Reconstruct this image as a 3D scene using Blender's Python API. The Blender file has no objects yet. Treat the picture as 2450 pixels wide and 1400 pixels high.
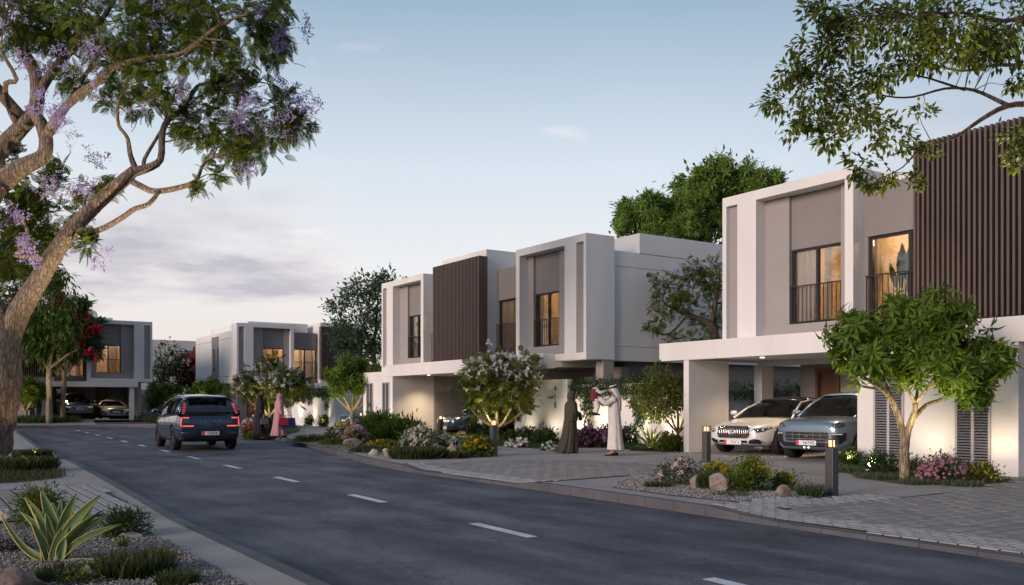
import bpy, bmesh, math, random
import numpy as np
from mathutils import Vector, Matrix, Euler

random.seed(7); np.random.seed(7)
SC = bpy.context.scene
COL = SC.collection

# ---------------------------------------------------------------- camera
# world axes: +Y runs away along the street (s), +X points from the road to the houses (t), Z up
FPX, HOR, CXP, EYE = 2183.0, 965.0, 1225.0, 1.35
TH = math.atan(1455 / 2183.0); CT, ST = math.cos(TH), math.sin(TH)
cam_d = bpy.data.cameras.new('camera'); cam = bpy.data.objects.new('camera', cam_d); COL.objects.link(cam)
cam.location = (0, 0, EYE); cam.rotation_euler = (math.pi / 2, 0, -TH)
cam_d.sensor_width = 36; cam_d.lens = FPX / 2450 * 36; cam_d.shift_y = (HOR - 700) / 2450
cam_d.clip_start = 0.1; cam_d.clip_end = 3000
SC.camera = cam

# ---------------------------------------------------------------- sky, sun, exposure
SUN_EL, SUN_AZ = 7.0, -90.0          # the last glow comes from the left of the picture
wd = bpy.data.worlds.new('World'); SC.world = wd; wd.use_nodes = True
nt = wd.node_tree; nt.nodes.clear()
def N(t, **k):
    n = nt.nodes.new(t)
    for a, b in k.items(): setattr(n, a, b)
    return n
def L(a, b): nt.links.new(a, b)
out = N('ShaderNodeOutputWorld'); bg = N('ShaderNodeBackground'); L(bg.outputs[0], out.inputs[0])
sky = N('ShaderNodeTexSky'); sky.sky_type = 'NISHITA'; sky.sun_disc = False
sky.sun_elevation = math.radians(SUN_EL); sky.sun_rotation = math.radians(SUN_AZ)
sky.air_density = 1.0; sky.dust_density = 1.6; sky.ozone_density = 2.2
tc = N('ShaderNodeTexCoord'); sep = N('ShaderNodeSeparateXYZ'); L(tc.outputs['Generated'], sep.inputs[0])
def math_n(op, a, b=None, clamp=False):
    n = N('ShaderNodeMath', operation=op, use_clamp=clamp)
    for i, x in enumerate((a, b)):
        if x is None: continue
        if isinstance(x, (int, float)): n.inputs[i].default_value = x
        else: L(x, n.inputs[i])
    return n.outputs[0]
def ramp_n(fac, stops):
    n = N('ShaderNodeValToRGB'); L(fac, n.inputs[0]); el = n.color_ramp.elements
    while len(el) < len(stops): el.new(0.5)
    for e, (p, c) in zip(el, stops): e.position = p; e.color = (*c, 1) if len(c) == 3 else c
    return n.outputs[0]
def mix_n(fac, a, b, bt='MIX'):
    n = N('ShaderNodeMix', data_type='RGBA', blend_type=bt)
    for i, x in ((0, fac), (6, a), (7, b)):
        if isinstance(x, (int, float)): n.inputs[i].default_value = x
        elif isinstance(x, tuple): n.inputs[i].default_value = (*x, 1)
        else: L(x, n.inputs[i])
    return n.outputs[2]
# evening gradient laid over the physical sky: whitish at the horizon, clear blue overhead
el_ = math_n('MAXIMUM', sep.outputs[2], 0.0)
grad = ramp_n(el_, [(0.0, (5.1, 4.2, 3.85)), (0.05, (5.3, 4.7, 4.45)), (0.14, (5.35, 5.25, 5.3)), (0.25, (4.3, 4.75, 5.2)), (0.40, (2.05, 2.85, 3.65)), (1.0, (1.25, 1.9, 2.8))])
base = mix_n(0.86, sky.outputs[0], grad)
# clouds: flat lilac-grey streaks low in the sky, a few small pale puffs above
zc = math_n('ADD', sep.outputs[2], 0.10)
px_ = math_n('DIVIDE', sep.outputs[0], zc); py_ = math_n('DIVIDE', sep.outputs[1], zc)
cmb = N('ShaderNodeCombineXYZ'); L(px_, cmb.inputs[0]); L(py_, cmb.inputs[1])
n1 = N('ShaderNodeTexNoise'); n1.inputs['Scale'].default_value = 0.62; n1.inputs['Detail'].default_value = 7; n1.inputs['Roughness'].default_value = 0.56
mp = N('ShaderNodeMapping'); mp.inputs['Location'].default_value = (5.2, 8.1, 0); L(cmb.outputs[0], mp.inputs[0]); L(mp.outputs[0], n1.inputs['Vector'])
c1 = ramp_n(n1.outputs[0], [(0.44, (0, 0, 0)), (0.62, (1, 1, 1))])
lowm = ramp_n(el_, [(0.02, (0.5, 0.5, 0.5)), (0.06, (1, 1, 1)), (0.17, (1, 1, 1)), (0.30, (0.10, 0.10, 0.10))])
cm = math_n('MULTIPLY', c1, lowm)
cloudcol = mix_n(c1, (5.9, 5.1, 4.9), (2.6, 2.5, 2.95))
skyc = mix_n(math_n('MULTIPLY', cm, 0.78), base, cloudcol)
n2 = N('ShaderNodeTexNoise'); n2.inputs['Scale'].default_value = 1.9; n2.inputs['Detail'].default_value = 6
L(mp.outputs[0], n2.inputs['Vector'])
c2 = ramp_n(n2.outputs[0], [(0.64, (0, 0, 0)), (0.78, (1, 1, 1))])
him = ramp_n(el_, [(0.06, (0, 0, 0)), (0.16, (0.55, 0.55, 0.55)), (0.5, (0.35, 0.35, 0.35))])
skyc = mix_n(math_n('MULTIPLY', c2, him), skyc, (7.0, 6.2, 6.0))
hd = math_n('ADD', math_n('MULTIPLY', sep.outputs[0], -0.22), math_n('MULTIPLY', sep.outputs[1], 0.97))
fall = ramp_n(math_n('ADD', math_n('MULTIPLY', hd, 0.5), 0.5), [(0.12, (0.50, 0.53, 0.60)), (0.45, (0.72, 0.75, 0.81)), (0.78, (1, 1, 1))])
skyc = mix_n(1.0, skyc, fall, 'MULTIPLY')
L(skyc, bg.inputs[0]); bg.inputs[1].default_value = 0.15

sun_d = bpy.data.lights.new('sun', 'SUN'); sun = bpy.data.objects.new('sun', sun_d); COL.objects.link(sun)
sun_d.energy = 2.3; sun_d.angle = math.radians(24); sun_d.color = (1.0, 0.79, 0.69)
az, el = math.radians(SUN_AZ), math.radians(SUN_EL + 7)
sdir = Vector((math.sin(az) * math.cos(el), math.cos(az) * math.cos(el) * 1.0 - 0.15, math.sin(el)))
sun.rotation_euler = sdir.to_track_quat('Z', 'Y').to_euler()
SC.view_settings.view_transform = 'Standard'; SC.view_settings.look = 'None'
SC.view_settings.exposure = 0.28; SC.view_settings.gamma = 1.0; SC.view_settings.use_curve_mapping = False
SC.render.engine = 'CYCLES'
SC.cycles.use_denoising = True
SC.cycles.max_bounces = 8; SC.cycles.transparent_max_bounces = 12
SC.cycles.caustics_reflective = False; SC.cycles.caustics_refractive = False
SC.cycles.sample_clamp_indirect = 4.0

# ---------------------------------------------------------------- where a point of the place lies
def at(px, py, d):
    """point d metres in front of the camera"""
    X = (px - CXP) / FPX * d
    return Vector((X * CT + d * ST, -X * ST + d * CT, EYE - (py - HOR) / FPX * d))
def gr(px, py, z=0.0):
    """point of the ground (height z)"""
    d = FPX * (EYE - z) / (py - HOR)
    p = at(px, py, d); p.z = z
    return p
def sm(a, b, v):
    v = min(1, max(0, (v - a) / (b - a))); return v * v * (3 - 2 * v)
def gz(x, y):
    """ground height of the house side: dips at the drives, rises to the far house"""
    kx = sm(10, 14, x); z = -0.085 * (1 - sm(7.4 + 1.6 * kx, 8.7 + 9.3 * kx, y))
    z -= 0.085 * sm(12.5, 13.7, y) * (1 - sm(17.2, 18.2, y)) * (1 - sm(9.2, 12.0, x))
    if y > 62.4: z += 0.30 * sm(62.4, 65.0, y)
    return z
def gg(px, py):
    p = gr(px, py, 0.0); p.z = gz(p.x, p.y); return p

# ---------------------------------------------------------------- materials
MATS = {}
def newmat(name):
    m = bpy.data.materials.new(name); m.use_nodes = True
    t = m.node_tree; t.nodes.clear()
    return m, t
def M(name, col, rough=0.6, var=0.08, vs=3.0, bump=0.0, bs=40.0, metal=0.0, spec=0.4, coat=0.0, emit=None, es=0.0, stain=0.0, stretch=None):
    if name in MATS: return MATS[name]
    m, t = newmat(name)
    o = t.nodes.new('ShaderNodeOutputMaterial'); b = t.nodes.new('ShaderNodeBsdfPrincipled'); t.links.new(b.outputs[0], o.inputs[0])
    b.inputs['Roughness'].default_value = rough; b.inputs['Metallic'].default_value = metal
    b.inputs['Specular IOR Level'].default_value = spec; b.inputs['Coat Weight'].default_value = coat
    b.inputs['Coat Roughness'].default_value = 0.05
    c = (*col, 1)
    b.inputs['Base Color'].default_value = c
    if var or bump or stain:
        g = t.nodes.new('ShaderNodeNewGeometry'); pos = g.outputs['Position']
        if stretch:
            mpn = t.nodes.new('ShaderNodeMapping'); mpn.inputs['Scale'].default_value = stretch; t.links.new(pos, mpn.inputs[0]); pos = mpn.outputs[0]
    if var:
        n = t.nodes.new('ShaderNodeTexNoise'); n.inputs['Scale'].default_value = vs; n.inputs['Detail'].default_value = 5
        t.links.new(pos, n.inputs['Vector'])
        r = t.nodes.new('ShaderNodeValToRGB'); t.links.new(n.outputs[0], r.inputs[0])
        r.color_ramp.elements[0].position = 0.3; r.color_ramp.elements[1].position = 0.7
        r.color_ramp.elements[0].color = tuple(x * (1 - var) for x in col) + (1,)
        r.color_ramp.elements[1].color = tuple(min(1, x * (1 + var)) for x in col) + (1,)
        src = r.outputs[0]
        if stain:
            n3 = t.nodes.new('ShaderNodeTexNoise'); n3.inputs['Scale'].default_value = vs * 0.18; n3.inputs['Detail'].default_value = 8; n3.inputs['Roughness'].default_value = 0.65
            t.links.new(pos, n3.inputs['Vector'])
            r3 = t.nodes.new('ShaderNodeValToRGB'); t.links.new(n3.outputs[0], r3.inputs[0])
            r3.color_ramp.elements[0].position = 0.38; r3.color_ramp.elements[1].position = 0.62
            r3.color_ramp.elements[0].color = (1 - stain,) * 3 + (1,); r3.color_ramp.elements[1].color = (1, 1, 1, 1)
            mx = t.nodes.new('ShaderNodeMix'); mx.data_type = 'RGBA'; mx.blend_type = 'MULTIPLY'; mx.inputs[0].default_value = 1
            t.links.new(src, mx.inputs[6]); t.links.new(r3.outputs[0], mx.inputs[7]); src = mx.outputs[2]
        t.links.new(src, b.inputs['Base Color'])
    if bump:
        n2 = t.nodes.new('ShaderNodeTexNoise'); n2.inputs['Scale'].default_value = bs; n2.inputs['Detail'].default_value = 4
        t.links.new(pos, n2.inputs['Vector'])
        bp = t.nodes.new('ShaderNodeBump'); bp.inputs['Strength'].default_value = bump; bp.inputs['Distance'].default_value = 0.02
        t.links.new(n2.outputs[0], bp.inputs['Height']); t.links.new(bp.outputs[0], b.inputs['Normal'])
    if emit:
        b.inputs['Emission Color'].default_value = (*emit, 1); b.inputs['Emission Strength'].default_value = es
    MATS[name] = m
    return m
def leafmat(name, c1, c2, trans=0.35, rough=0.45):
    """leaves: every loose piece its own shade, light passes through"""
    if name in MATS: return MATS[name]
    m, t = newmat(name)
    o = t.nodes.new('ShaderNodeOutputMaterial'); b = t.nodes.new('ShaderNodeBsdfPrincipled'); tr = t.nodes.new('ShaderNodeBsdfTranslucent'); mx = t.nodes.new('ShaderNodeMixShader')
    g = t.nodes.new('ShaderNodeNewGeometry'); r = t.nodes.new('ShaderNodeValToRGB')
    oi = t.nodes.new('ShaderNodeObjectInfo'); fr = t.nodes.new('ShaderNodeMath'); fr.operation = 'ADD'; t.links.new(g.outputs['Random Per Island'], fr.inputs[0]); t.links.new(oi.outputs['Random'], fr.inputs[1])
    fc = t.nodes.new('ShaderNodeMath'); fc.operation = 'FRACT'; t.links.new(fr.outputs[0], fc.inputs[0]); t.links.new(fc.outputs[0], r.inputs[0])
    r.color_ramp.elements[0].color = (*c1, 1); r.color_ramp.elements[1].color = (*c2, 1)
    b.inputs['Roughness'].default_value = rough; b.inputs['Specular IOR Level'].default_value = 0.22
    t.links.new(r.outputs[0], b.inputs['Base Color']); t.links.new(r.outputs[0], tr.inputs[0])
    mx.inputs[0].default_value = trans; t.links.new(b.outputs[0], mx.inputs[1]); t.links.new(tr.outputs[0], mx.inputs[2]); t.links.new(mx.outputs[0], o.inputs[0])
    MATS[name] = m
    return m
def glassmat(name, tint=(0.75, 0.78, 0.8), refl=0.10, rough=0.02, through=0.9):
    if name in MATS: return MATS[name]
    m, t = newmat(name)
    o = t.nodes.new('ShaderNodeOutputMaterial'); tr = t.nodes.new('ShaderNodeBsdfTransparent'); gl = t.nodes.new('ShaderNodeBsdfGlossy'); mx = t.nodes.new('ShaderNodeMixShader')
    tr.inputs[0].default_value = (*[x * through for x in tint], 1); gl.inputs['Roughness'].default_value = rough
    lw = t.nodes.new('ShaderNodeLayerWeight'); lw.inputs[0].default_value = 0.32
    ad = t.nodes.new('ShaderNodeMath'); ad.operation = 'ADD'; ad.use_clamp = True; ad.inputs[1].default_value = refl
    ml = t.nodes.new('ShaderNodeMath'); ml.operation = 'MULTIPLY'; ml.inputs[1].default_value = 0.6
    t.links.new(lw.outputs['Fresnel'], ml.inputs[0]); t.links.new(ml.outputs[0], ad.inputs[0]); t.links.new(ad.outputs[0], mx.inputs[0])
    t.links.new(tr.outputs[0], mx.inputs[1]); t.links.new(gl.outputs[0], mx.inputs[2]); t.links.new(mx.outputs[0], o.inputs[0])
    MATS[name] = m
    return m
def glow(name, col, s):
    if name in MATS: return MATS[name]
    m, t = newmat(name)
    o = t.nodes.new('ShaderNodeOutputMaterial'); e = t.nodes.new('ShaderNodeEmission'); e.inputs[0].default_value = (*col, 1); e.inputs[1].default_value = s
    t.links.new(e.outputs[0], o.inputs[0]); MATS[name] = m
    return m
def barkmat(name, c, scale=9.0, bump=0.9):
    if name in MATS: return MATS[name]
    m, t = newmat(name)
    o = t.nodes.new('ShaderNodeOutputMaterial'); b = t.nodes.new('ShaderNodeBsdfPrincipled'); t.links.new(b.outputs[0], o.inputs[0]); b.inputs['Roughness'].default_value = 0.9; b.inputs['Specular IOR Level'].default_value = 0.15
    g = t.nodes.new('ShaderNodeNewGeometry'); mpn = t.nodes.new('ShaderNodeMapping'); mpn.inputs['Scale'].default_value = (1, 1, 0.20); t.links.new(g.outputs['Position'], mpn.inputs[0])
    v = t.nodes.new('ShaderNodeTexVoronoi'); v.inputs['Scale'].default_value = scale; v.feature = 'DISTANCE_TO_EDGE'
    n = t.nodes.new('ShaderNodeTexNoise'); n.inputs['Scale'].default_value = scale * 0.8; n.inputs['Detail'].default_value = 6
    t.links.new(mpn.outputs[0], n.inputs['Vector'])
    ad = t.nodes.new('ShaderNodeVectorMath'); ad.operation = 'MULTIPLY_ADD'; ad.inputs[1].default_value = (0.16, 0.16, 0.16)
    t.links.new(n.outputs['Color'], ad.inputs[0]); t.links.new(mpn.outputs[0], ad.inputs[2]); t.links.new(ad.outputs[0], v.inputs['Vector'])
    r = t.nodes.new('ShaderNodeValToRGB'); t.links.new(v.outputs['Distance'], r.inputs[0]); r.color_ramp.elements[1].position = 0.22
    r.color_ramp.elements[0].color = tuple(x * 0.36 for x in c) + (1,); r.color_ramp.elements[1].color = (*c, 1)
    mx = t.nodes.new('ShaderNodeMix'); mx.data_type = 'RGBA'; mx.blend_type = 'OVERLAY'; mx.inputs[0].default_value = 0.5
    t.links.new(r.outputs[0], mx.inputs[6]); t.links.new(n.outputs[0], mx.inputs[7]); t.links.new(mx.outputs[2], b.inputs['Base Color'])
    bp = t.nodes.new('ShaderNodeBump'); bp.inputs['Strength'].default_value = bump; bp.inputs['Distance'].default_value = 0.04
    mm = t.nodes.new('ShaderNodeMath'); mm.operation = 'MINIMUM'; mm.inputs[1].default_value = 0.25; t.links.new(v.outputs['Distance'], mm.inputs[0])
    t.links.new(mm.outputs[0], bp.inputs['Height']); t.links.new(bp.outputs[0], b.inputs['Normal'])
    MATS[name] = m
    return m
def asphaltmat():
    m, t = newmat('asphalt')
    o = t.nodes.new('ShaderNodeOutputMaterial'); b = t.nodes.new('ShaderNodeBsdfPrincipled'); t.links.new(b.outputs[0], o.inputs[0])
    g = t.nodes.new('ShaderNodeNewGeometry')
    def noise(sc, det, st=None, rgh=0.5):
        n = t.nodes.new('ShaderNodeTexNoise'); n.inputs['Scale'].default_value = sc; n.inputs['Detail'].default_value = det; n.inputs['Roughness'].default_value = rgh
        if st:
            mpn = t.nodes.new('ShaderNodeMapping'); mpn.inputs['Scale'].default_value = st; t.links.new(g.outputs['Position'], mpn.inputs[0]); t.links.new(mpn.outputs[0], n.inputs['Vector'])
        else: t.links.new(g.outputs['Position'], n.inputs['Vector'])
        return n
    big = noise(0.9, 9, (1.0, 0.55, 1), 0.68); fine = noise(90, 2)
    r = t.nodes.new('ShaderNodeValToRGB'); t.links.new(big.outputs[0], r.inputs[0])
    e = r.color_ramp.elements; e[0].position = 0.36; e[0].color = (0.036, 0.036, 0.050, 1); e[1].position = 0.62; e[1].color = (0.135, 0.130, 0.155, 1)
    r2 = t.nodes.new('ShaderNodeValToRGB'); t.links.new(fine.outputs[0], r2.inputs[0]); r2.color_ramp.elements[0].position = 0.35; r2.color_ramp.elements[1].position = 0.72
    r2.color_ramp.elements[0].color = (0.6, 0.6, 0.6, 1); r2.color_ramp.elements[1].color = (1.5, 1.5, 1.5, 1)
    mx = t.nodes.new('ShaderNodeMix'); mx.data_type = 'RGBA'; mx.blend_type = 'MULTIPLY'; mx.inputs[0].default_value = 1
    t.links.new(r.outputs[0], mx.inputs[6]); t.links.new(r2.outputs[0], mx.inputs[7])
    # hairline cracks
    v = t.nodes.new('ShaderNodeTexVoronoi'); v.feature = 'DISTANCE_TO_EDGE'; v.inputs['Scale'].default_value = 0.42
    wv = noise(2.2, 6); ad = t.nodes.new('ShaderNodeVectorMath'); ad.operation = 'MULTIPLY_ADD'; ad.inputs[1].default_value = (1.1, 1.1, 0); t.links.new(wv.outputs['Color'], ad.inputs[0]); t.links.new(g.outputs['Position'], ad.inputs[2]); t.links.new(ad.outputs[0], v.inputs['Vector'])
    r3 = t.nodes.new('ShaderNodeValToRGB'); t.links.new(v.outputs['Distance'], r3.inputs[0]); r3.color_ramp.elements[0].color = (0.62, 0.62, 0.62, 1); r3.color_ramp.elements[1].position = 0.012
    mx2 = t.nodes.new('ShaderNodeMix'); mx2.data_type = 'RGBA'; mx2.blend_type = 'MULTIPLY'; mx2.inputs[0].default_value = 0.8
    t.links.new(mx.outputs[2], mx2.inputs[6]); t.links.new(r3.outputs[0], mx2.inputs[7])
    lng = noise(1.3, 5, (1.0, 0.05, 1)); r4 = t.nodes.new('ShaderNodeValToRGB'); t.links.new(lng.outputs[0], r4.inputs[0]); r4.color_ramp.elements[0].position = .38; r4.color_ramp.elements[1].position = .62
    r4.color_ramp.elements[0].color = (.72, .72, .74, 1); r4.color_ramp.elements[1].color = (1.15, 1.14, 1.13, 1)
    mx3 = t.nodes.new('ShaderNodeMix'); mx3.data_type = 'RGBA'; mx3.blend_type = 'MULTIPLY'; mx3.inputs[0].default_value = 1; t.links.new(mx2.outputs[2], mx3.inputs[6]); t.links.new(r4.outputs[0], mx3.inputs[7])
    t.links.new(mx3.outputs[2], b.inputs['Base Color'])
    rr = t.nodes.new('ShaderNodeMapRange'); rr.inputs['To Min'].default_value = 0.62; rr.inputs['To Max'].default_value = 0.9; t.links.new(big.outputs[0], rr.inputs[0]); t.links.new(rr.outputs[0], b.inputs['Roughness'])
    b.inputs['Specular IOR Level'].default_value = 0.35
    bp = t.nodes.new('ShaderNodeBump'); bp.inputs['Strength'].default_value = 0.5; bp.inputs['Distance'].default_value = 0.01; t.links.new(fine.outputs[0], bp.inputs['Height']); t.links.new(bp.outputs[0], b.inputs['Normal'])
    MATS['asphalt'] = m
    return m

WHITE = M('white render', (0.76, 0.735, 0.71), 0.85, 0.03, 1.1, 0.12, 60, stain=0.10, stretch=(1.3, 1.3, 0.3))
TAUPE = M('taupe render', (0.235, 0.215, 0.205), 0.85, 0.05, 0.9, 0.12, 60)
TAUPEL = M('light taupe render', (0.33, 0.305, 0.29), 0.85, 0.05, 0.9, 0.12, 60)
BRONZE = M('dark bronze metal', (0.035, 0.028, 0.026), 0.42, 0.1, 3, 0, metal=0.3)
SLAT = M('brown slat', (0.098, 0.068, 0.060), 0.5, 0.16, 2.5, 0.1, 40, stretch=(6, 6, 0.3))
GAPSHADE = M('slat gap shade', (0.004, 0.004, 0.006), 0.9, 0, spec=.1)  # near-black colour paints the shade in the gaps between slats
LOUVRE = M('louvre grey', (0.22, 0.215, 0.235), 0.5, 0.05)
LOUVREF = M('louvre frame', (0.40, 0.39, 0.39), 0.6, 0.05)
ROOMW = M('room wall', (0.72, 0.58, 0.42), 0.8, 0.05)
CURT = leafmat('curtain cloth', (0.80, 0.75, 0.69), (0.84, 0.79, 0.73), 0.30, 0.9)
WOODD = M('door wood', (0.16, 0.085, 0.05), 0.5, 0.2, 4, stretch=(6, 6, 0.5))
PANE = glassmat('window pane')
DARKGLASS = M('dark glass', (0.012, 0.013, 0.016), 0.05, 0, spec=0.6)
CONC = M('pavement concrete', (0.33, 0.292, 0.275), 0.8, 0.12, 1.3, 0.25, 90, stain=0.16)
KERBM = M('kerb stone', (0.10, 0.097, 0.106), 0.8, 0.16, 2.2, 0.3, 70, stain=0.2)
PAVM = leafmat('paver stone', (0.225, 0.203, 0.187), (0.280, 0.256, 0.238), 0.0, 0.85)
PAVL = leafmat('pale sett', (0.29, 0.28, 0.28), (0.36, 0.35, 0.35), 0.0, 0.85)
PAVJ = M('paver joint', (0.085, 0.08, 0.08), 0.95, 0.15)
PAVJD = M('dark paver joint', (0.035, 0.033, 0.034), 0.95, 0.15)
SOIL = M('garden soil', (0.085, 0.065, 0.05), 0.95, 0.3, 6, 0.6, 40)
GRAVELB = M('gravel bed', (0.17, 0.155, 0.15), 0.95, 0.35, 30, 0.8, 60)
PEB = leafmat('pebble', (0.13, 0.115, 0.11), (0.42, 0.39, 0.36), 0.0, 0.8)
ROCK = M('garden rock', (0.24, 0.195, 0.165), 0.9, 0.4, 7, 0.9, 14)
PAINT = M('road paint', (0.62, 0.63, 0.68), 0.7, 0.12, 14, 0.2, 80, stain=0.2)
BARK = barkmat('jacaranda bark', (0.31, 0.235, 0.18), 15, 1.0)
BARKD = barkmat('dark bark', (0.11, 0.085, 0.065), 14, 0.7)
BARKP = barkmat('pale bark', (0.36, 0.29, 0.19), 16, 0.5)
ASPH = asphaltmat()

# ---------------------------------------------------------------- mesh helpers
ORG = {}
def org(p):
    return ORG.get(p.name, Vector((0, 0, 0))) if p is not None else Vector((0, 0, 0))
class MB:
    def __init__(s): s.v = []; s.f = []; s.m = []
    def add(s, vs, fs, mi=0):
        o = len(s.v); s.v += [tuple(p) for p in vs]; s.f += [tuple(o + i for i in q) for q in fs]; s.m += [mi] * len(fs)
    def box(s, x0, x1, y0, y1, z0, z1, mi=0):
        if x0 > x1: x0, x1 = x1, x0
        if y0 > y1: y0, y1 = y1, y0
        if z0 > z1: z0, z1 = z1, z0
        s.add([(x0, y0, z0), (x1, y0, z0), (x1, y1, z0), (x0, y1, z0), (x0, y0, z1), (x1, y0, z1), (x1, y1, z1), (x0, y1, z1)],
              [(0, 3, 2, 1), (4, 5, 6, 7), (0, 1, 5, 4), (1, 2, 6, 5), (2, 3, 7, 6), (3, 0, 4, 7)], mi)
        return s
    def tube(s, pts, radii, n=8, mi=0, cap=True, jit=0.0):
        pts = [Vector(p) for p in pts]; k = len(pts)
        if isinstance(radii, (int, float)): radii = [radii] * k
        tang = [(pts[min(i + 1, k - 1)] - pts[max(i - 1, 0)]).normalized() for i in range(k)]
        ref = Vector((0, 0, 1)) if abs(tang[0].z) < 0.9 else Vector((1, 0, 0))
        nx = tang[0].cross(ref).normalized(); vs = []
        for i in range(k):
            nx = (nx - tang[i] * nx.dot(tang[i]))
            if nx.length < 1e-6: nx = tang[i].orthogonal()
            nx.normalize(); ny = tang[i].cross(nx)
            for j in range(n):
                a = 2 * math.pi * j / n; r = radii[i] * (1 + jit * (random.random() - 0.5))
                vs.append(pts[i] + (nx * math.cos(a) + ny * math.sin(a)) * r)
        fs = [(i * n + j, i * n + (j + 1) % n, (i + 1) * n + (j + 1) % n, (i + 1) * n + j) for i in range(k - 1) for j in range(n)]
        if cap: fs += [tuple(range(n - 1, -1, -1)), tuple((k - 1) * n + j for j in range(n))]
        s.add(vs, fs, mi)
        return s
    def lathe(s, prof, c=(0, 0, 0), axis='z', n=24, mi=0):
        """prof: (radius, height) rows turned about an axis through c"""
        vs = []
        for r, h in prof:
            for j in range(n):
                a = 2 * math.pi * j / n; p, q = r * math.cos(a), r * math.sin(a)
                vs.append((c[0] + p, c[1] + q, c[2] + h) if axis == 'z' else (c[0] + p, c[1] + h, c[2] + q) if axis == 'y' else (c[0] + h, c[1] + p, c[2] + q))
        k = len(prof)
        s.add(vs, [(i * n + j, i * n + (j + 1) % n, (i + 1) * n + (j + 1) % n, (i + 1) * n + j) for i in range(k - 1) for j in range(n)], mi)
        return s
    def poly(s, pts, z0, z1, mi=0):
        """upright prism over a plan polygon"""
        n = len(pts)
        A = sum(pts[i][0] * pts[(i + 1) % n][1] - pts[(i + 1) % n][0] * pts[i][1] for i in range(n))
        if A < 0: pts = pts[::-1]
        fz = (lambda p: z1(p[0], p[1])) if callable(z1) else (lambda p: z1)
        vs = [(p[0], p[1], z0) for p in pts] + [(p[0], p[1], fz(p)) for p in pts]
        s.add(vs, [tuple(range(n, 2 * n))] + [(i, (i + 1) % n, n + (i + 1) % n, n + i) for i in range(n)], mi)
        return s
    def build(s, name, mats, parent=None, smooth=False, bevel=0.0, loc=None, fixn=False, subs=0):
        me = bpy.data.meshes.new(name); o = org(parent) if loc is None else Vector(loc)
        me.from_pydata([(p[0] - o[0], p[1] - o[1], p[2] - o[2]) for p in s.v], [], s.f)
        if not isinstance(mats, (list, tuple)): mats = [mats]
        for m in mats: me.materials.append(m)
        me.polygons.foreach_set('material_index', s.m)
        if smooth: me.polygons.foreach_set('use_smooth', [True] * len(me.polygons))
        if fixn:
            bm = bmesh.new(); bm.from_mesh(me); bmesh.ops.remove_doubles(bm, verts=bm.verts, dist=1e-5); bmesh.ops.recalc_face_normals(bm, faces=bm.faces); bm.to_mesh(me); bm.free()
        ob = bpy.data.objects.new(name, me); COL.objects.link(ob)
        if parent is not None:
            ob.parent = parent; ORG[ob.name] = org(parent)
        else:
            ob.location = o; ORG[ob.name] = o.copy()
        if bevel:
            b = ob.modifiers.new('bevel', 'BEVEL'); b.width = bevel; b.segments = 2; b.limit_method = 'ANGLE'; b.angle_limit = math.radians(40)
        if subs:
            b = ob.modifiers.new('subd', 'SUBSURF'); b.levels = subs; b.render_levels = subs
        return ob
def tag(o, label=None, cat=None, group=None, kind=None):
    if label: o['label'] = label
    if cat: o['category'] = cat
    if group: o['group'] = group
    if kind: o['kind'] = kind
    return o
def thing(name, loc, label, cat, group=None, rz=0.0, local=False):
    o = bpy.data.objects.new(name, None); COL.objects.link(o); o.location = loc; o.rotation_euler = (0, 0, rz); o.empty_display_size = 0.2
    ORG[o.name] = Vector((0, 0, 0)) if local else Vector(loc)
    return tag(o, label, cat, group)
def inst(name, me, loc, parent, rot=None, scale=None):
    """one more piece sharing a mesh"""
    ob = bpy.data.objects.new(name, me); COL.objects.link(ob); ob.parent = parent
    ob.location = Vector(loc) - org(parent)
    if rot is not None: ob.rotation_euler = rot
    if scale is not None: ob.scale = scale
    return ob
def boxmesh(name, sx, sy, sz, mat, bev=0.0):
    me = bpy.data.meshes.new(name); b = MB(); b.box(-sx / 2, sx / 2, -sy / 2, sy / 2, -sz / 2, sz / 2); me.from_pydata(b.v, [], b.f); me.materials.append(mat)
    if bev:
        bm = bmesh.new(); bm.from_mesh(me); bmesh.ops.bevel(bm, geom=bm.edges[:], offset=bev, segments=1, affect='EDGES'); bm.to_mesh(me); bm.free()
    return me
def bigmesh(name, V, F, mats, parent=None, mi=None, smooth=False):
    """numpy vertices (n,3) and same-sized faces (m,k)"""
    me = bpy.data.meshes.new(name); o = np.array(org(parent)); V = np.asarray(V, dtype=np.float32) - o.astype(np.float32); F = np.asarray(F, dtype=np.int32)
    me.vertices.add(len(V)); me.vertices.foreach_set('co', V.ravel())
    k = F.shape[1]; me.loops.add(F.size); me.loops.foreach_set('vertex_index', F.ravel())
    me.polygons.add(len(F)); me.polygons.foreach_set('loop_start', np.arange(0, F.size, k, dtype=np.int32))
    for m in (mats if isinstance(mats, (list, tuple)) else [mats]): me.materials.append(m)
    if mi is not None: me.polygons.foreach_set('material_index', np.asarray(mi, dtype=np.int32))
    me.polygons.foreach_set('use_smooth', np.full(len(F), bool(smooth)))
    me.update(calc_edges=True); me.validate()
    ob = bpy.data.objects.new(name, me); COL.objects.link(ob)
    if parent is not None: ob.parent = parent; ORG[ob.name] = org(parent)
    return ob
def frames(D, roll=None, up=(0, 0, 1)):
    """(n,3) directions -> (n,3,3) matrices whose first column is the direction"""
    D = D / np.maximum(np.linalg.norm(D, axis=1, keepdims=True), 1e-9); n = len(D)
    U = np.tile(np.array(up, float), (n, 1)); bad = np.abs((D * U).sum(1)) > 0.97; U[bad] = (1, 0, 0)
    Y = np.cross(U, D); Y /= np.linalg.norm(Y, axis=1, keepdims=True); Z = np.cross(D, Y)
    if roll is not None:
        c, s = np.cos(roll)[:, None], np.sin(roll)[:, None]; Y, Z = Y * c + Z * s, Z * c - Y * s
    return np.stack([D, Y, Z], axis=2)
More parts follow.
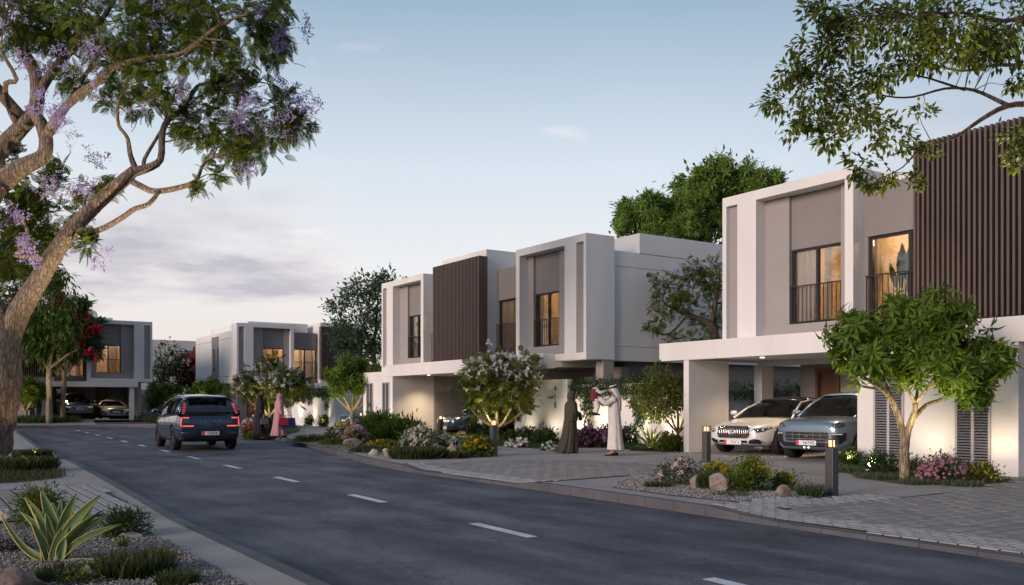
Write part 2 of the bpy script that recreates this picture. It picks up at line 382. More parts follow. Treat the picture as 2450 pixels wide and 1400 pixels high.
def scatter(name, tv, tf, pos, R, sc, mat, parent=None):
    tv = np.asarray(tv, float); tf = np.asarray(tf); n = len(pos)
    sc = np.asarray(sc, float); sc = np.tile(sc, n) if sc.ndim == 0 else sc
    V = np.einsum('nij,vj->nvi', R, tv) * sc[:, None, None] + np.asarray(pos)[:, None, :]
    F = tf[None] + (np.arange(n) * len(tv))[:, None, None]
    return bigmesh(name, V.reshape(-1, 3), F.reshape(-1, tf.shape[1]), mat, parent)
def lamp(name, kind, loc, energy, col=(1, 0.72, 0.42), size=0.1, target=None, cone=60, blend=0.8):
    d = bpy.data.lights.new(name, kind); d.energy = energy; d.color = col
    if kind == 'SPOT': d.spot_size = math.radians(cone); d.spot_blend = blend; d.shadow_soft_size = size
    elif kind == 'POINT': d.shadow_soft_size = size
    elif kind == 'AREA': d.size = size
    o = bpy.data.objects.new(name, d); COL.objects.link(o); o.location = loc
    if target is not None: o.rotation_euler = (Vector(loc) - Vector(target)).to_track_quat('Z', 'Y').to_euler()
    return o
def textmesh(txt, size, depth, mat, name='lettering', parent=None, M4=None, align='CENTER'):
    cu = bpy.data.curves.new(name, 'FONT'); cu.body = txt; cu.size = size; cu.extrude = depth; cu.align_x = align; cu.align_y = 'CENTER'; cu.resolution_u = 3
    tmp = bpy.data.objects.new('tmp', cu); COL.objects.link(tmp)
    dg = bpy.context.evaluated_depsgraph_get(); me = bpy.data.meshes.new_from_object(tmp.evaluated_get(dg))
    bpy.data.objects.remove(tmp); bpy.data.curves.remove(cu)
    me.name = name; me.materials.clear(); me.materials.append(mat)
    if M4 is not None: me.transform(M4)
    ob = bpy.data.objects.new(name, me); COL.objects.link(ob)
    if parent is not None:
        ob.parent = parent; ob.location = -org(parent)
    return ob

# ================================================================ ground, road, pavements
tag(MB().box(-900, 900, -300, 1500, -0.6, -0.35).build('ground', SOIL), kind='structure')
road = tag(MB().box(-60, 14.5, -40, 63.5, -0.32, -0.13).build('road', ASPH), kind='structure')
for k in range(-2, 12):
    y0 = 8.25 + 4.12 * k; y1 = y0 + 1.36; x0 = 5.77 + 0.0455 * (y0 - 8.25); x1 = x0 + 0.062; w = 0.075

    b = MB(); b.add([(x0 - w, y0, -0.126), (x0 + w, y0, -0.126), (x1 + w, y1, -0.126), (x1 - w, y1, -0.126)], [(0, 1, 2, 3)]); b.build('lane_dash', PAINT, road)
RE = [(8.6, -15), (8.6, 4.3), (8.75, 8.5), (8.95, 12.9), (9.05, 18), (9.4, 20.5), (10, 23.2), (11, 28), (12.3, 34.5), (12.95, 41), (13.1, 47), (13.0, 55), (12.6, 58), (11.5, 60.3), (9.5, 61.7), (7, 62.2), (2, 62.4), (-40, 62.6)]
LE = [(2.6, -15), (2.65, 6), (2.72, 11), (3.0, 16), (3.34, 23), (3.45, 30), (4.25, 44), (4.75, 52), (4.75, 54.5), (4.2, 56), (2.5, 56.8), (-40, 57.2)]
def xat(E, y): return float(np.interp(y, [p[1] for p in E], [p[0] for p in E]))
def along(E, step):
    pts = [Vector((a, b, 0)) for a, b in E]; out_ = [pts[0]]; need = step
    for a, b in zip(pts, pts[1:]):
        l = (b - a).length; t = need
        while t <= l: out_.append(a.lerp(b, t / l)); t += step
        need = t - l
    return out_
KW = 0.16
def kerb(name, E, step, side, zf):
    root = tag(thing(name, (0, 0, 0), None, None), kind='structure'); P_ = along(E, step)
    for a, b in zip(P_, P_[1:]):
        if a.x < -16: continue
        d = (b - a).normalized(); nrm = Vector((d.y, -d.x, 0)) * side; g = d * 0.004
        m = MB(); q = []
        for p in (a + g, b - g):
            zt = zf(p.x + nrm.x * KW, p.y) + 0.003
            q.append([(p.x, p.y, -0.3), (p.x + nrm.x * KW, p.y + nrm.y * KW, -0.3), (p.x + nrm.x * KW, p.y + nrm.y * KW, zt), (p.x + nrm.x * 0.02, p.y + nrm.y * 0.02, zt), (p.x, p.y, zt - 0.022)])
        v = q[0] + q[1]; f = [(i, i + 5, (i + 1) % 5 + 5, (i + 1) % 5) for i in range(5)] + [(0, 1, 2, 3, 4), (9, 8, 7, 6, 5)]
        if side < 0: f = [t[::-1] for t in f]
        m.add(v, f); m.build('kerb_stone', KERBM, root)
    return root
kerb('right_kerb', RE, 0.62, 1, gz)
kerb('left_kerb', LE, 0.9, -1, lambda x, y: 0.0)
# pavement sheets
def sheet(name, E, ys, xs_of, zf, mat):
    V, F, n = [], [], None
    for y in ys:
        xs = xs_of(y); n = len(xs); V += [(x, y, zf(x, y)) for x in xs]
    for i in range(len(ys) - 1):
        for j in range(n - 1):
            a = i * n + j; F.append((a, a + 1, a + n + 1, a + n))
    return tag(bigmesh(name, V, F, mat), kind='structure')
ysr = list(np.arange(-15, 0, 1.5)) + list(np.arange(0, 20, 0.25)) + list(np.arange(20, 58, 1.0)) + list(np.arange(58, 62.61, 0.2)) + [63, 63.5, 64, 64.5, 65, 70, 90, 120]
sheet('right_pavement', RE, ysr, lambda y: [xat(RE, y) + KW + (e if y < 62.5 else e - 30 * (1 - e / 50)) for e in (0, .25, .5, .75, 1, 1.25, 1.5, 2, 2.5, 3, 3.5, 4, 4.5, 5, 6, 7, 8, 9, 10, 12, 50)], gz, CONC)
ysl = [-15, 0, 6, 11, 16, 23, 30, 44, 52, 54.5, 56, 56.8, 57.2]
sheet('left_pavement', LE, ysl, lambda y: [-60] + [xat(LE, y) - KW + e for e in (-6, -3, -1, 0)], lambda x, y: 0.0, CONC)

def inside(P, x, y):
    r = False; n = len(P)
    for i in range(n):
        x1, y1 = P[i]; x2, y2 = P[(i + 1) % n]
        if (y1 > y) != (y2 > y) and x < (x2 - x1) * (y - y1) / (y2 - y1) + x1: r = not r
    return r
def seen(x, y, m=0.06):
    X = x * CT - y * ST; d = x * ST + y * CT
    return d > 3 and abs(X / d) < 0.561 + m and (d < 5.5 or (EYE / d) < 0.21 + m)
def flatpoly(name, P, mat, dz, kind='structure', zf=None, sub=0.6):
    """sheet over a polygon, cut into small cells so that it follows the ground"""
    zf = zf or gz
    bm = bmesh.new(); bm.faces.new([bm.verts.new((x, y, 0)) for x, y in P])
    xs = [p[0] for p in P]; ys = [p[1] for p in P]
    for v0, v1, nrm in ((min(xs), max(xs), (1, 0, 0)), (min(ys), max(ys), (0, 1, 0))):
        t = v0 + sub
        while t < v1:
            bmesh.ops.bisect_plane(bm, geom=bm.verts[:] + bm.edges[:] + bm.faces[:], plane_co=(t * nrm[0], t * nrm[1], 0), plane_no=nrm); t += sub
    for v in bm.verts: v.co.z = zf(v.co.x, v.co.y) + dz
    bmesh.ops.recalc_face_normals(bm, faces=bm.faces)
    for f in bm.faces:
        if f.normal.z < 0: f.normal_flip()
    me = bpy.data.meshes.new(name); bm.to_mesh(me); bm.free(); me.materials.append(mat)
    ob = bpy.data.objects.new(name, me); COL.objects.link(ob); ORG[ob.name] = Vector((0, 0, 0))
    return tag(ob, kind=kind)
def pave(name, P, L_, W_, mat, ax='x', parts=150, zf=None, holes=(), h=0.014, parent=None, label=None):
    """loose pavers over polygon P: long side along ax, half-bond; the nearest are pieces of their own"""
    zf = zf or gz
    root = parent or flatpoly(name, P, PAVJD if 'left' in name or name == 'near_driveway' else PAVJ, 0.019 if 'left' not in name else .016, zf=zf, sub=.2); far = min((x * x + y * y) for x, y in P) > 120
    xs = [p[0] for p in P]; ys = [p[1] for p in P]; pos = []
    sx, sy = (L_, W_) if ax == 'x' else (W_, L_)
    ny = int((max(ys) - min(ys)) / sy) + 2; nx = int((max(xs) - min(xs)) / sx) + 2
    for j in range(-1, ny):
        for i in range(-1, nx):
            ox = (j % 2) * 0.5 * sx if ax == 'x' else 0; oy = (i % 2) * 0.5 * sy if ax == 'y' else 0
            x = min(xs) + i * sx + ox + sx / 2; y = min(ys) + j * sy + oy + sy / 2
            if inside(P, x, y) and seen(x, y) and not any(inside(H_, x, y) for H_ in holes): pos.append((x, y))
    pos.sort(key=lambda p: p[0] ** 2 + p[1] ** 2)
    g = 0.03 if 'left' in name else 0.016 if far else 0.022; me = boxmesh('paver', sx - g, sy - g, h, mat, 0.003)
    for x, y in pos[:parts]:
        inst('paver', me, (x, y, zf(x, y) + 0.010 + h / 2 + random.uniform(-.0015, .0015)), root, rot=((zf(x, y + .08) - zf(x, y - .08)) / .16 + random.uniform(-.004, .004), -(zf(x + .08, y) - zf(x - .08, y)) / .16 + random.uniform(-.004, .004), random.uniform(-.01, .01)))
    rest = pos[parts:]
    if rest:
        tv = np.array([(-.5, -.5, 0), (.5, -.5, 0), (.5, .5, 0), (-.5, .5, 0), (-.5, -.5, 1), (.5, -.5, 1), (.5, .5, 1), (-.5, .5, 1)]) * np.array([sx - g, sy - g, h])
        tf = [(4, 5, 6, 7), (0, 1, 5, 4), (1, 2, 6, 5), (2, 3, 7, 6), (3, 0, 4, 7)]
        pp = np.array([(x, y, zf(x, y) + 0.010 + random.uniform(-.0015, .0015)) for x, y in rest])
        R = np.tile(np.eye(3), (len(pp), 1, 1)); tl = np.random.uniform(-.004, .004, (len(pp), 2)) + np.array([((zf(x + .08, y) - zf(x - .08, y)) / .16, (zf(x, y + .08) - zf(x, y - .08)) / .16) for x, y in rest]); R[:, 2, 0] = tl[:, 0]; R[:, 2, 1] = tl[:, 1]
        tag(scatter('pavers', tv, tf, pp, R, 1.0, mat, root), kind='stuff')
    return root
Z0 = lambda x, y: 0.0
# the drive nearest on the right, a pale band of setts along its kerb and edge
DR = [(9.55, -2), (9.55, 8.0), (14.6, 8.3), (17.95, 8.9), (17.95, -2)]
pave('near_driveway', DR, 0.34, 0.23, PAVM, 'x', 300)
pave('near_sett_band', [(8.79, -2), (8.79, 4.3), (8.93, 8.55), (12.6, 8.78), (12.6, 8.16), (9.54, 7.99), (9.54, -2)], 0.21, 0.125, PAVL, 'y', 250)
# the middle drive
pave('middle_driveway', [(9.75, 12.95), (9.75, 17.9), (12.2, 17.6), (13.9, 14.9), (12.6, 12.9)], 0.34, 0.23, PAVM, 'x', 120)
pave('middle_sett_band', [(9.13, 12.95), (9.23, 18.2), (9.74, 18.2), (9.74, 12.95)], 0.21, 0.125, PAVL, 'y', 120)
# drives on the left side
pave('left_driveway', [(-6, 11.75), (-6, 15.98), (1.7, 15.98), (1.7, 11.75)], 0.34, 0.23, PAVM, 'y', 200, zf=Z0)
pave('left_sett_band', [(1.71, 11.75), (1.71, 16.3), (2.62, 16.3), (2.45, 11.75)], 0.24, 0.155, PAVL, 'y', 120, zf=Z0)
pave('left_edge_setts', [(-6, 15.99), (-6, 16.33), (1.7, 16.33), (1.7, 15.99)], 0.24, 0.34, PAVL, 'x', 60, zf=Z0)
pave('far_left_driveway', [(-2, 29.6), (-2, 34.0), (3.05, 34.0), (3.0, 29.6)], 0.34, 0.22, PAVL, 'y', 60, zf=Z0)
flatpoly('house_drive', [(14, 49.6), (14, 60.5), (20.0, 62.0), (27, 62), (27, 57.2), (20.4, 57.2), (20.2, 55.4), (19.2, 49.6)], M('drive asphalt', (0.12, 0.12, 0.135), 0.8, 0.15, 2), 0.006)
# planted beds
BEDS = {}
def bed(name, P, mat, dz=0.012, zf=None):
    BEDS[name] = (P, zf or gz); return flatpoly(name, P, mat, dz, zf=zf)
def pxpoly(*q): return [(gr(x, y).x, gr(x, y).y) for x, y in q]
B1 = pxpoly((1462, 1166), (1530, 1125), (1640, 1100), (1850, 1108), (1975, 1150), (1978, 1176), (1880, 1192), (1760, 1202), (1600, 1186))
bed('gravel_bed', B1, GRAVELB)
B2 = pxpoly((690, 1056), (770, 1046), (850, 1030), (960, 1022), (1060, 1032), (1120, 1046), (1178, 1058), (1186, 1090), (1060, 1099), (960, 1091), (850, 1082))
bed('flower_bed', B2, GRAVELB)
B3 = pxpoly((1140, 1052), (1215, 1050), (1270, 1056), (1345, 1064), (1335, 1078), (1240, 1070), (1150, 1066))
bed('wall_bed', B3, SOIL)
B4 = [(17.7, 18.6), (17.7, 24.0), (18.95, 24.7), (18.95, 18.6)]
bed('ivy_wall_bed', B4, SOIL)
B5 = pxpoly((2000, 1112), (2100, 1092), (2440, 1141), (2180, 1150), (2050, 1134))
bed('louvre_bed', B5, SOIL)
B6 = pxpoly((588, 1046), (610, 1026), (700, 1022), (712, 1034), (660, 1046))
bed('corner_bed', B6, SOIL)
BL1 = [(2.1, 2), (2.12, 6), (2.15, 9.4), (1.9, 10.9), (1.2, 11.55), (-8, 11.7), (-8, 2)]
bed('left_gravel_bed', BL1, GRAVELB, 0.006, Z0)
BL2 = [(2.4, 18.3), (2.5, 20), (2.7, 26.5), (2.2, 28), (-6, 28), (-6, 17.6), (1.6, 17.6)]
bed('left_lawn_bed', BL2, SOIL, 0.006, Z0)
bed('far_bed', [(5.4, 63.4), (9.4, 63.6), (9.4, 65.3), (5.0, 65.3)], SOIL)
bed('far_corner_bed', [(13.2, 63.2), (18.8, 60.8), (18.8, 66), (13.2, 66)], SOIL)
def pebbles(name, P, n, smin, smax, zf, mat=PEB):
    xs = [p[0] for p in P]; ys = [p[1] for p in P]; q = []
    while len(q) < n:
        x, y = random.uniform(min(xs), max(xs)), random.uniform(min(ys), max(ys))
        if inside(P, x, y): q.append((x, y, zf(x, y) + 0.014))
    tv = [(1, 0, 0), (-.9, .1, 0), (0, .8, 0), (.1, -.85, 0), (0, 0, .6), (0, 0, -.6)]
    tf = [(0, 2, 4), (2, 1, 4), (1, 3, 4), (3, 0, 4), (2, 0, 5), (1, 2, 5), (3, 1, 5), (0, 3, 5)]
    R = frames(np.random.normal(0, 1, (n, 3)) * (1, 1, .3), np.random.uniform(0, 6, n))
    return tag(scatter(name, tv, tf, np.array(q), R, np.random.uniform(smin, smax, n), mat), kind='stuff')
pebbles('gravel', B1, 14000, .008, .02, gz)
pebbles('flower_bed_gravel', B2, 8000, .010, .026, gz)
pebbles('left_gravel', [(2.1, 5.5), (2.15, 9.4), (1.9, 10.9), (1.0, 11.4), (-1.2, 9), (0.6, 6), (1.4, 5)], 16000, .006, .016, Z0)

# ================================================================ houses
class Fr:
    """a facade frame: a runs along the facade, b into the house"""
    def __init__(s, O, A, B): s.O = O; s.A = A; s.B = B
    def pt(s, a, b, z=0.0): return Vector((s.O[0] + a * s.A[0] + b * s.B[0], s.O[1] + a * s.A[1] + b * s.B[1], z))
    def box(s, mb, a0, a1, b0, b1, z0, z1, mi=0):
        p, q = s.pt(a0, b0), s.pt(a1, b1); mb.box(p.x, q.x, p.y, q.y, z0, z1, mi)
def part(F, name, boxes, mat, root):
    m = MB()
    for q in boxes: F.box(m, *q)
    return m.build(name, mat, root)
def instbox(F, name, root, q_list, mat, dim):
    """copies of one box, dim = (along a, along b, up)"""
    sx, sy = (dim[0], dim[1]) if abs(F.A[0]) > .5 else (dim[1], dim[0])
    me = boxmesh(name, sx, sy, dim[2], mat)
    return [inst(name, me, F.pt(a, b, z), root) for a, b, z in q_list]
def curtain(F, root, a0, a1, b, z0, z1, seed=0, mat=None, waves=None):
    n = max(10, int((a1 - a0) * 46)); r = random.Random(seed); ph = r.random() * 6; V = []; m = MB(); k = waves or 2 * math.pi / 0.17
    for i in range(n + 1):
        a = a0 + (a1 - a0) * i / n
        d = 0.05 * math.sin(k * a + ph) + 0.022 * math.sin(k * .43 * a + 2 * ph)
        V.append((F.pt(a, b + d, z0), F.pt(a + 0.01 * math.sin(5 * a), b + d * .6, z1)))
    vs = [v for p in V for v in p]; m.add(vs, [(2 * i, 2 * i + 2, 2 * i + 3, 2 * i + 1) for i in range(n)])
    return m.build('curtain', mat or CURT, root, smooth=True)
def window(F, root, a0, a1, z0, z1, b, mull=(0.5,), curt=(), room=None, lit=120, rail=None, seed=1, nbal=13, wallcol=None):
    """window > panes; railing > balusters; curtains and the room behind it"""
    t = 0.055; m = MB()
    for q in ((a0, a0 + t, b - .03, b + .07, z0, z1), (a1 - t, a1, b - .03, b + .07, z0, z1), (a0 + t, a1 - t, b - .03, b + .07, z0, z0 + t), (a0 + t, a1 - t, b - .03, b + .07, z1 - t, z1)): F.box(m, *q)
    cuts = [a0 + t] + [a0 + (a1 - a0) * f for f in mull] + [a1 - t]
    for c in cuts[1:-1]: F.box(m, c - .035, c + .035, b - .028, b + .06, z0 + t, z1 - t)
    w = m.build('window', BRONZE, root)
    for c, d in zip(cuts, cuts[1:]):
        mp_ = MB(); F.box(mp_, c + .002, d - .002, b + .015, b + .025, z0 + t, z1 - t); mp_.build('pane', PANE, w)
    for i, (c0, c1) in enumerate(curt): curtain(F, root, a0 + (a1 - a0) * c0, a0 + (a1 - a0) * c1, b + .19, z0 + .03, z1 + .02, seed * 7 + i)
    if room:
        r0, r1, rb, rz0, rz1 = room; b0 = b + .10
        rm = MB()
        F.box(rm, r0, r1, rb, rb + .05, rz0, rz1); F.box(rm, r0 - .05, r0, b0, rb, rz0, rz1); F.box(rm, r1, r1 + .05, b0, rb, rz0, rz1)
        F.box(rm, r0, r1, b0, rb, rz0 - .05, rz0); F.box(rm, r0, r1, b0, rb, rz1, rz1 + .05)
        F.box(rm, r0, a0, b + .075, b0, rz0, rz1); F.box(rm, a1, r1, b + .075, b0, rz0, rz1); F.box(rm, a0, a1, b + .075, b0, z1, rz1)
        rm.build('room', wallcol or ROOMW, root)
        if lit:
            p = F.pt((r0 + r1) / 2, (b0 + rb) / 2, rz1 - .35); lamp('room_lamp', 'POINT', p, lit, (1, .64, .34), .18)
    if rail:
        ra0, ra1, rb_, rz0, rz1 = rail; h = MB()
        F.box(h, ra0, ra1, rb_, rb_ + .035, rz1 - .03, rz1); rr = h.build('railing', BRONZE, root)
        h = MB(); F.box(h, ra0, ra1, rb_ + .004, rb_ + .031, rz0, rz0 + .03); h.build('bottom_rail', BRONZE, rr)
        instbox(F, 'baluster', rr, [(ra0 + .02 + (ra1 - ra0 - .04) * i / (nbal - 1), rb_ + .0175, (rz0 + rz1) / 2) for i in range(nbal)], BRONZE, (.016, .018, rz1 - rz0 - .062))
    return w
def half(F, root, zb=0.0, w1=None, w2=None, hb=(0.1, 7.65, 2.4), depth=12.0, sidegap=None, body_top=6.47, core=True, zlow=2.8):
    """half a pair of houses: framed bay, recessed bay with its window, side wall"""
    part(F, 'bay_frame', [(0, .14, 0, 1.2, zlow, 6.91), (.14, 4.1, .45, 1.2, 6.66, 6.91), (.14, 4.1, 0, .45, 6.66, 6.91), (.14, .53, .22, 1.0, 3.02, 6.66), (.53, 1.17, 0, 1.0, 3.02, 6.66),
                           (3.87, 4.1, 0, .75, 3.02, 6.66), (.14, 4.1, 0, 1.2, zlow, 3.02)], WHITE, root)
    part(F, 'slot_panel', [(.142, .528, .12, .218, 3.022, 6.658)], TAUPEL, root)
    part(F, 'bay_panel', [(1.172, 1.95, .36, .75, 3.36, 6.655), (3.5, 3.868, .36, .75, 3.36, 6.655), (1.172, 3.868, .30, .75, 3.022, 3.358)], TAUPEL, root)
    part(F, 'upper_panel', [(1.952, 3.498, .45, .75, 5.27, 6.655)], TAUPE, root)
    part(F, 'recess_panel', [(4.102, 5.93, .4, .75, 5.27, 6.45), (4.102, 4.22, .4, .75, 3.10, 5.268), (4.102, 5.93, .4, .75, 2.81, 3.098)], TAUPE, root)
    w1 = w1 or {}; w2 = w2 or {}
    window(F, root, 1.955, 3.495, 3.37, 5.265, .50, room=(1.25, 3.85, 3.3, 3.1, 5.85), rail=(1.96, 3.49, .37, 3.39, 4.33), **w1)
    window(F, root, 4.225, 5.92, 3.11, 5.265, .50, room=(4.2, 6.6, 3.3, 3.1, 5.85), rail=(4.19, 5.94, .33, 3.14, 4.35), **w2)
    zs = [(zlow - .02, 3.25), (3.275, 5.94), (5.965, body_top)]; gaps = sidegap or None; sw = []
    if gaps:
        g0, g1 = gaps
        for z0, z1 in zs: sw += [(.1, .3, 1.2, g0, z0, z1), (.1, .3, g1, depth, z0, z1)]
        part(F, 'side_panel', [(.17, .3, g0, g1, zlow, 6.25)], TAUPE, root)
        part(F, 'slit_window', [(.15, .169, g0 + .15, g0 + .6, 3.5, 5.4), (.15, .169, g1 - .6, g1 - .15, 3.5, 5.4)], DARKGLASS, root)
        sw.append((.12, .3, g0, g1, 6.25, body_top))
    else:
        for z0, z1 in zs: sw.append((.1, .3, 1.2, depth, z0, z1))
        sw.append((.13, .3, 1.2, depth, 3.25, 3.275)); sw.append((.13, .3, 1.2, depth, 5.94, 5.965))
    part(F, 'side_wall', sw, WHITE, root)
    part(F, 'roof', [(.3, 7.65, .76, depth, 6.05, 6.3), (.3, 7.65, .76, 3.6, zlow - .02, 3.04)], WHITE, root)
    if hb: part(F, 'upper_wall', [(hb[0], hb[1], hb[2], depth - .3, body_top - .02, 7.16)], WHITE, root)
    if core: part(F, 'light_block', [(.35, 7.65, 5.4, depth, zb, 6.0), (.35, 7.65, 3.62, 5.4, 2.84, 6.0)], TAUPE, root)  # unseen filler added behind the rooms to block light
def centre(F, root, a0, a1, sp=0.11, b=0.0, sw=0.052, top=7.2):
    """the slatted screen over the white middle block"""
    part(F, 'middle_block', [(a0 + .1, a1 - .1, -.1 + b, 12, 2.82, top)], WHITE, root)
    sc = part(F, 'screen', [(a0 + .05, a1 - .05, -.26 + b, -.23 + b, 3.08, 6.88)], [GAPSHADE], root)  # dark sheet behind the slats, painted shade for the gaps
    part(F, 'end_board', [(a0, a0 + .05, -.5 + b, -.12 + b, 3.07, 6.91)], SLAT, sc); part(F, 'end_board', [(a1 - .05, a1, -.5 + b, -.12 + b, 3.07, 6.91)], SLAT, sc)
    n = int((a1 - a0 - .1) / sp)
    instbox(F, 'slat', sc, [(a0 + .05 + (a1 - a0 - .1) * (i + .5) / n, -.43 + b, 4.99) for i in range(n)], SLAT, (sw, .14, 3.84))
    return sc
def louvre(F, root, a0, a1, z0, z1, b, sp=0.057):
    m = MB(); am = (a0 + a1) / 2; t = .05
    for q in ((a0, a0 + t), (am - t * .6, am + t * .6), (a1 - t, a1)): F.box(m, q[0], q[1], b - .035, b + .02, z0, z1)
    F.box(m, a0 + t, am - t * .6, b - .033, b + .02, z1 - t, z1); F.box(m, am + t * .6, a1 - t, b - .033, b + .02, z1 - t, z1)
    F.box(m, a0 + t, am - t * .6, b - .033, b + .02, z0, z0 + t); F.box(m, am + t * .6, a1 - t, b - .033, b + .02, z0, z0 + t)
    d = m.build('louvre_door', LOUVREF, root)
    bk = MB(); F.box(bk, a0 + .01, a1 - .01, b + .005, b + .015, z0 + .01, z1 - .01); bk.build('backing', GAPSHADE, d)
    w = (a1 - a0) / 2 - 1.6 * t; n = int((z1 - z0 - 2 * t) / sp)
    sx, sy = (w, .04) if abs(F.A[0]) > .5 else (.04, w)
    me = boxmesh('slat', sx, sy, .012, LOUVRE)
    # slats lean outwards at the bottom
    r = .75
    ax = F.B; rot = (r * (1 if ax[1] > 0 else -1), 0, 0) if abs(ax[1]) > .5 else (0, -r * (1 if ax[0] > 0 else -1), 0)
    for s_ in (-1, 1):
        ac = am + s_ * (t * .6 + w / 2)
        for i in range(n): inst('slat', me, F.pt(ac, b - .012, z0 + t + (i + .5) * (z1 - z0 - 2 * t) / n), d, rot=rot)
def soffit(p, e=40, col=(1, .74, .46), root=None, cone=120, tgt=None):
    """small round lamp let into the carport ceiling"""
    if root is not None:
        MB().lathe([(.0, 0), (.06, 0), (.065, -.012), (.0, -.012)], p, 'z', 12).build('ceiling_lamp', glow('lamp_glow', (1, .8, .5), 6), root)
    lamp('carport_light', 'SPOT', Vector(p) - Vector((0, 0, .03)), e, col, .06, tgt or (Vector(p) - Vector((0, 0, 1))), cone, 1.0)

# ---- the near house on the right
F1 = Fr((18.5, 17.45), (0, -1), (1, 0))
H1 = thing('house', (18.5, 17.45, 0), 'nearest white two-storey house on the right, two cars under its carport', 'house', 'white two-storey houses of the street')
half(F1, H1, w1=dict(curt=((.02, .42), (.52, .66)), seed=3, lit=95), w2=dict(mull=(.60,), curt=((.62, .95),), seed=4, lit=130))
centre(F1, H1, 5.95, 10.2, 0.112, -.0, top=6.7)
part(F1, 'canopy', [(-1.95, 10.6, -.5, -.01, 2.55, 3.05), (-1.95, 10.6, -.01, 5.2, 2.6, 2.78), (-1.95, -.01, -.01, 3.4, 2.78, 3.0), (-1.2, 4.5, 2.75, 3.1, 2.46, 2.598)], WHITE, H1)
part(F1, 'wing_wall', [(-1.0, -.8, -.47, 1.1, -.2, 2.548)], WHITE, H1)
part(F1, 'column', [(-1.32, -1.02, 2.75, 3.25, -.2, 2.458)], WHITE, H1)
part(F1, 'ground_wall', [(-1.35, -.78, 4.9, 5.2, 0, 2.598), (.12, 4.55, 4.9, 5.2, 0, 2.598), (-.78, .12, 4.9, 5.2, 2.42, 2.598)], TAUPEL, H1)
dr = part(F1, 'door', [(-.76, -.66, 4.86, 4.98, 0, 2.42), (.02, .1, 4.86, 4.98, 0, 2.42), (-.66, .02, 4.86, 4.98, 2.3, 2.42), (-.72, .08, 4.982, 5.06, 0, 2.4)], [WOODD], H1)
hd = MB(); F1.box(hd, -.16, -.12, 4.94, 4.985, .8, 1.5); hd.build('handle', BRONZE, dr)
part(F1, 'store', [(4.55, 8.15, -.47, 5.2, -.2, 2.548)], WHITE, H1)
louvre(F1, H1, 4.98, 5.72, .02, 2.16, -.475); louvre(F1, H1, 6.88, 7.62, -.02, 2.16, -.475)
for a_, b_ in ((.6, .9), (3.0, .9), (.6, 3.9), (3.0, 3.9)): soffit(F1.pt(a_, b_, 2.598), 190, root=H1)
# inside the lit rooms
pl = MB()
pic = MB(); F1.box(pic, 4.85, 5.85, 3.24, 3.27, 3.75, 5.0); F1.box(pic, 4.89, 5.81, 3.225, 3.239, 3.79, 4.96, 1)
pico = tag(pic.build('picture', [BRONZE, M('picture paper', (.62, .48, .30), .8, .3, 3)], None, loc=F1.pt(5.6, 3.25, 4.3)), 'framed picture on the lit wall behind the upstairs plant', 'picture')
pen = MB(); c = F1.pt(3.1, 1.7, 4.62)
for k in range(2):
    rr = .34 - .1 * k
    pen.tube([c + Vector((rr * math.cos(t), rr * math.sin(t), .12 * k + .05 * math.sin(t))) for t in np.linspace(0, 2 * math.pi, 25)], .018, 6, 0, False)
for k in range(3): pen.tube([c + Vector((.3 * math.cos(k * 2.1), .3 * math.sin(k * 2.1), 0)), F1.pt(3.1, 1.7, 5.85)], .004, 4, 1)
tag(pen.build('pendant_lamp', [glow('pendant glow', (1, .78, .45), 7), BRONZE], None, loc=c), 'glowing ring pendant lamp in the room behind the left lit window', 'pendant lamp')

# ---- the pair of houses in the middle
F2 = Fr((18.5, 23.4), (0, 1), (1, 0)); F2L = Fr((18.5, 38.7), (0, -1), (1, 0))
H2 = thing('house', (18.5, 31.0, 0), 'middle white double house with brown slatted screen between two framed bays, behind wall 415', 'house', 'white two-storey houses of the street')
half(F2, H2, w1=dict(curt=((.0, .30), (.86, 1.0)), seed=5, lit=120), w2=dict(mull=(.22,), curt=((.25, .95),), seed=6, lit=70), depth=13)
half(F2L, H2, w1=dict(curt=((.62, .98),), seed=8, lit=85), w2=dict(mull=(.66,), curt=((.66, 1.0),), seed=9, lit=70), depth=13)
centre(F2, H2, 5.85, 9.45, 0.105)
part(F2, 'canopy', [(1.7, 13.9, -.5, -.01, 2.55, 3.05), (1.7, 13.9, -.01, 5.6, 2.6, 2.78)], WHITE, H2)
part(F2, 'wing_wall', [(5.7, 6.0, -.47, 1.15, -.05, 2.548)], WHITE, H2)
part(F2, 'gate_post', [(5.72, 5.86, 1.18, 1.26, 0, 2.2)], M('navy post', (.02, .022, .05), .5, 0), H2)
part(F2, 'store', [(13.2, 16.3, -.47, 1.6, -.05, 2.78)], WHITE, H2)
louvre(F2, H2, 13.5, 14.2, .05, 2.3, -.475, .075); louvre(F2, H2, 15.2, 15.9, .05, 2.3, -.475, .075)
part(F2, 'ground_wall', [(.55, 5.7, 2.0, 2.3, 0, 2.598), (5.7, 13.2, 5.3, 5.6, 0, 2.598), (13.2, 15.3, 1.6, 5.6, 0, 2.598)], TAUPEL, H2)
part(F2, 'corner_column', [(.03, .43, .75, 1.19, 0, 2.798)], TAUPEL, H2)
part(F2, 'garden_window', [(1.0, 2.6, 1.96, 1.995, 0, 2.3), (.50, .545, 2.7, 4.2, 0, 2.3)], DARKGLASS, H2)
part(F2, 'ground_side_wall', [(.55, .8, 2.3, 12.8, 0, 2.778)], TAUPE, H2)
for a_, b_ in ((7.4, .9), (12.2, .8), (10.0, .9), (9.8, 4.0)): soffit(F2.pt(a_, b_, 2.598), 300, root=H2)
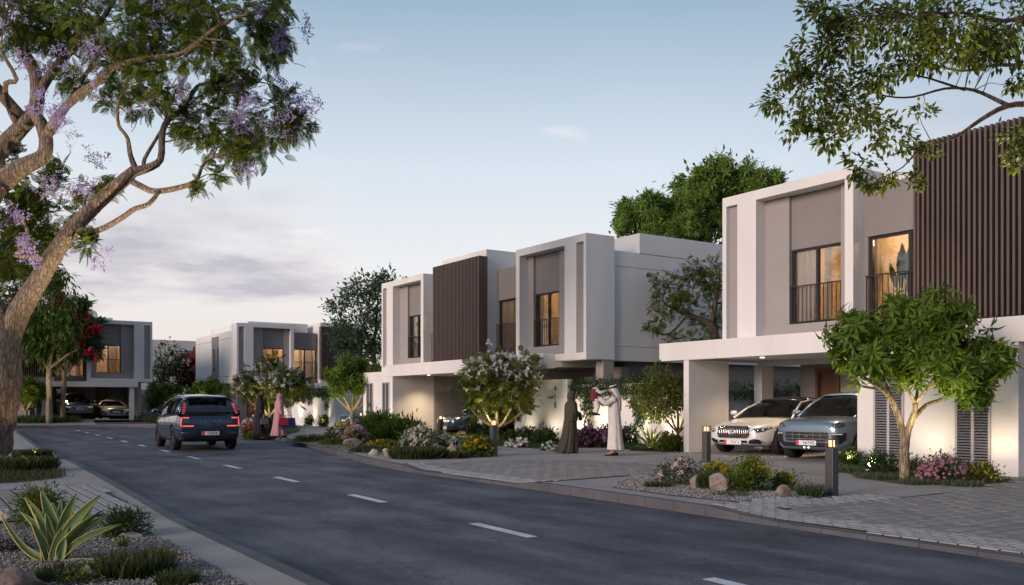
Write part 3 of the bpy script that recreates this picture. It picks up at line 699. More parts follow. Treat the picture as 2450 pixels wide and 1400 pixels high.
# slatted side gate of the carport
gt = thing('side_gate', (20.2, 36.7, 0), 'grey slatted fence panel at the back of the carport behind the dark blue car', 'gate')
m = MB(); m.box(20.15, 23.3, 36.62, 36.66, 1.86, 1.94); m.box(20.15, 23.3, 36.62, 36.66, .06, .12); m.build('frame', LOUVRE, gt)
me_s = boxmesh('slat', .055, .04, 1.8, LOUVRE)
for i in range(34): inst('slat', me_s, (20.2 + i * .092, 36.60, .98), gt)

# ---- far house facing us at the end of the street, right of the bend
F3 = Fr((19.1, 62.9), (1, 0), (0, 1))
H3 = thing('house', (19.1, 62.9, 0), 'far white house facing down the street with two tall slit windows in its side wall', 'house', 'white two-storey houses of the street')
half(F3, H3, .15, w1=dict(curt=((.02, .3),), seed=11, lit=80), w2=dict(mull=(.5,), curt=((.3, .42), (.5, .95)), seed=12, lit=80), depth=11, sidegap=(4.6, 6.5), hb=(1.2, 5.6, 1.25))
centre(F3, H3, 5.95, 9.2, 0.125)
part(F3, 'canopy', [(3.3, 11, -.5, -.01, 2.42, 2.80), (3.3, 11, -.01, 5.2, 2.5, 2.78)], WHITE, H3)
part(F3, 'ground_wall', [(.3, .6, .9, 10.8, 0, 2.778), (.6, 1.0, .9, 1.2, 0, 2.798), (2.5, 3.6, .9, 1.2, 0, 2.798), (1.0, 2.5, .9, 1.2, 2.3, 2.798), (3.6, 11, 5, 5.2, 0, 2.49)], TAUPE, H3)
window(F3, H3, 1.0, 2.5, .1, 2.3, .95, mull=(.3, .6), curt=((.0, .25), (.75, 1.)), room=(.7, 3.4, 3.0, .1, 2.4), lit=30, seed=13, wallcol=M('room terracotta', (.5, .3, .18), .8, .05))

# ---- far house on the left
F4 = Fr((14.15, 65.6), (-1, 0), (0, 1))
H4 = thing('house', (14.15, 65.6, .3), 'far left white house behind the trees with two cars in its open carport', 'house', 'white two-storey houses of the street')
half(F4, H4, .3, w1=dict(curt=((.1, .48),), seed=14, lit=70), w2=dict(mull=(.5,), curt=((.1, .25), (.6, .9)), seed=15, lit=70), depth=11, hb=(2.3, 7.65, 1.25))
centre(F4, H4, 5.95, 9.3, 0.125)
part(F4, 'canopy', [(.95, 10, -.12, -.01, 2.44, 2.79), (.95, 10, -.01, 5.5, 2.5, 2.78)], WHITE, H4)
part(F4, 'column', [(1.15, 1.42, .1, .45, .2, 2.498)], WHITE, H4)
part(F4, 'ground_wall', [(.55, .8, .9, 10.8, .2, 2.778), (.8, 1.8, 5.3, 5.5, .2, 2.498), (2.75, 4.9, 5.3, 5.5, .2, 2.498), (5.35, 6.5, 5.3, 5.5, .2, 2.498)], TAUPEL, H4)
part(F4, 'store', [(6.45, 9.2, -.1, 5.2, .1, 2.438)], WHITE, H4)
louvre(F4, H4, 6.75, 7.5, .35, 2.3, -.105, .11)
part(F4, 'door', [(1.82, 2.73, 5.36, 5.42, .3, 2.48)], WOODD, H4)
window(F4, H4, 4.92, 5.33, .35, 2.48, 5.34, mull=(), curt=((.2, .8),), room=(4.9, 5.36, 6.2, .3, 2.5), lit=14, seed=16)
for a_ in (2.2, 5.0): soffit(F4.pt(a_, 2.6, 2.498), 160, root=H4)

# ---- a house further back between the two
H5 = thing('house', (21, 88, 0), 'most distant pale house glimpsed through the gap between the two far houses', 'house', 'white two-storey houses of the street')
m = MB(); m.box(13, 30, 88, 100, 0, 7.2); m.build('wall', WHITE, H5)
m = MB(); m.box(21.8, 26, 87.9, 87.997, 3.2, 6.3); m.build('panel', TAUPE, H5)
m = MB(); m.box(14, 20, 87.9, 87.997, .2, 2.6); m.build('ground_panel', TAUPE, H5)

# ---- garden walls
m = MB(); m.box(18.75, 18.97, 24.75, 27.95, -.05, 2.17)
W415 = tag(m.build('garden_wall', WHITE, None, loc=(19.1, 26.3, 0)), 'white garden wall with upright house number 415', 'wall', 'white garden walls along the street')
NUM = M('number metal', (.16, .15, .15), .45, 0, metal=.5)
for i, ch in enumerate('415'):
    M4 = Matrix.Translation((18.745, 25.42, 1.84 - .285 * i)) @ Matrix(((0, 0, -1, 0), (-1, 0, 0, 0), (0, 1, 0, 0), (0, 0, 0, 1)))
    textmesh(ch, .27, .02, NUM, 'house_number', W415, M4)
m = MB(); m.box(18.98, 19.18, 18.5, 27.9, -.05, 1.98)
W2 = tag(m.build('garden_wall', WHITE, None, loc=(20.1, 22, 0)), 'white garden wall hung with ivy behind the man lifting the child', 'wall', 'white garden walls along the street')
m = MB(); m.box(19.2, 32, 21.4, 21.6, -.05, 1.9)
W3 = tag(m.build('garden_wall', WHITE, None, loc=(26, 21.5, 0)), 'dim garden wall seen through the gap beside the white sedan', 'wall', 'white garden walls along the street')
m = MB(); m.box(20.2, 20.4, 48.6, 55.2, -.05, 2.1)
W4 = tag(m.build('garden_wall', WHITE, None, loc=(20.3, 52, 0)), 'far garden wall lit by three uplights under trailing ivy', 'wall', 'white garden walls along the street')
m = MB(); m.box(19.95, 20.25, 55.22, 57.0, -.05, 2.2)
W5 = tag(m.build('garden_wall', WHITE, None, loc=(20.1, 56, 0)), 'short white wall with house number beside the woman in pink', 'wall', 'white garden walls along the street')
for i, ch in enumerate('413'):
    M4 = Matrix.Translation((19.945, 55.65, 1.75 - .34 * i)) @ Matrix(((0, 0, -1, 0), (-1, 0, 0, 0), (0, 1, 0, 0), (0, 0, 0, 1)))
    textmesh(ch, .3, .02, NUM, 'house_number', W5, M4)
m = MB(); m.box(20.2, 27, 48.35, 48.59, -.05, 2.5); m.box(20.22, 20.5, 48.3, 48.348, -.05, 2.5)
W6 = tag(m.build('garden_wall', WHITE, None, loc=(23, 48.4, 0)), 'tall white wall end behind the teal car', 'wall', 'white garden walls along the street')
m = MB(); m.box(13.4, 19.3, 69.4, 69.6, .2, 2.0)
W7 = tag(m.build('garden_wall', WHITE, None, loc=(16, 69.5, 0)), 'low garden wall between the two far houses behind small round trees', 'wall', 'white garden walls along the street')

# ================================================================ plants
T_LEAF = (np.array([(0, 0, 0), (.45, .22, .05), (.5, 0, -.01), (1, 0, -.10), (.45, -.22, .05)]), [(0, 2, 3, 1), (0, 4, 3, 2)])
T_LONG = (np.array([(0, 0, 0), (.55, .13, .05), (.55, 0, .02), (1, 0, -.16), (.55, -.13, .05)]), [(0, 2, 3, 1), (0, 4, 3, 2)])
def _frond(n=9, l=.26, w=.068, droop=.25):
    V, F = [], []
    for i in range(n):
        x = .12 + .86 * i / (n - 1); z = -droop * x * x; ln = l * math.sin(math.pi * (.22 + .74 * i / (n - 1))) + .03
        for s_ in (-1, 1):
            o = len(V); V += [(x - w * .5, 0, z), (x + w * .5, 0, z), (x + w * .9 + .3 * ln, s_ * ln, z - .05), (x + .2 * ln, s_ * ln, z - .05)]
            F.append((o, o + 1, o + 2, o + 3) if s_ > 0 else (o + 3, o + 2, o + 1, o))
    o = len(V); V += [(0, -.008, 0), (0, .008, 0), (1, .006, -droop), (1, -.006, -droop)]; F.append((o, o + 1, o + 2, o + 3))
    return np.array(V), F
T_FROND = _frond(); T_FERN = _frond(7, .36, .10, .15)
def _rosette(n=13, r=random.Random(3)):
    V, F = [], []
    for i in range(n):
        a = 2 * math.pi * i / n * 1.62; e = r.uniform(-.75, .85); ln = r.uniform(.62, 1.0)
        R = Matrix.Rotation(a, 3, 'Z') @ Matrix.Rotation(-e, 3, 'Y'); o = len(V)
        for p in T_LONG[0]: V.append(tuple(R @ (Vector((p[0], p[1] * 1.0, p[2] - .22 * p[0] * p[0])) * ln)))
        F += [tuple(o + k for k in q) for q in T_LONG[1]]
    V = np.array(V); return V[:, [2, 1, 0]] * np.array([1, 1, -1]), F       # opens along +x
T_ROS = _rosette()
def _blossom(n, spread, sz, r=random.Random(5)):
    V, F = [], []
    for i in range(n):
        c = Vector((r.uniform(-.2, 1), 0, 0)); k = spread * (1.1 - c.x); c += Vector((0, r.gauss(0, k), r.gauss(0, k)))
        for j in range(2):
            u_ = Vector((r.gauss(0, 1), r.gauss(0, 1), r.gauss(0, 1))).normalized(); w_ = u_.orthogonal().normalized(); o = len(V)
            for q in (u_, w_, -u_, -w_): V.append(tuple(c + q * sz * r.uniform(.7, 1.2)))
            F.append((o, o + 1, o + 2, o + 3))
    return np.array(V), F
T_PAN = _blossom(22, .22, .085)          # loose panicle
T_FLW = _blossom(6, .28, .42)            # small cluster
def _flower(n=5):
    V, F = [], []
    for i in range(n):
        a = 2 * math.pi * i / n; o = len(V)
        V += [(0, 0, 0), (.25, .6 * math.cos(a - .5), .6 * math.sin(a - .5)), (.28, math.cos(a), math.sin(a)), (.25, .6 * math.cos(a + .5), .6 * math.sin(a + .5))]; F.append((o, o + 1, o + 2, o + 3))
    return np.array(V), F
T_ROSE = _flower()
LM = dict(
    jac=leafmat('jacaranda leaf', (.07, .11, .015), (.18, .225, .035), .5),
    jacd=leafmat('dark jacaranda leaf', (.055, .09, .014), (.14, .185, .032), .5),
    purple=leafmat('jacaranda flower', (.46, .36, .66), (.74, .64, .88), .5, .6),
    frangi=leafmat('frangipani leaf', (.07, .13, .016), (.165, .24, .032), .42, .26),
    olive=leafmat('olive leaf', (.075, .10, .02), (.175, .195, .038), .42),
    dark=leafmat('evergreen leaf', (.025, .052, .02), (.07, .115, .038), .35),
    blueg=leafmat('blue green leaf', (.065, .12, .07), (.13, .20, .10), .45),
    elm=leafmat('elm leaf', (.065, .10, .022), (.17, .205, .04), .5),
    willow=leafmat('willow leaf', (.05, .10, .018), (.14, .21, .04), .45),
    mid=leafmat('shrub leaf', (.035, .065, .02), (.085, .125, .035), .3),
    lime=leafmat('lime leaf', (.06, .10, .015), (.15, .19, .03), .35),
    ivy=leafmat('ivy leaf', (.018, .045, .022), (.06, .105, .035), .25),
    grassd=leafmat('grass blade', (.03, .045, .014), (.085, .10, .035), .3),
    grassg=leafmat('grey green leaf', (.06, .085, .045), (.12, .15, .08), .3),
    white=leafmat('white petal', (.68, .65, .60), (.86, .83, .78), .4, .6),
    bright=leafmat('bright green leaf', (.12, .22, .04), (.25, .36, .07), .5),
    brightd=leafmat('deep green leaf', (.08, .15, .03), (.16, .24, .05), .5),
    pinkw=leafmat('blush petal', (.55, .36, .38), (.75, .55, .55), .4, .6),
    pink=leafmat('pink petal', (.42, .16, .26), (.60, .28, .40), .4, .6),
    red=leafmat('red petal', (.35, .02, .03), (.6, .06, .08), .35, .6),
    coral=leafmat('coral petal', (.45, .10, .10), (.62, .18, .17), .35, .6),
    yellow=leafmat('yellow petal', (.50, .38, .02), (.72, .58, .05), .4, .6),
    ylime=leafmat('yellow green petal', (.30, .30, .03), (.55, .52, .08), .4, .6),
    wine=leafmat('wine leaf', (.05, .028, .042), (.11, .055, .08), .3),
    lilac=leafmat('lilac petal', (.20, .15, .26), (.38, .32, .46), .35, .6),
)
def blob(px, py, r, d, dd=0.0, flat=.85, deep=1.0):
    c = at(px, py, d + dd); k = r / FPX * (d + dd); return (c.x, c.y, c.z, k * deep, k * deep, k * flat)
def clumps(blobs, per, rng):
    """centres of leaf clumps spread through the blobs, and the blob each belongs to"""
    vol = np.array([b[3] * b[4] * b[5] for b in blobs]) ** .72; out_ = []
    tot = vol.sum()
    for b, w in zip(blobs, vol):
        for _ in range(max(2, int(round(per * w / tot)))):
            v = rng.normal(0, 1, 3); v /= np.linalg.norm(v); r = rng.random() ** .42
            out_.append((b[0] + v[0] * b[3] * r, b[1] + v[1] * b[4] * r, b[2] + v[2] * b[5] * r, b[0], b[1], b[2], (b[3] + b[5]) / 2))
    return np.array(out_)
def leaves(name, cl, n, lo, hi, tmpl, mat, root, rng, sig=.22, outw=1.0, droop=.3, parts=0, stuff=True, up=0.0):
    """n leaves (or sprays) gathered round the clump centres"""
    i = rng.integers(0, len(cl), n); c = cl[i]; s_ = c[:, 6:7] * sig
    pos = c[:, :3] + rng.normal(0, 1, (n, 3)) * s_
    D = (pos - c[:, 3:6]); D /= np.maximum(np.linalg.norm(D, axis=1, keepdims=True), 1e-6)
    D = D * outw + rng.normal(0, .55, (n, 3)); D[:, 2] += up - droop
    R = frames(D, rng.normal(0, .5, n)); sc = rng.uniform(lo, hi, n)
    if parts:
        dist = np.linalg.norm(pos - np.array([0, 0, EYE]), axis=1) - sc * 3; od = np.argsort(dist); R, pos, sc = R[od], pos[od], sc[od]
        me = bpy.data.meshes.new('leaf'); me.from_pydata([tuple(v) for v in tmpl[0]], [], tmpl[1]); me.materials.append(mat)
        o = org(root)
        for k in range(min(parts, n)):
            ob = bpy.data.objects.new('leaf', me); COL.objects.link(ob); ob.parent = root
            m4 = Matrix([list(R[k][0] * sc[k]) + [0], list(R[k][1] * sc[k]) + [0], list(R[k][2] * sc[k]) + [0], [0, 0, 0, 1]])
            m4.translation = Vector(pos[k]) - o; ob.matrix_basis = m4
        R, pos, sc = R[parts:], pos[parts:], sc[parts:]
    ob = scatter(name, tmpl[0], tmpl[1], pos, R, sc, mat, root)
    if stuff: ob['kind'] = 'stuff'
    return ob
def pxpath(q, d):
    """[(px, py, width px, depth offset)] -> points, radii, made smooth"""
    P_ = [at(a[0], a[1], d + (a[3] if len(a) > 3 else 0)) for a in q]; R_ = [a[2] / 2 / FPX * d for a in q]
    if len(P_) < 3: return P_, R_
    pts, rr = [], []
    for i in range(len(P_) - 1):
        p0, p1, p2, p3 = P_[max(i - 1, 0)], P_[i], P_[i + 1], P_[min(i + 2, len(P_) - 1)]
        for t in (0, .33, .67):
            pts.append(0.5 * ((2 * p1) + (p2 - p0) * t + (2 * p0 - 5 * p1 + 4 * p2 - p3) * t * t + (3 * p1 - p0 - 3 * p2 + p3) * t ** 3)); rr.append(R_[i] + (R_[i + 1] - R_[i]) * t)
    return pts + [P_[-1]], rr + [R_[-1]]
def tree(name, label, base, d, paths, blobs, leafs, bark, group=None, nclump=60, seed=1, twig=.012, cat='tree', twigs=True, nseg=8):
    rng = np.random.default_rng(seed); random.seed(seed)
    root = thing(name, base, label, cat, group); nodes = []
    for i, q in enumerate(paths):
        pts, rr = pxpath(q, d)
        if i == 0:
            pts[0] = Vector((pts[0].x, pts[0].y, base[2] - .05))
        m = MB(); m.tube(pts, rr, nseg if i else nseg + 4, jit=.12 if i == 0 else .08); m.build('trunk' if i == 0 else 'limb', bark, root, smooth=True)
        nodes += list(zip(pts, rr))[len(pts) // 3 if i == 0 else 0:]
    cl = clumps(blobs, nclump, rng)
    if twigs:
        m = MB(); NP = np.array([tuple(p) for p, r in nodes])
        for c in cl:
            cc = c[:3]; dd = np.linalg.norm(NP - cc, axis=1) + 0.9 * np.maximum(0, NP[:, 2] - cc[2]); k = int(np.argmin(dd)); a = Vector(NP[k]); b = Vector(cc); r0 = min(nodes[k][1] * .55, twig * (1 + .6 * (b - a).length))
            mid = a.lerp(b, .5) + Vector((rng.normal(0, .08), rng.normal(0, .08), .10)) * (b - a).length
            m.tube([a, a.lerp(mid, .6) , mid, mid.lerp(b, .6), b], [r0, r0 * .8, r0 * .62, r0 * .45, r0 * .2], 5)
            for _ in range(2):
                e = b + Vector(rng.normal(0, c[6] * .3, 3)); m.tube([mid.lerp(b, .5), b.lerp(e, .4) , e], [r0 * .4, r0 * .28, r0 * .12], 4, cap=False)
        tag(m.build('twigs', bark, root, smooth=True), kind='stuff')
    for L_ in leafs:
        k = dict(L_); kc = k.pop('cl', None); nm = k.pop('name', 'crown')
        c2 = cl
        if kc == 'top': c2 = cl[cl[:, 2] > np.quantile(cl[:, 2], .45)]
        elif kc is not None: c2 = clumps(kc, k.pop('per', 30), rng)
        leaves(nm, c2, k.pop('n'), k.pop('lo'), k.pop('hi'), k.pop('t'), k.pop('m'), root, rng, **k)
    return root
def uplight(p, tgt, e, cone=75, col=(1, .80, .42), label=None, fixture=True):
    if fixture:
        m = MB(); m.lathe([(0, 0), (.045, 0), (.045, .10), (.05, .12), (0, .12)], (p[0], p[1], p[2] - .02), 'z', 10); m.lathe([(.0, .125), (.04, .125)], (p[0], p[1], p[2] - .02), 'z', 10, 1)
        tag(m.build('garden_spotlight', [BRONZE, glow('spot glow', (1, .82, .5), 1.2)], None, loc=p), label, 'garden light', 'garden spotlights among the plants')
    lamp('uplight', 'SPOT', (p[0], p[1], p[2] + .16), e, col, .05, tgt, cone, .9)

# ---- the jacaranda on the left
DJ = 22.0
jb = at(-30, 1104, DJ); jb.z = 0
JP = [
    [(-34, 1112, 108), (-24, 1050, 98), (-8, 980, 92), (2, 910, 90), (2, 850, 92), (-4, 796, 88), (-26, 740, 74)],
    [(4, 846, 66), (24, 792, 58), (58, 726, 50), (95, 668, 45), (140, 592, 40), (190, 530, 36), (258, 464, 33), (300, 428, 30), (322, 408, 25)],
    [(318, 412, 24), (352, 402, 20), (384, 382, 16), (388, 322, 15, .2), (402, 288, 14, .3), (448, 252, 10, .5), (472, 206, 8, .7), (560, 190, 5, .8), (640, 200, 3, .9)],
    [(326, 408, 16), (312, 372, 12), (305, 330, 9, -.2), (284, 300, 8, -.4), (283, 250, 7, -.5), (300, 210, 5, -.6), (306, 180, 3, -.7)],
    [(308, 430, 16), (338, 446, 15), (372, 458, 14, -.2), (432, 448, 13, -.4), (470, 430, 9, -.5), (492, 386, 7, -.6), (552, 362, 4, -.7), (600, 340, 3, -.8)],
    [(178, 548, 18), (230, 553, 14, -.2), (290, 522, 13, -.3), (322, 500, 12, -.4), (356, 488, 11, -.4), (382, 456, 10, -.3)],
    [(345, 402, 12), (346, 380, 9), (374, 332, 8, .2), (392, 298, 6, .3), (410, 240, 5, .5), (440, 190, 3, .6)],
    [(118, 628, 18), (78, 611, 15, -.3), (38, 611, 11, -.5), (64, 584, 9, -.6), (58, 534, 7, -.8), (10, 502, 5, -1)],
    [(200, 520, 8), (206, 470, 6, .2), (232, 446, 4, .4)],
    [(-24, 745, 72), (-62, 650, 66, -.4), (-70, 560, 62, -.6), (-34, 486, 56, -.6), (4, 436, 50, -.5), (60, 398, 40, -.4), (104, 372, 34, -.3), (110, 332, 32, -.3), (96, 292, 30, -.3), (72, 258, 24, -.2)],
    [(-64, 590, 50, -.6), (-50, 470, 46, .2), (-10, 372, 44, .5), (44, 312, 40, .6), (84, 262, 36, .6), (88, 190, 32, .6), (62, 132, 27, .6), (22, 62, 20, .6), (-6, -10, 14, .6)],
    [(-40, 170, 30, .2), (0, 222, 28, .4), (46, 274, 28, .6), (60, 292, 26, .6)],
    [(86, 236, 24, .6), (132, 162, 22, .5), (198, 92, 16, .4), (244, 46, 12, .3), (280, -10, 8, .2)],
    [(108, 330, 24, -.3), (160, 252, 20, -.6), (238, 192, 17, -.8), (272, 160, 15, -.9), (352, 142, 14, -1), (424, 132, 12, -1.1), (466, 106, 9, -1.2), (530, 58, 7, -1.2), (610, 26, 4, -1.2)],
    [(112, 332, 14, -.3), (142, 290, 13, 0), (190, 200, 10, .4), (260, 120, 8, .6), (360, 126, 7, .7), (376, 62, 5, .8), (420, 10, 3, .9)],
    [(46, 308, 16, .6), (18, 250, 13, .2), (14, 200, 12, -.4), (40, 190, 10, -.6), (0, 120, 7, -.8)],
]
def B_(L_, d, **k): return [blob(x, y, r, d, dd, **k) for x, y, r, dd in L_]
JB = B_([(40, 40, 120, 0), (160, 30, 120, .6), (290, 60, 130, -.4), (420, 50, 120, .4), (530, 40, 110, -.5), (620, 40, 90, .2), (660, 95, 55, -.2), (110, 150, 80, 1), (250, 190, 70, .6), (400, 175, 70, -.6),
         (520, 140, 80, -.5), (590, 150, 60, -.8), (350, 250, 60, .5), (270, 240, 45, -.5), (500, 280, 75, .5), (600, 262, 85, .6), (690, 262, 60, .6), (640, 320, 85, .3), (540, 335, 70, .2), (700, 310, 45, .8),
         (580, 392, 45, -.6), (515, 425, 38, -.6), (470, 300, 40, .3), (420, 280, 36, .4), (40, 520, 70, 1.5), (115, 505, 70, 1.2), (30, 610, 75, 1.6), (90, 430, 50, .8), (160, 430, 50, .8), (225, 425, 36, .5), (110, 590, 50, 1.4),
         (215, 585, 30, -.3), (30, 400, 60, 1.5), (250, 455, 26, .2), (330, 160, 60, 0)], DJ)
JF = B_([(165, 148, 38, -1.6), (225, 135, 30, -1.2), (98, 250, 34, -1.2), (140, 272, 30, -1.4), (205, 215, 26, -1), (702, 60, 32, 0), (655, 105, 28, 0), (610, 290, 42, -.4), (690, 300, 36, 0), (745, 232, 36, .5),
         (560, 290, 34, -.4), (355, 215, 30, 0), (300, 265, 26, 0), (186, 470, 34, -.4), (232, 372, 28, 0), (18, 530, 36, -1), (55, 580, 30, -1), (245, 612, 18, -.5), (590, 420, 26, -1), (545, 210, 34, 0), (480, 292, 28, 0), (680, 205, 40, .4),
         (620, 225, 40, .4), (430, 215, 30, -.4), (125, 240, 26, -1.8), (60, 150, 40, -.6), (30, 40, 40, -.6), (240, 5, 34, 0), (380, 40, 26, -1), (640, 20, 28, -.6), (150, 300, 22, -1.2), (110, 440, 36, 0), (525, 215, 30, .3), (720, 280, 30, .3), (70, 615, 24, -1)], DJ)
tree('jacaranda_tree', 'big jacaranda with lilac blossom and rough forked trunk beside the left pavement', jb, DJ, JP, JB,
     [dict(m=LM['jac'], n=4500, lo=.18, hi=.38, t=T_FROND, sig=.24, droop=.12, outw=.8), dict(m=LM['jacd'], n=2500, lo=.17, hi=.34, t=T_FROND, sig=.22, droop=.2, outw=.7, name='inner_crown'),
      dict(m=LM['purple'], n=500, lo=.15, hi=.29, t=T_PAN, cl=JF, per=110, sig=.34, name='blossoms', droop=.0, outw=.6)], BARK, 'trees along the street', 200, 11, .013, nseg=10)
uplight(gr(95, 1096) + Vector((-.2, -.9, 0)), at(10, 820, DJ), 110, 70, (1, .70, .40), 'garden spotlight in the grass at the foot of the jacaranda')
lamp('uplight', 'SPOT', at(330, 1090, 20.0), 2200, (1, .80, .50), .08, at(330, 300, DJ), 100, 1.0)  # added lamp without fixture, brightens the jacaranda crown from below

# ---- dense green tree just behind the jacaranda
d = 40
tree('bushy_tree', 'dense mid green tree filling the left edge behind the jacaranda trunk', gr(-40, 1018), d,
     [[(-40, 1018, 40), (-36, 900, 34), (-30, 780, 28), (-20, 680, 20)]], B_([(40, 640, 60, 0), (-30, 600, 80, 0), (60, 560, 55, 0), (20, 720, 50, 0), (110, 640, 40, 1), (-10, 500, 60, 0), (80, 700, 40, -1), (120, 590, 36, 1)], d),
     [dict(m=LM['dark'], n=2600, lo=.22, hi=.42, t=T_LONG, sig=.3, droop=.5), dict(m=LM['jacd'], n=500, lo=.4, hi=.7, t=T_FROND, sig=.3)], BARKD, 'trees along the street', 60, 12)
# ---- pale willow-like tree and flame tree before the far left house
d = 57.0
tree('willow_tree', 'feathery yellow green tree on a slim lit trunk before the far left house', Vector((*at(118, 1003, d).xy, .06)), d,
     [[(118, 1003, 15), (118, 960, 13), (117, 900, 12), (120, 860, 10), (128, 820, 6)], [(120, 880, 7), (160, 850, 5), (190, 835, 3)], [(118, 890, 7), (95, 850, 5), (70, 820, 3)]],
     B_([(95, 770, 60, 0), (130, 720, 50, 0), (150, 790, 48, 0), (60, 810, 46, 0), (110, 830, 40, 0), (170, 800, 32, 0), (90, 700, 40, .5), (60, 740, 40, 0), (135, 670, 26, 0)], d),
     [dict(m=LM['willow'], n=4200, lo=.3, hi=.65, t=T_LONG, sig=.34, droop=.9, outw=.4)], BARKP, 'trees along the street', 80, 13, .03)
d = 58.3
tree('flame_tree', 'flat-topped flame tree with red blossom before the far left house', Vector((*at(150, 1002, d).xy, .15)), d,
     [[(150, 1002, 12), (152, 930, 11), (160, 870, 10), (185, 840, 7)], [(152, 900, 7), (190, 860, 5), (225, 845, 3)]],
     B_([(190, 790, 36, 0), (212, 800, 26, 0), (165, 745, 32, 0), (196, 742, 20, 0), (220, 835, 20, 0), (175, 830, 34, 0), (225, 778, 16, 0), (150, 715, 18, 0)], d, flat=.6, deep=.6),
     [dict(m=LM['blueg'], n=1300, lo=.4, hi=.8, t=T_FROND, sig=.26, droop=.0), dict(m=LM['red'], n=150, lo=.13, hi=.24, t=T_FLW, cl=B_([(150, 728, 14, -.9), (178, 750, 16, -1), (204, 775, 14, -1), (222, 785, 9, -1), (205, 806, 9, -1), (226, 843, 14, -1), (142, 752, 9, -.9), (190, 822, 7, -1)], d), per=20, name='blossoms', sig=.6)], BARKP, 'trees along the street', 70, 14, .03)
lamp('uplight', 'SPOT', at(112, 1004, 55.8), 300, (1, .78, .45), .05, at(118, 800, 57), 60, .9)
# ---- dark tree behind the double house
d = 57
tree('spreading_tree', 'airy dark green tree rising behind the left end of the middle house', Vector((*gr(905, 1018).xy, 0)), d,
     [[(905, 1018, 14), (900, 900, 12), (890, 840, 10), (870, 780, 6)], [(895, 850, 8), (850, 800, 5), (815, 760, 3)], [(892, 845, 8), (900, 770, 6), (905, 700, 3)]],
     B_([(810, 738, 32, 0), (850, 715, 40, 0), (890, 690, 42, 0), (925, 690, 40, 0), (830, 800, 42, 0), (870, 780, 50, 0), (900, 820, 40, 0), (870, 840, 46, 0), (940, 740, 40, 1), (820, 840, 26, 0), (910, 760, 40, 0)], d, flat=.7),
     [dict(m=LM['blueg'], n=6000, lo=.18, hi=.38, t=T_LEAF, sig=.32, droop=.1)], BARKD, 'trees along the street', 120, 15, .02)
# ---- big trees behind the near house
d = 60
tree('shade_tree', 'large bright green tree showing above the roofs behind the near house', Vector((*gr(1700, 1015).xy, 0)), d,
     [[(1700, 1015, 34), (1690, 800, 30), (1690, 650, 24), (1700, 540, 14)], [(1690, 660, 18), (1600, 580, 12), (1540, 540, 6)], [(1700, 620, 16), (1780, 520, 10), (1830, 450, 5)]],
     B_([(1510, 545, 44, 0), (1550, 505, 52, 0), (1600, 540, 60, 0), (1660, 480, 60, 0), (1700, 440, 46, 0), (1740, 420, 40, 0), (1650, 560, 60, 0), (1720, 520, 60, 1), (1790, 440, 52, 0), (1840, 428, 36, 0), (1860, 440, 22, 0), (1500, 520, 34, 0), (1570, 560, 50, -1), (1680, 420, 26, 0), (1780, 500, 50, 1)], d),
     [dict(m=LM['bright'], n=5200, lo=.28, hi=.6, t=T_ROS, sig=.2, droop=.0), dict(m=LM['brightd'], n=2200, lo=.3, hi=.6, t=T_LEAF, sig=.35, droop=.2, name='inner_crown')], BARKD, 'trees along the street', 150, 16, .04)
# ---- small jacaranda against the side wall
d = 30.5
tree('jacaranda_tree', 'small jacaranda with thin lilac blossom against the grey side wall', Vector((*gr(1712, 1062).xy, 0)), d,
     [[(1712, 1062, 30), (1714, 900, 28), (1708, 800, 24), (1690, 770, 16), (1640, 752, 9), (1615, 740, 7)], [(1700, 790, 14), (1715, 700, 10), (1700, 660, 6), (1670, 640, 3)], [(1620, 742, 7), (1585, 720, 4), (1600, 680, 3)], [(1640, 760, 6), (1600, 800, 4), (1560, 790, 3)], [(1705, 740, 8), (1720, 690, 6), (1722, 640, 3)]],
     B_([(1590, 670, 30, 0), (1620, 690, 34, 0), (1670, 650, 40, 0), (1700, 640, 30, .4), (1690, 700, 34, .3), (1600, 730, 36, 0), (1570, 775, 24, -.2), (1700, 760, 36, .4), (1640, 730, 26, 0), (1660, 820, 30, -.3), (1610, 815, 26, -.4), (1720, 720, 30, .5), (1640, 660, 26, 0), (1575, 690, 14, 0)], d),
     [dict(m=LM['jac'], n=1700, lo=.12, hi=.25, t=T_FROND, sig=.26, droop=.1), dict(m=LM['purple'], n=50, lo=.16, hi=.28, t=T_PAN, name='blossoms', cl='top', sig=.36, droop=-.2)], BARKD, 'trees along the street', 90, 17, .012)
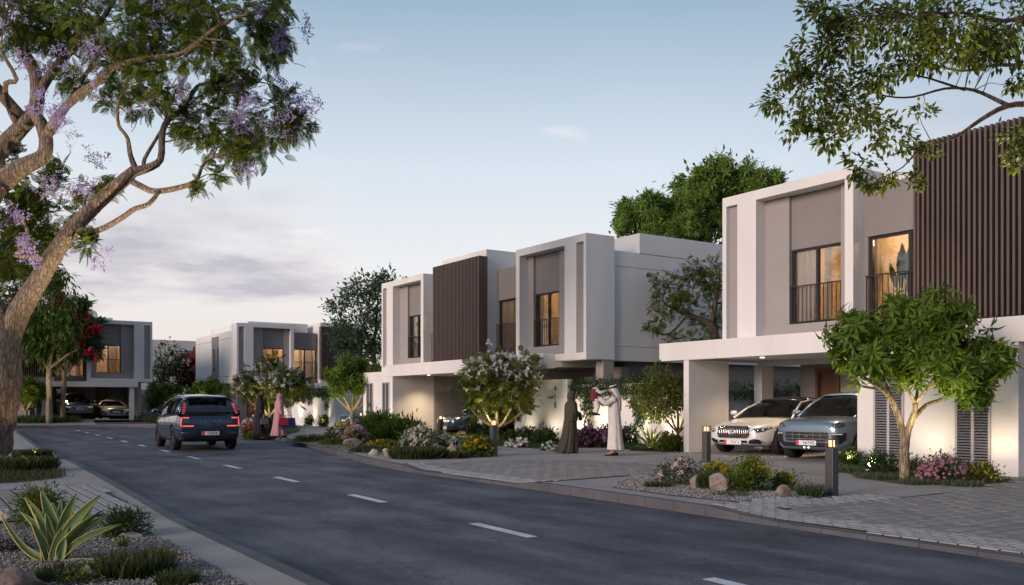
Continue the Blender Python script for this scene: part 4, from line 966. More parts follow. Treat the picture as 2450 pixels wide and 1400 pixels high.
# ---- top right branches
d = 10.0
tb = at(2700, 1100, 9.2); tb.z = gz(tb.x, tb.y)
tree('leafy_tree', 'overhanging tree with small pointed leaves reaching in at the top right', tb, d,
     [[(2760, 1180, 80), (2740, 800, 66), (2700, 480, 54), (2650, 250, 40), (2600, 60, 28)], [(2690, 420, 34), (2580, 300, 24), (2480, 254, 17), (2410, 254, 13), (2345, 288, 10), (2285, 328, 7), (2205, 352, 5), (2130, 372, 3)],
      [(2415, 254, 12), (2390, 242, 10), (2330, 216, 8, .3), (2262, 212, 6, .4), (2185, 232, 5, .5), (2120, 230, 4, .6), (2040, 205, 2, .7)], [(2310, 216, 7, .3), (2225, 188, 5, .4), (2185, 176, 4, .5), (2150, 120, 3, .5), (2110, 60, 2, .5)],
      [(2640, 240, 26), (2540, 180, 18, .5), (2450, 160, 12, .8), (2380, 156, 9, .9), (2300, 170, 6, 1), (2220, 150, 4, 1)], [(2610, 80, 22), (2500, 40, 14, -.3), (2400, 50, 10, -.4), (2300, 30, 7, -.5), (2180, 40, 4, -.5)],
      [(2440, 160, 10, .6), (2430, 100, 8, .3), (2410, 60, 6, .2)], [(2200, 352, 5), (2160, 400, 3), (2100, 430, 2)], [(2120, 230, 4, .6), (2060, 300, 3, .4), (2000, 320, 2, .3)]],
     B_([(1890, 165, 52, .4), (1880, 240, 46, .4), (1905, 295, 46, .3), (1990, 110, 70, .2), (1950, 210, 66, .5), (2070, 70, 80, -.2), (2030, 250, 60, .6), (2170, 60, 90, -.3), (2290, 50, 90, -.3), (2410, 60, 80, -.2), (2290, 130, 60, .6), (2080, 310, 50, .3), (1990, 330, 44, .3),
         (2140, 330, 44, 0), (2060, 395, 40, 0), (2130, 420, 36, 0), (2200, 275, 30, .3), (2220, 370, 30, -.1), (1985, 20, 64, -.2), (2410, 320, 46, .6), (2430, 390, 34, .6), (2430, 190, 36, .5), (2080, 440, 22, 0), (2110, 160, 60, .4), (2180, 430, 26, 0), (1960, 290, 40, .5), (2360, 110, 60, .2), (2200, 130, 66, .3)], d, flat=.75),
     [dict(m=LM['elm'], n=7600, lo=.06, hi=.118, t=T_LEAF, sig=.27, droop=.3, outw=.9, parts=300)], BARKD, 'trees along the street', 210, 18, .0045)
lamp('uplight', 'SPOT', at(2560, 1090, 12.5), 2000, (1, .80, .45), .06, at(2260, 200, 10), 62, 1.0)

# ---- frangipani on the right
FR_GROUP = 'small uplit frangipani trees'
d = 16.84
fb = gg(2165, 1140)
tree('frangipani_tree', 'nearest uplit frangipani with large leaves and forked trunk before the louvre doors', fb, d,
     [[(2165, 1142, 25), (2163, 1090, 23), (2166, 1052, 22), (2176, 1020, 15), (2188, 985, 13), (2190, 965, 12)], [(2166, 1060, 18), (2152, 1005, 16), (2132, 955, 14), (2108, 928, 11, -.2), (2070, 905, 8, -.4), (2045, 880, 6, -.5)],
      [(2140, 970, 9), (2120, 920, 8, .3), (2095, 890, 7, .4), (2075, 850, 5, .5)], [(2190, 966, 10), (2172, 932, 8), (2150, 900, 7), (2142, 850, 5)], [(2190, 966, 9), (2195, 930, 7, .3), (2193, 880, 6, .4), (2194, 850, 4, .4)], [(2192, 964, 10), (2222, 925, 8, -.2), (2236, 905, 7, -.2), (2262, 888, 5, -.2)],
      [(2184, 1005, 11), (2215, 970, 10, .2), (2255, 955, 9, .3), (2280, 935, 7, .3), (2320, 905, 5, .3)], [(2110, 930, 8), (2065, 925, 6, .2), (2030, 905, 4, .3)], [(2236, 905, 7, -.2), (2232, 870, 5, -.2), (2220, 840, 4)]],
     B_([(2040, 825, 58, 0), (2120, 785, 64, .2), (2210, 775, 64, -.1), (2290, 810, 66, .3), (2350, 870, 56, 0), (2395, 850, 34, .2), (2090, 870, 60, -.3), (2190, 850, 64, -.5), (2270, 890, 56, -.2), (2010, 850, 36, .2), (2330, 930, 40, .2), (2160, 740, 36, .3), (2250, 750, 36, .3), (2400, 890, 30, 0), (2050, 760, 30, .3)], d, flat=.8),
     [dict(m=LM['frangi'], n=720, lo=.19, hi=.34, t=T_ROS, sig=.34, droop=-.05, outw=.9, parts=150, name='crown')], BARKP, FR_GROUP, 70, 21, .014)
uplight(gg(2075, 1128), at(2130, 830, d), 430, 80, (1, .84, .42), 'garden spotlight left of the nearest frangipani trunk')
lamp('uplight', 'SPOT', at(2215, 1120, 15.9), 250, (1, .84, .42), .05, at(2260, 850, d), 75, .9)
# ---- other small trees of the street
def smalltree(name, label, px, pb, d, x0, x1, y0, y1, leafspec, seed, up=120, group=FR_GROUP, w=10, upx=0, nb=9):
    cx, cy, rx, ry = (x0 + x1) / 2, (y0 + y1) / 2, (x1 - x0) / 2, (y1 - y0) / 2; rng = random.Random(seed)
    L_ = []
    for i in range(nb):
        a = 2 * math.pi * i / nb + rng.uniform(-.2, .2); L_.append((cx + rx * .58 * math.cos(a), cy + ry * .5 * math.sin(a), ry * rng.uniform(.40, .58), rng.uniform(-.6, .6) * rx / FPX * d))
    L_ += [(cx, cy - ry * .2, ry * .6, -.2), (cx + rx * .2, cy + ry * .1, ry * .55, -.5 * rx / FPX * d)]
    b = Vector((*gr(px, pb).xy, 0)); b = at(px, 965, d); b.z = gz(b.x, b.y); zp = HOR + (EYE - b.z) * FPX / d
    fy = zp - (zp - y1) * .62
    P_ = [[(px, zp, w), (px + rng.uniform(-2, 2), (zp + fy) / 2, w * .9), (px, fy, w * .8), (px + rng.uniform(-4, 4), fy - (fy - cy) * .6, w * .45)]]
    for k in range(5):
        a = -1 + 2 * k / 4; P_.append([(px, fy + 2, w * .6), (px + a * rx * .3, fy - (fy - y1) * .7, w * .5, .2 * (-1) ** k), (px + a * rx * .62, y1 - ry * .35, w * .3, .5 * (-1) ** k)])
    t_ = tree(name, label, b, d, P_, B_(L_, d), leafspec, BARKP, group, 46, seed, .012)
    if up:
        q = b + (Vector((-.9, .2, 0)) if 'ficus' in name else Vector((-.9, -.65, 0))); q.z = gz(q.x, q.y); 'ficus' in name or lamp('uplight', 'SPOT', (b.x + .5, b.y - .9, b.z + .15), up * .5, (1, .84, .46), .05, at(cx + (x1 - x0) * .2, cy, d), 85, .9); uplight(q, at(cx + upx, cy, d), up * .85, 85, (1, .84, .40), 'garden spotlight under the ' + label.split(' by ')[0].split(' beside ')[0].split(' before ')[0].split(' near ')[0])
    return t_
FRL = lambda n, s=.3: [dict(m=LM['frangi'], n=int(n * 1.5), lo=s * .7, hi=s, t=T_ROS, sig=.34, droop=.0, outw=.9)]
WHT = lambda n, nf, s: [dict(m=LM['olive'], n=int(n * 1.6), lo=s * .8, hi=s * 1.6, t=T_FERN, sig=.4, droop=.25), dict(m=LM['white'], n=int(nf * 2.2), lo=s * .38, hi=s * .7, t=T_FLW, cl='top', name='blossoms', sig=.42, droop=-.5)]
smalltree('frangipani_tree', 'round-crowned frangipani by the left end of the middle house', 843, 1030, 44, 760, 925, 848, 955, FRL(210, .42), 31, 190, w=13, upx=-40)
smalltree('blossom_tree', 'white-blossomed tree before the carport with the dark blue car', 1190, 1050, 31, 1074, 1300, 836, 1000, WHT(1300, 330, .22), 32, 230, w=13)
smalltree('blossom_tree', 'white-blossomed tree behind the two walking women', 645, 1020, 49, 566, 728, 868, 975, WHT(1000, 200, .3), 33, 260, w=9)
smalltree('ficus_tree', 'small bright leafy tree squeezed between ivy wall and near carport', 1622, 1070, 26.0, 1512, 1640, 872, 1008, [dict(m=LM['olive'], n=3400, lo=.08, hi=.15, t=T_LEAF, sig=.32, droop=.4)], 34, 110, group='trees along the street', w=9, upx=-10)
smalltree('frangipani_tree', 'small round tree left of the blue car near the far corner', 392, 1003, 66, 338, 446, 912, 985, FRL(130, .5), 35, 260, w=8)
smalltree('frangipani_tree', 'small round tree directly behind the roof of the blue car', 497, 1003, 64, 450, 546, 906, 972, FRL(130, .5), 36, 260, w=8)
smalltree('frangipani_tree', 'small dim tree beside the far left store wall', 62, 1001, 57.3, 22, 114, 900, 968, FRL(120, .5), 37, 50, w=8)
d = 76
smalltree('blossom_tree', 'pale-flowered round tree in the gap between the far houses', 392, 990, d, 360, 428, 820, 935, [dict(m=LM['dark'], n=1200, lo=.2, hi=.45, t=T_LEAF, sig=.34), dict(m=LM['white'], n=120, lo=.12, hi=.2, t=T_FLW, name='blossoms', cl='top', sig=.4)], 38, 0, 'trees along the street', 8)
smalltree('flame_tree', 'coral-red flowering tree in the gap beside the slit-windowed house', 455, 990, 78, 418, 486, 842, 940, [dict(m=LM['wine'], n=900, lo=.3, hi=.6, t=T_LEAF, sig=.34), dict(m=LM['coral'], n=320, lo=.2, hi=.38, t=T_FLW, name='blossoms', cl='top', sig=.45, droop=-.4)], 39, 0, 'trees along the street', 8)

# ================================================================ beds: shrubs, flowers, grasses, rocks, ivy, bollards
def shrub(name, label, px, pb, w, h, leaf, flower=None, cat='shrub', group=None, seed=0, dens=1.0, lt=T_LEAF, ls=None, fl=None, ft=T_FLW, fs=None, spiky=False, dome=.9, zf=None, form='dome'):
    """plant standing at the ground point seen at (px, pb); w, h its size in photo pixels"""
    b = gg(px, pb) if zf is None else gr(px, pb, zf); d = b.x * ST + b.y * CT; k = d / FPX; W, Hh = w * k, h * k
    rng = np.random.default_rng(seed * 31 + int(px) * 7 + int(pb)); root = thing(name, b, label, cat, group)
    n = int(np.clip(W * Hh * 3600 * dens, 140, 4200)); ls = ls or np.clip(.06 * d / 16, .038, .13)
    if form == 'grass':
        a = rng.uniform(0, 2 * np.pi, n); r = np.sqrt(rng.random(n)) * W * .42; pos = np.stack([b.x + r * np.cos(a), b.y + r * np.sin(a), np.full(n, b.z - .01)], 1)
        D = np.stack([np.cos(a) * .5 * rng.random(n) + rng.normal(0, .25, n), np.sin(a) * .5 * rng.random(n) + rng.normal(0, .25, n), np.full(n, 1.0)], 1)
        tv = np.array([(0, -.02, 0), (0, .02, 0), (.55, .016, .03), (.55, -.016, .03), (1, .002, .16), (1, -.002, .16)]); tf = [(0, 1, 2, 3), (3, 2, 4, 5)]
        wsc = np.clip(.0017 * d / (.04 * Hh), 1, 3.5); tv = tv * np.array([1, wsc, 1])
        ob = scatter('blades', tv, tf, pos, frames(D, rng.uniform(0, 6, n)), Hh * rng.uniform(.55, 1.1, n), leaf, root); ob['kind'] = 'stuff'
    else:
        nc = max(9, int(16 * max(1, W / max(Hh, .01)))); v = rng.normal(0, 1, (nc, 3)); v /= np.linalg.norm(v, axis=1, keepdims=True); v[:, 2] = np.abs(v[:, 2]) ** .8
        r = rng.random(nc) ** .3; v *= r[:, None]
        cl = np.stack([b.x + v[:, 0] * W * .42, b.y + v[:, 1] * W * .42, b.z + Hh * (.12 + .78 * v[:, 2]), np.full(nc, b.x), np.full(nc, b.y), np.full(nc, b.z + Hh * .15), np.full(nc, min(W, Hh) * .5)], 1)
        leaves('leaves', cl, n, ls * .7, ls * 1.35, lt, leaf, root, rng, sig=.42, droop=0 if not spiky else -.6, outw=1.1)
        m = MB()
        for c in cl[::2]: m.tube([b + Vector((random.gauss(0, .02), random.gauss(0, .02), -.02)), Vector((*b.xy, 0)).lerp(Vector((c[0], c[1], 0)), .5) + Vector((0, 0, b.z + (c[2] - b.z) * .6)), Vector(c[:3])], [.007, .005, .003], 4, cap=False)
        tag(m.build('stems', BARKD, root), kind='stuff')
    if flower is not None:
        nf = int(np.clip((fl or 1.0) * W * Hh * 260, 10, 420)); fs = 1.45 * (fs or np.clip(.04 * d / 16, .022, .10))
        if form == 'grass': v = rng.normal(0, .5, (nf, 3)); v[:, 2] = .75 + .3 * rng.random(nf)
        else:
            v = rng.normal(0, 1, (nf, 3)); v[:, 2] = np.abs(v[:, 2]) + .25; v /= np.linalg.norm(v, axis=1, keepdims=True)
        pos = np.stack([b.x + v[:, 0] * W * .46, b.y + v[:, 1] * W * .46, b.z + Hh * (.12 + .9 * v[:, 2])], 1) + rng.normal(0, .03 * W, (nf, 3))
        pos[:, 2] = np.maximum(pos[:, 2], b.z + .03)
        ob = scatter('blossoms', ft[0], ft[1], pos, frames(v + rng.normal(0, .35, v.shape) - np.array([ST, CT, 0]) * .4, rng.uniform(0, 6, nf)), fs * rng.uniform(.7, 1.3, nf), flower, root); ob['kind'] = 'stuff'
    return root
def rock(label, px, pb, w, h, seed, mat=None, zf=None):
    b = gg(px, pb) if zf is None else gr(px, pb, zf); d = b.x * ST + b.y * CT; W, Hh = w * d / FPX, h * d / FPX
    bm = bmesh.new(); bmesh.ops.create_icosphere(bm, subdivisions=4, radius=1); r = np.random.default_rng(seed); P_ = r.normal(0, 1, (11, 3)); P_ /= np.linalg.norm(P_, axis=1, keepdims=True); cut = r.uniform(.55, .92, 11)
    from mathutils import noise
    for v in bm.verts:
        c = v.co.normalized(); s_ = 1.0
        for q, k in zip(P_, cut):
            t = c.dot(Vector(q))
            if t > 0.05: s_ = min(s_, k / t)
        c = c * s_; c *= 1 + .10 * noise.noise(c * 2.3 + Vector((seed, 0, 0))) + .05 * noise.noise(c * 7 + Vector((0, seed, 0)))
        v.co = Vector((c.x * W * .54, c.y * W * .44, (c.z + .5) * Hh * .66))
    me = bpy.data.meshes.new('rock'); bm.to_mesh(me); bm.free(); me.materials.append(mat or ROCK)
    for p in me.polygons: p.use_smooth = seed % 2 == 0
    o = bpy.data.objects.new('rock', me); COL.objects.link(o); o.location = b; o.rotation_euler = (0, 0, random.uniform(-.4, .4) - TH)
    return tag(o, label, 'rock', 'garden rocks in the beds')
SG, FG, GG_ = 'shrubs in the street beds', 'flowering plants in the street beds', 'grass tufts in the street beds'
# bed by the near bollards
shrub('rose_bush', 'rose bush with pink and white flowers at the left of the gravel bed', 1625, 1160, 112, 62, LM['dark'], LM['pinkw'], 'flowers', FG, 1, 1.0, fl=.34, ft=T_ROSE, fs=.036)
shrub('yellow_flowers', 'bright yellow flower clump between the two tan rocks', 1716, 1152, 78, 46, LM['lime'], LM['yellow'], 'flowers', FG, 2, fl=2.4, fs=.028)
shrub('round_shrub', 'tallest lime green bush in the gravel bed', 1800, 1170, 92, 72, LM['lime'], LM['ylime'], 'shrub', SG, 3, 2.6, fl=1.4, fs=.026)
shrub('round_shrub', 'olive bush leaning on the right side of the biggest rock', 1768, 1176, 66, 46, LM['lime'], LM['ylime'], 'shrub', SG, 4, 2.4, fl=.7, fs=.022)
shrub('round_shrub', 'small round lime bush behind the rightmost grey rock', 1879, 1166, 56, 42, LM['lime'], LM['ylime'], 'shrub', SG, 5, 2.6, fl=1.6, fs=.024)
shrub('lavender_tuft', 'low grey green tuft at the foot of the nearest bollard', 1940, 1178, 66, 32, LM['grassg'], LM['lilac'], 'grass tuft', GG_, 6, 2.0, fl=.35, fs=.018, form='grass')
shrub('low_grass', 'thin low grass at the left end of the gravel bed', 1572, 1166, 70, 18, LM['grassd'], None, 'grass tuft', GG_, 7, 1.6, form='grass')
shrub('low_grass', 'sparse grass in front of the biggest rock', 1750, 1186, 110, 14, LM['grassd'], None, 'grass tuft', GG_, 8, 1.2, form='grass')
shrub('low_grass', 'green stems between rose bush and upright tan rock', 1690, 1170, 34, 44, LM['mid'], None, 'grass tuft', GG_, 9, 2.4, form='grass')
rock('upright tan rock beside the pink roses', 1664, 1170, 30, 36, 3); rock('biggest craggy tan rock in the gravel bed', 1718, 1176, 54, 44, 5); rock('squat grey rock before the small lime bush', 1872, 1186, 40, 30, 7)
# long bed at the middle
shrub('ground_cover', 'low olive ground cover at the pointed left end of the long bed', 748, 1056, 110, 14, LM['olive'], None, 'ground plant', SG, 10, 2.4, ls=.06)
shrub('ground_cover', 'mossy green carpet plant left of the blush flowers', 800, 1064, 80, 14, LM['olive'], None, 'ground plant', SG, 11, 2.4, ls=.06)
shrub('yellow_flowers', 'yellow flowers at the back left of the long bed', 822, 1044, 60, 22, LM['olive'], LM['yellow'], 'flowers', FG, 12, fl=1.2)
shrub('white_flowers', 'small bush with white blossom left of the blush grass', 815, 1058, 52, 34, LM['mid'], LM['white'], 'flowers', FG, 13, fl=.9, fs=.05)
shrub('blush_flowers', 'blush pink feathery flowers on a rock in the long bed', 852, 1062, 58, 38, LM['olive'], LM['pinkw'], 'flowers', FG, 14, fl=2.2, fs=.06)
shrub('feathery_shrub', 'feathery green shrub under the lit louvre doors', 905, 1056, 92, 50, LM['willow'], None, 'shrub', SG, 15, 1.6, lt=T_LONG, ls=.22, spiky=True)
shrub('feathery_shrub', 'feathery green shrub before the lit wing wall', 962, 1058, 88, 48, LM['willow'], None, 'shrub', SG, 16, 1.6, lt=T_LONG, ls=.22, spiky=True)
shrub('wine_shrub', 'wine red leaved shrub by the louvre doors of the middle house', 888, 1036, 84, 32, LM['wine'], LM['lilac'], 'shrub', SG, 17, 1.5, fl=.4)
shrub('yellow_flowers', 'strip of low yellow flowers above the two pale rocks', 918, 1074, 88, 16, LM['olive'], LM['yellow'], 'flowers', FG, 18, 1.8, fl=2.6, fs=.03)
shrub('ground_cover', 'dark green mat around the two pale rocks', 880, 1082, 110, 15, LM['dark'], None, 'ground plant', SG, 19, 2.2, ls=.05)
shrub('white_flowers', 'big bush full of white flowers left of the middle bollard', 1005, 1080, 100, 52, LM['lime'], LM['white'], 'flowers', FG, 20, 1.2, fl=1.5, fs=.045)
shrub('white_flowers', 'bush of white flowers right of the middle bollard', 1068, 1080, 84, 32, LM['mid'], LM['white'], 'flowers', FG, 21, 1.2, fl=1.5, fs=.045)
shrub('dark_grass', 'dark fine grass along the front of the white flowers', 1000, 1096, 150, 28, LM['grassd'], None, 'grass tuft', GG_, 22, 2.2, form='grass')
shrub('dark_grass', 'dark fine grass between the low rock and daisies', 1090, 1096, 70, 18, LM['grassd'], None, 'grass tuft', GG_, 23, 2.2, form='grass')
shrub('yellow_flowers', 'yellow daisies beside the bollard in front of the blossom tree', 1142, 1092, 84, 44, LM['lime'], LM['yellow'], 'flowers', FG, 24, 1.3, fl=1.5, fs=.032)
rock('left one of two small pale rocks by the kerb', 894, 1090, 26, 17, 8, M('pale rock', (.36, .31, .28), .9, .3, 7, .8, 14)); rock('right one of two small pale rocks by the kerb', 928, 1090, 30, 19, 11, MATS['pale rock']); rock('low grey rock left of the yellow daisies', 1085, 1088, 38, 22, 12); rock('rock under the blush feathery flowers', 846, 1066, 50, 18, 13)
# by wall 415 and the ivy wall
for i, (x, y, w, h, lb) in enumerate(((1148, 1050, 56, 40, 'dark bush left of the blossom tree trunk'), (1212, 1050, 70, 42, 'dark bush right of the blossom tree trunk'), (1228, 1062, 44, 28, 'leftmost clipped bush under wall 415'), (1266, 1064, 44, 32, 'middle clipped bush under wall 415'), (1305, 1068, 50, 36, 'clipped bush under the number 415'))):
    shrub('clipped_shrub', lb, x, y, w, h, LM['dark'] if i < 2 else LM['mid'], None, 'shrub', SG, 30 + i, 1.6)
shrub('white_flowers', 'low white flowers at the foot of wall 415', 1238, 1070, 60, 13, LM['mid'], LM['white'], 'flowers', FG, 36, 1.6, fl=1.6)
shrub('white_flowers', 'low white flowers beside the standing woman', 1318, 1078, 50, 14, LM['mid'], LM['white'], 'flowers', FG, 37, 1.6, fl=1.0)
for i, (x, y, w, h, lf, fl_, lb) in enumerate(((1408, 1070, 62, 40, 'wine', 'pink', 'crimson flowering bush just right of the woman'), (1455, 1070, 60, 40, 'wine', 'lilac', 'lilac flowering bush below the lifted child'), (1506, 1068, 56, 42, 'dark', 'lilac', 'lilac flowering bush just right of the man'), (1550, 1064, 56, 40, 'dark', 'lilac', 'lilac bush behind the pale agave'), (1618, 1064, 60, 40, 'dark', 'lilac', 'lilac bush beside the carport wall'))):
    shrub('lilac_flowers', lb, x, y, w, h, LM[lf], LM[fl_], 'flowers', FG, 40 + i, 1.5, fl=1.3, fs=.05)
shrub('low_shrub', 'low olive bush at the corner of the near carport wall', 1604, 1080, 66, 36, LM['olive'], None, 'shrub', SG, 46, 1.8)
shrub('dark_grass', 'dark grass strip between man and pale agave', 1545, 1078, 90, 12, LM['grassd'], None, 'grass tuft', GG_, 47, 2.2, form='grass')
# bed of the near frangipani
shrub('clipped_shrub', 'left round bush by the corner of the store wall', 2036, 1110, 62, 38, LM['mid'], None, 'shrub', SG, 50, 1.7)
shrub('clipped_shrub', 'larger round bush before the left louvre door', 2106, 1126, 74, 54, LM['dark'], None, 'shrub', SG, 51, 1.6)
shrub('clipped_shrub', 'small bush hidden beside the near frangipani trunk', 2188, 1130, 36, 40, LM['mid'], None, 'shrub', SG, 52, 1.6)
shrub('pink_flowers', 'big clump of pink flowers before the right louvre door', 2254, 1144, 124, 62, LM['mid'], LM['pink'], 'flowers', FG, 53, 1.2, fl=2.2, ft=T_ROSE, fs=.026)
shrub('yellow_flowers', 'yellow flowering clump right of the pink flowers', 2352, 1144, 86, 42, LM['olive'], LM['yellow'], 'flowers', FG, 54, 1.5, fl=.9, fs=.026)
for i, (x, y, w) in enumerate(((2030, 1122, 80), (2110, 1136, 100), (2200, 1146, 100), (2300, 1150, 110))):
    shrub('low_grass', ('fine grass under the left round bush', 'fine grass left of the frangipani trunk', 'fine grass right of the frangipani trunk', 'fine grass below the pink flowers')[i], x, y, w, 16, LM['grassg'], None, 'grass tuft', GG_, 55 + i, 2.6, form='grass')
# far beds
shrub('red_flowers', 'coral and yellow flowers right behind the blue car', 604, 1044, 40, 26, LM['lime'], LM['coral'], 'flowers', FG, 60, 1.5, fl=1.5, fs=.09)
shrub('yellow_flowers', 'yellow flowers between the two walking women', 655, 1042, 46, 26, LM['lime'], LM['yellow'], 'flowers', FG, 61, 1.4, fl=1.0, fs=.07)
shrub('white_flowers', 'white flowers under the blossom tree behind the women', 612, 1016, 60, 16, LM['mid'], LM['white'], 'flowers', FG, 62, 1.5, fl=1.2, fs=.07)
shrub('clipped_shrub', 'dark bush at the foot of the uplit ivy wall', 757, 1019, 46, 26, LM['dark'], LM['white'], 'shrub', SG, 63, 1.5, fl=.15, fs=.08)
shrub('low_shrub', 'olive bush at the right end of the uplit ivy wall', 786, 1021, 44, 24, LM['olive'], None, 'shrub', SG, 64, 1.6)
shrub('white_flowers', 'long low hedge of white flowers right of the far carport', 345, 1001, 70, 17, LM['mid'], LM['white'], 'flowers', FG, 65, 1.3, fl=1.6, fs=.08, zf=.28)
shrub('low_shrub', 'lime plants left of the slim lit trunk', 62, 1006, 60, 20, LM['lime'], LM['ylime'], 'shrub', SG, 66, 1.4, fl=.6, zf=.1)
shrub('low_shrub', 'lime plants around the far round boulder', 104, 1004, 50, 20, LM['lime'], LM['white'], 'shrub', SG, 67, 1.4, fl=.4, zf=.1)
rock('pale round boulder before the far left store wall', 84, 1007, 34, 18, 14, MATS['pale rock'], .1)
# left side
shrub('lawn_tuft', 'patch of wild grass at the foot of the jacaranda', 62, 1128, 150, 36, LM['grassd'], LM['ylime'], 'grass', GG_, 70, 3.0, fl=.12, fs=.02, form='grass', zf=0)
shrub('lawn_tuft', 'patch of wild grass behind the jacaranda trunk', 84, 1100, 80, 26, LM['grassd'], None, 'grass', GG_, 71, 3.0, form='grass', zf=0)
shrub('white_flowers', 'white flowers against the jacaranda trunk', 34, 1112, 40, 22, LM['mid'], LM['white'], 'flowers', FG, 72, 1.5, fl=.7, fs=.03, zf=0)
shrub('lime_plant', 'light green bushy plant behind the big agave', 95, 1255, 110, 76, LM['lime'], LM['ylime'], 'shrub', SG, 73, 3.0, lt=T_LONG, ls=.07, fl=.25, fs=.02, zf=0)
shrub('dark_fern', 'dark leafy plant at the right of the big agave', 300, 1282, 130, 58, LM['dark'], None, 'shrub', SG, 74, 3.5, lt=T_LONG, ls=.06, zf=0)
shrub('wine_ground_cover', 'wine red ground cover left of the big agave', 22, 1318, 110, 36, LM['wine'], LM['lilac'], 'ground plant', SG, 75, 3.0, ls=.03, fl=.4, fs=.014, zf=0)
shrub('violet_flowers', 'tiny violet flowers in front of the big agave', 158, 1384, 150, 40, LM['grassd'], LM['lilac'], 'flowers', FG, 76, 3.5, fl=.6, fs=.013, form='grass', zf=0)
shrub('yellow_flowers', 'tiny yellow flowers by the round foreground stone', 190, 1396, 110, 34, LM['olive'], LM['ylime'], 'flowers', FG, 77, 3.0, ls=.028, fl=.8, fs=.014, zf=0)
shrub('wild_grass', 'wide tuft of wild grass right of the foreground stone', 325, 1374, 190, 60, LM['grassd'], None, 'grass tuft', GG_, 78, 3.5, form='grass', zf=0)
shrub('wild_grass', 'tuft of wild grass nearest the bottom edge of the gravel', 425, 1398, 100, 40, LM['grassd'], None, 'grass tuft', GG_, 79, 3.5, form='grass', zf=0)
shrub('yellow_flowers', 'little yellow sprigs in the gravel right of the agave', 296, 1310, 44, 26, LM['lime'], LM['ylime'], 'flowers', FG, 80, 2.5, ls=.025, fl=.5, fs=.012, zf=0)
shrub('yellow_flowers', 'little yellow sprigs near the pavement edge', 388, 1334, 40, 22, LM['lime'], LM['ylime'], 'flowers', FG, 81, 2.5, ls=.025, fl=.5, fs=.012, zf=0)
rock('big brown rock at the bottom left corner', 20, 1412, 160, 66, 22, M('brown rock', (.17, .12, .095), .9, .45, 9, .9, 16), 0)
rock('round grey stone before the agave', 208, 1386, 62, 34, 21, None, 0); rock('pale block at the left edge behind the agave', 14, 1246, 56, 32, 23, MATS['pale rock'], 0); rock('flat pale stone in the gravel right of the agave', 312, 1288, 56, 16, 24, MATS['pale rock'], 0)

# ---- agaves: every leaf a piece of its own
AG_G = M('agave green', (.075, .125, .030), .45, .2, 12); AG_Y = M('agave cream edge', (.40, .34, .09), .5, .15, 12)
def agave(label, base, d, tips, wmul=1.0, group='agaves'):
    b = base; root = thing('agave', b, label, 'agave', group)
    for i, (px, py, w, dd, curl) in enumerate(tips):
        t = at(px, py, d + dd); a = b + Vector((random.gauss(0, .03), random.gauss(0, .03), .0)); L_ = (t - a).length; side = (t - a).cross(Vector((0, 0, 1)))
        if side.length < .05: side = Vector((CT, -ST, 0))
        vd = (Vector((0, 0, EYE)) - a).normalized(); side = (side.normalized() * .35 + (t - a).cross(vd).normalized() * (.65 if (t - a).cross(vd).dot(side) > 0 else -.65)).normalized()
        W = w * d / FPX * wmul; outd = Vector((t.x - a.x, t.y - a.y, 0)); V, F, Mi = [], [], []; n = 9
        for k in range(n + 1):
            u_ = k / n; c = a.lerp(t, u_) + Vector((0, 0, curl * L_ * math.sin(math.pi * u_))) - outd * .12 * math.sin(math.pi * u_) * (1 if curl >= 0 else 0)
            ww = W * (.55 + .9 * u_ - 1.45 * u_ ** 2.6) * .5 + .0015; nv = side.cross(t - a).normalized()
            for f, lift in ((-1, .28), (-.88, .2), (0, -.12), (.88, .2), (1, .28)): V.append(c + side * ww * f + nv * ww * lift * 1.2)
        for k in range(n):
            for j in range(4): F.append((k * 5 + j, k * 5 + j + 1, k * 5 + j + 6, k * 5 + j + 5)); Mi.append(1 if j in (0, 3) else 0)
        m = MB(); m.add(V, F); m.m = Mi; ob = m.build('leaf', [AG_G, AG_Y], root, smooth=True)
        so = ob.modifiers.new('thick', 'SOLIDIFY'); so.thickness = .008
    return root
agave('big agave with cream-edged leaves in the left foreground', gr(132, 1346, 0) , 8.0,
      [(98, 1174, 34, .05, .02), (60, 1190, 27, 0, .03), (72, 1206, 24, -.1, .03), (126, 1202, 24, .2, .02), (146, 1196, 20, .25, .02), (182, 1180, 30, .1, .02), (196, 1212, 20, .2, .02), (240, 1184, 32, -.05, .03), (242, 1222, 20, -.15, .04), (262, 1228, 18, .1, .05), (257, 1236, 15, .15, .05), (290, 1254, 18, -.1, .06),
       (2, 1232, 15, -.1, -.14), (276, 1344, 12, -.3, .03), (156, 1288, 24, -.25, .10), (110, 1228, 22, -.2, .02), (84, 1230, 20, -.25, .02), (176, 1232, 24, -.1, .02), (40, 1290, 13, .1, -.06), (205, 1240, 22, .25, .03), (30, 1345, 14, -.3, -.02), (160, 1225, 24, .3, .02), (50, 1225, 18, .2, .05), (112, 1210, 24, .1, .02), (222, 1212, 22, .15, .04), (75, 1250, 22, -.3, .03)], 1.05)
b = gg(1560, 1078); agave('pale spiky agave in the bed beside the ivy wall', b, b.x * ST + b.y * CT, [(1536, 1028, 9, 0, .03), (1548, 1022, 9, 0, .02), (1560, 1026, 9, .1, .02), (1572, 1020, 9, 0, .02), (1584, 1030, 9, .1, .03), (1592, 1044, 8, 0, .05), (1520, 1040, 8, 0, .08), (1598, 1060, 7, -.1, .04), (1518, 1068, 6, -.2, .03), (1566, 1036, 9, -.2, .02), (1545, 1040, 8, -.2, .03)])
b = gg(1492, 1062); agave('small spiky plant just behind the man', b, b.x * ST + b.y * CT, [(1484, 1018, 7, 0, .02), (1492, 1012, 7, 0, .02), (1500, 1020, 7, 0, .03), (1478, 1026, 6, 0, .05), (1506, 1028, 6, 0, .05)])

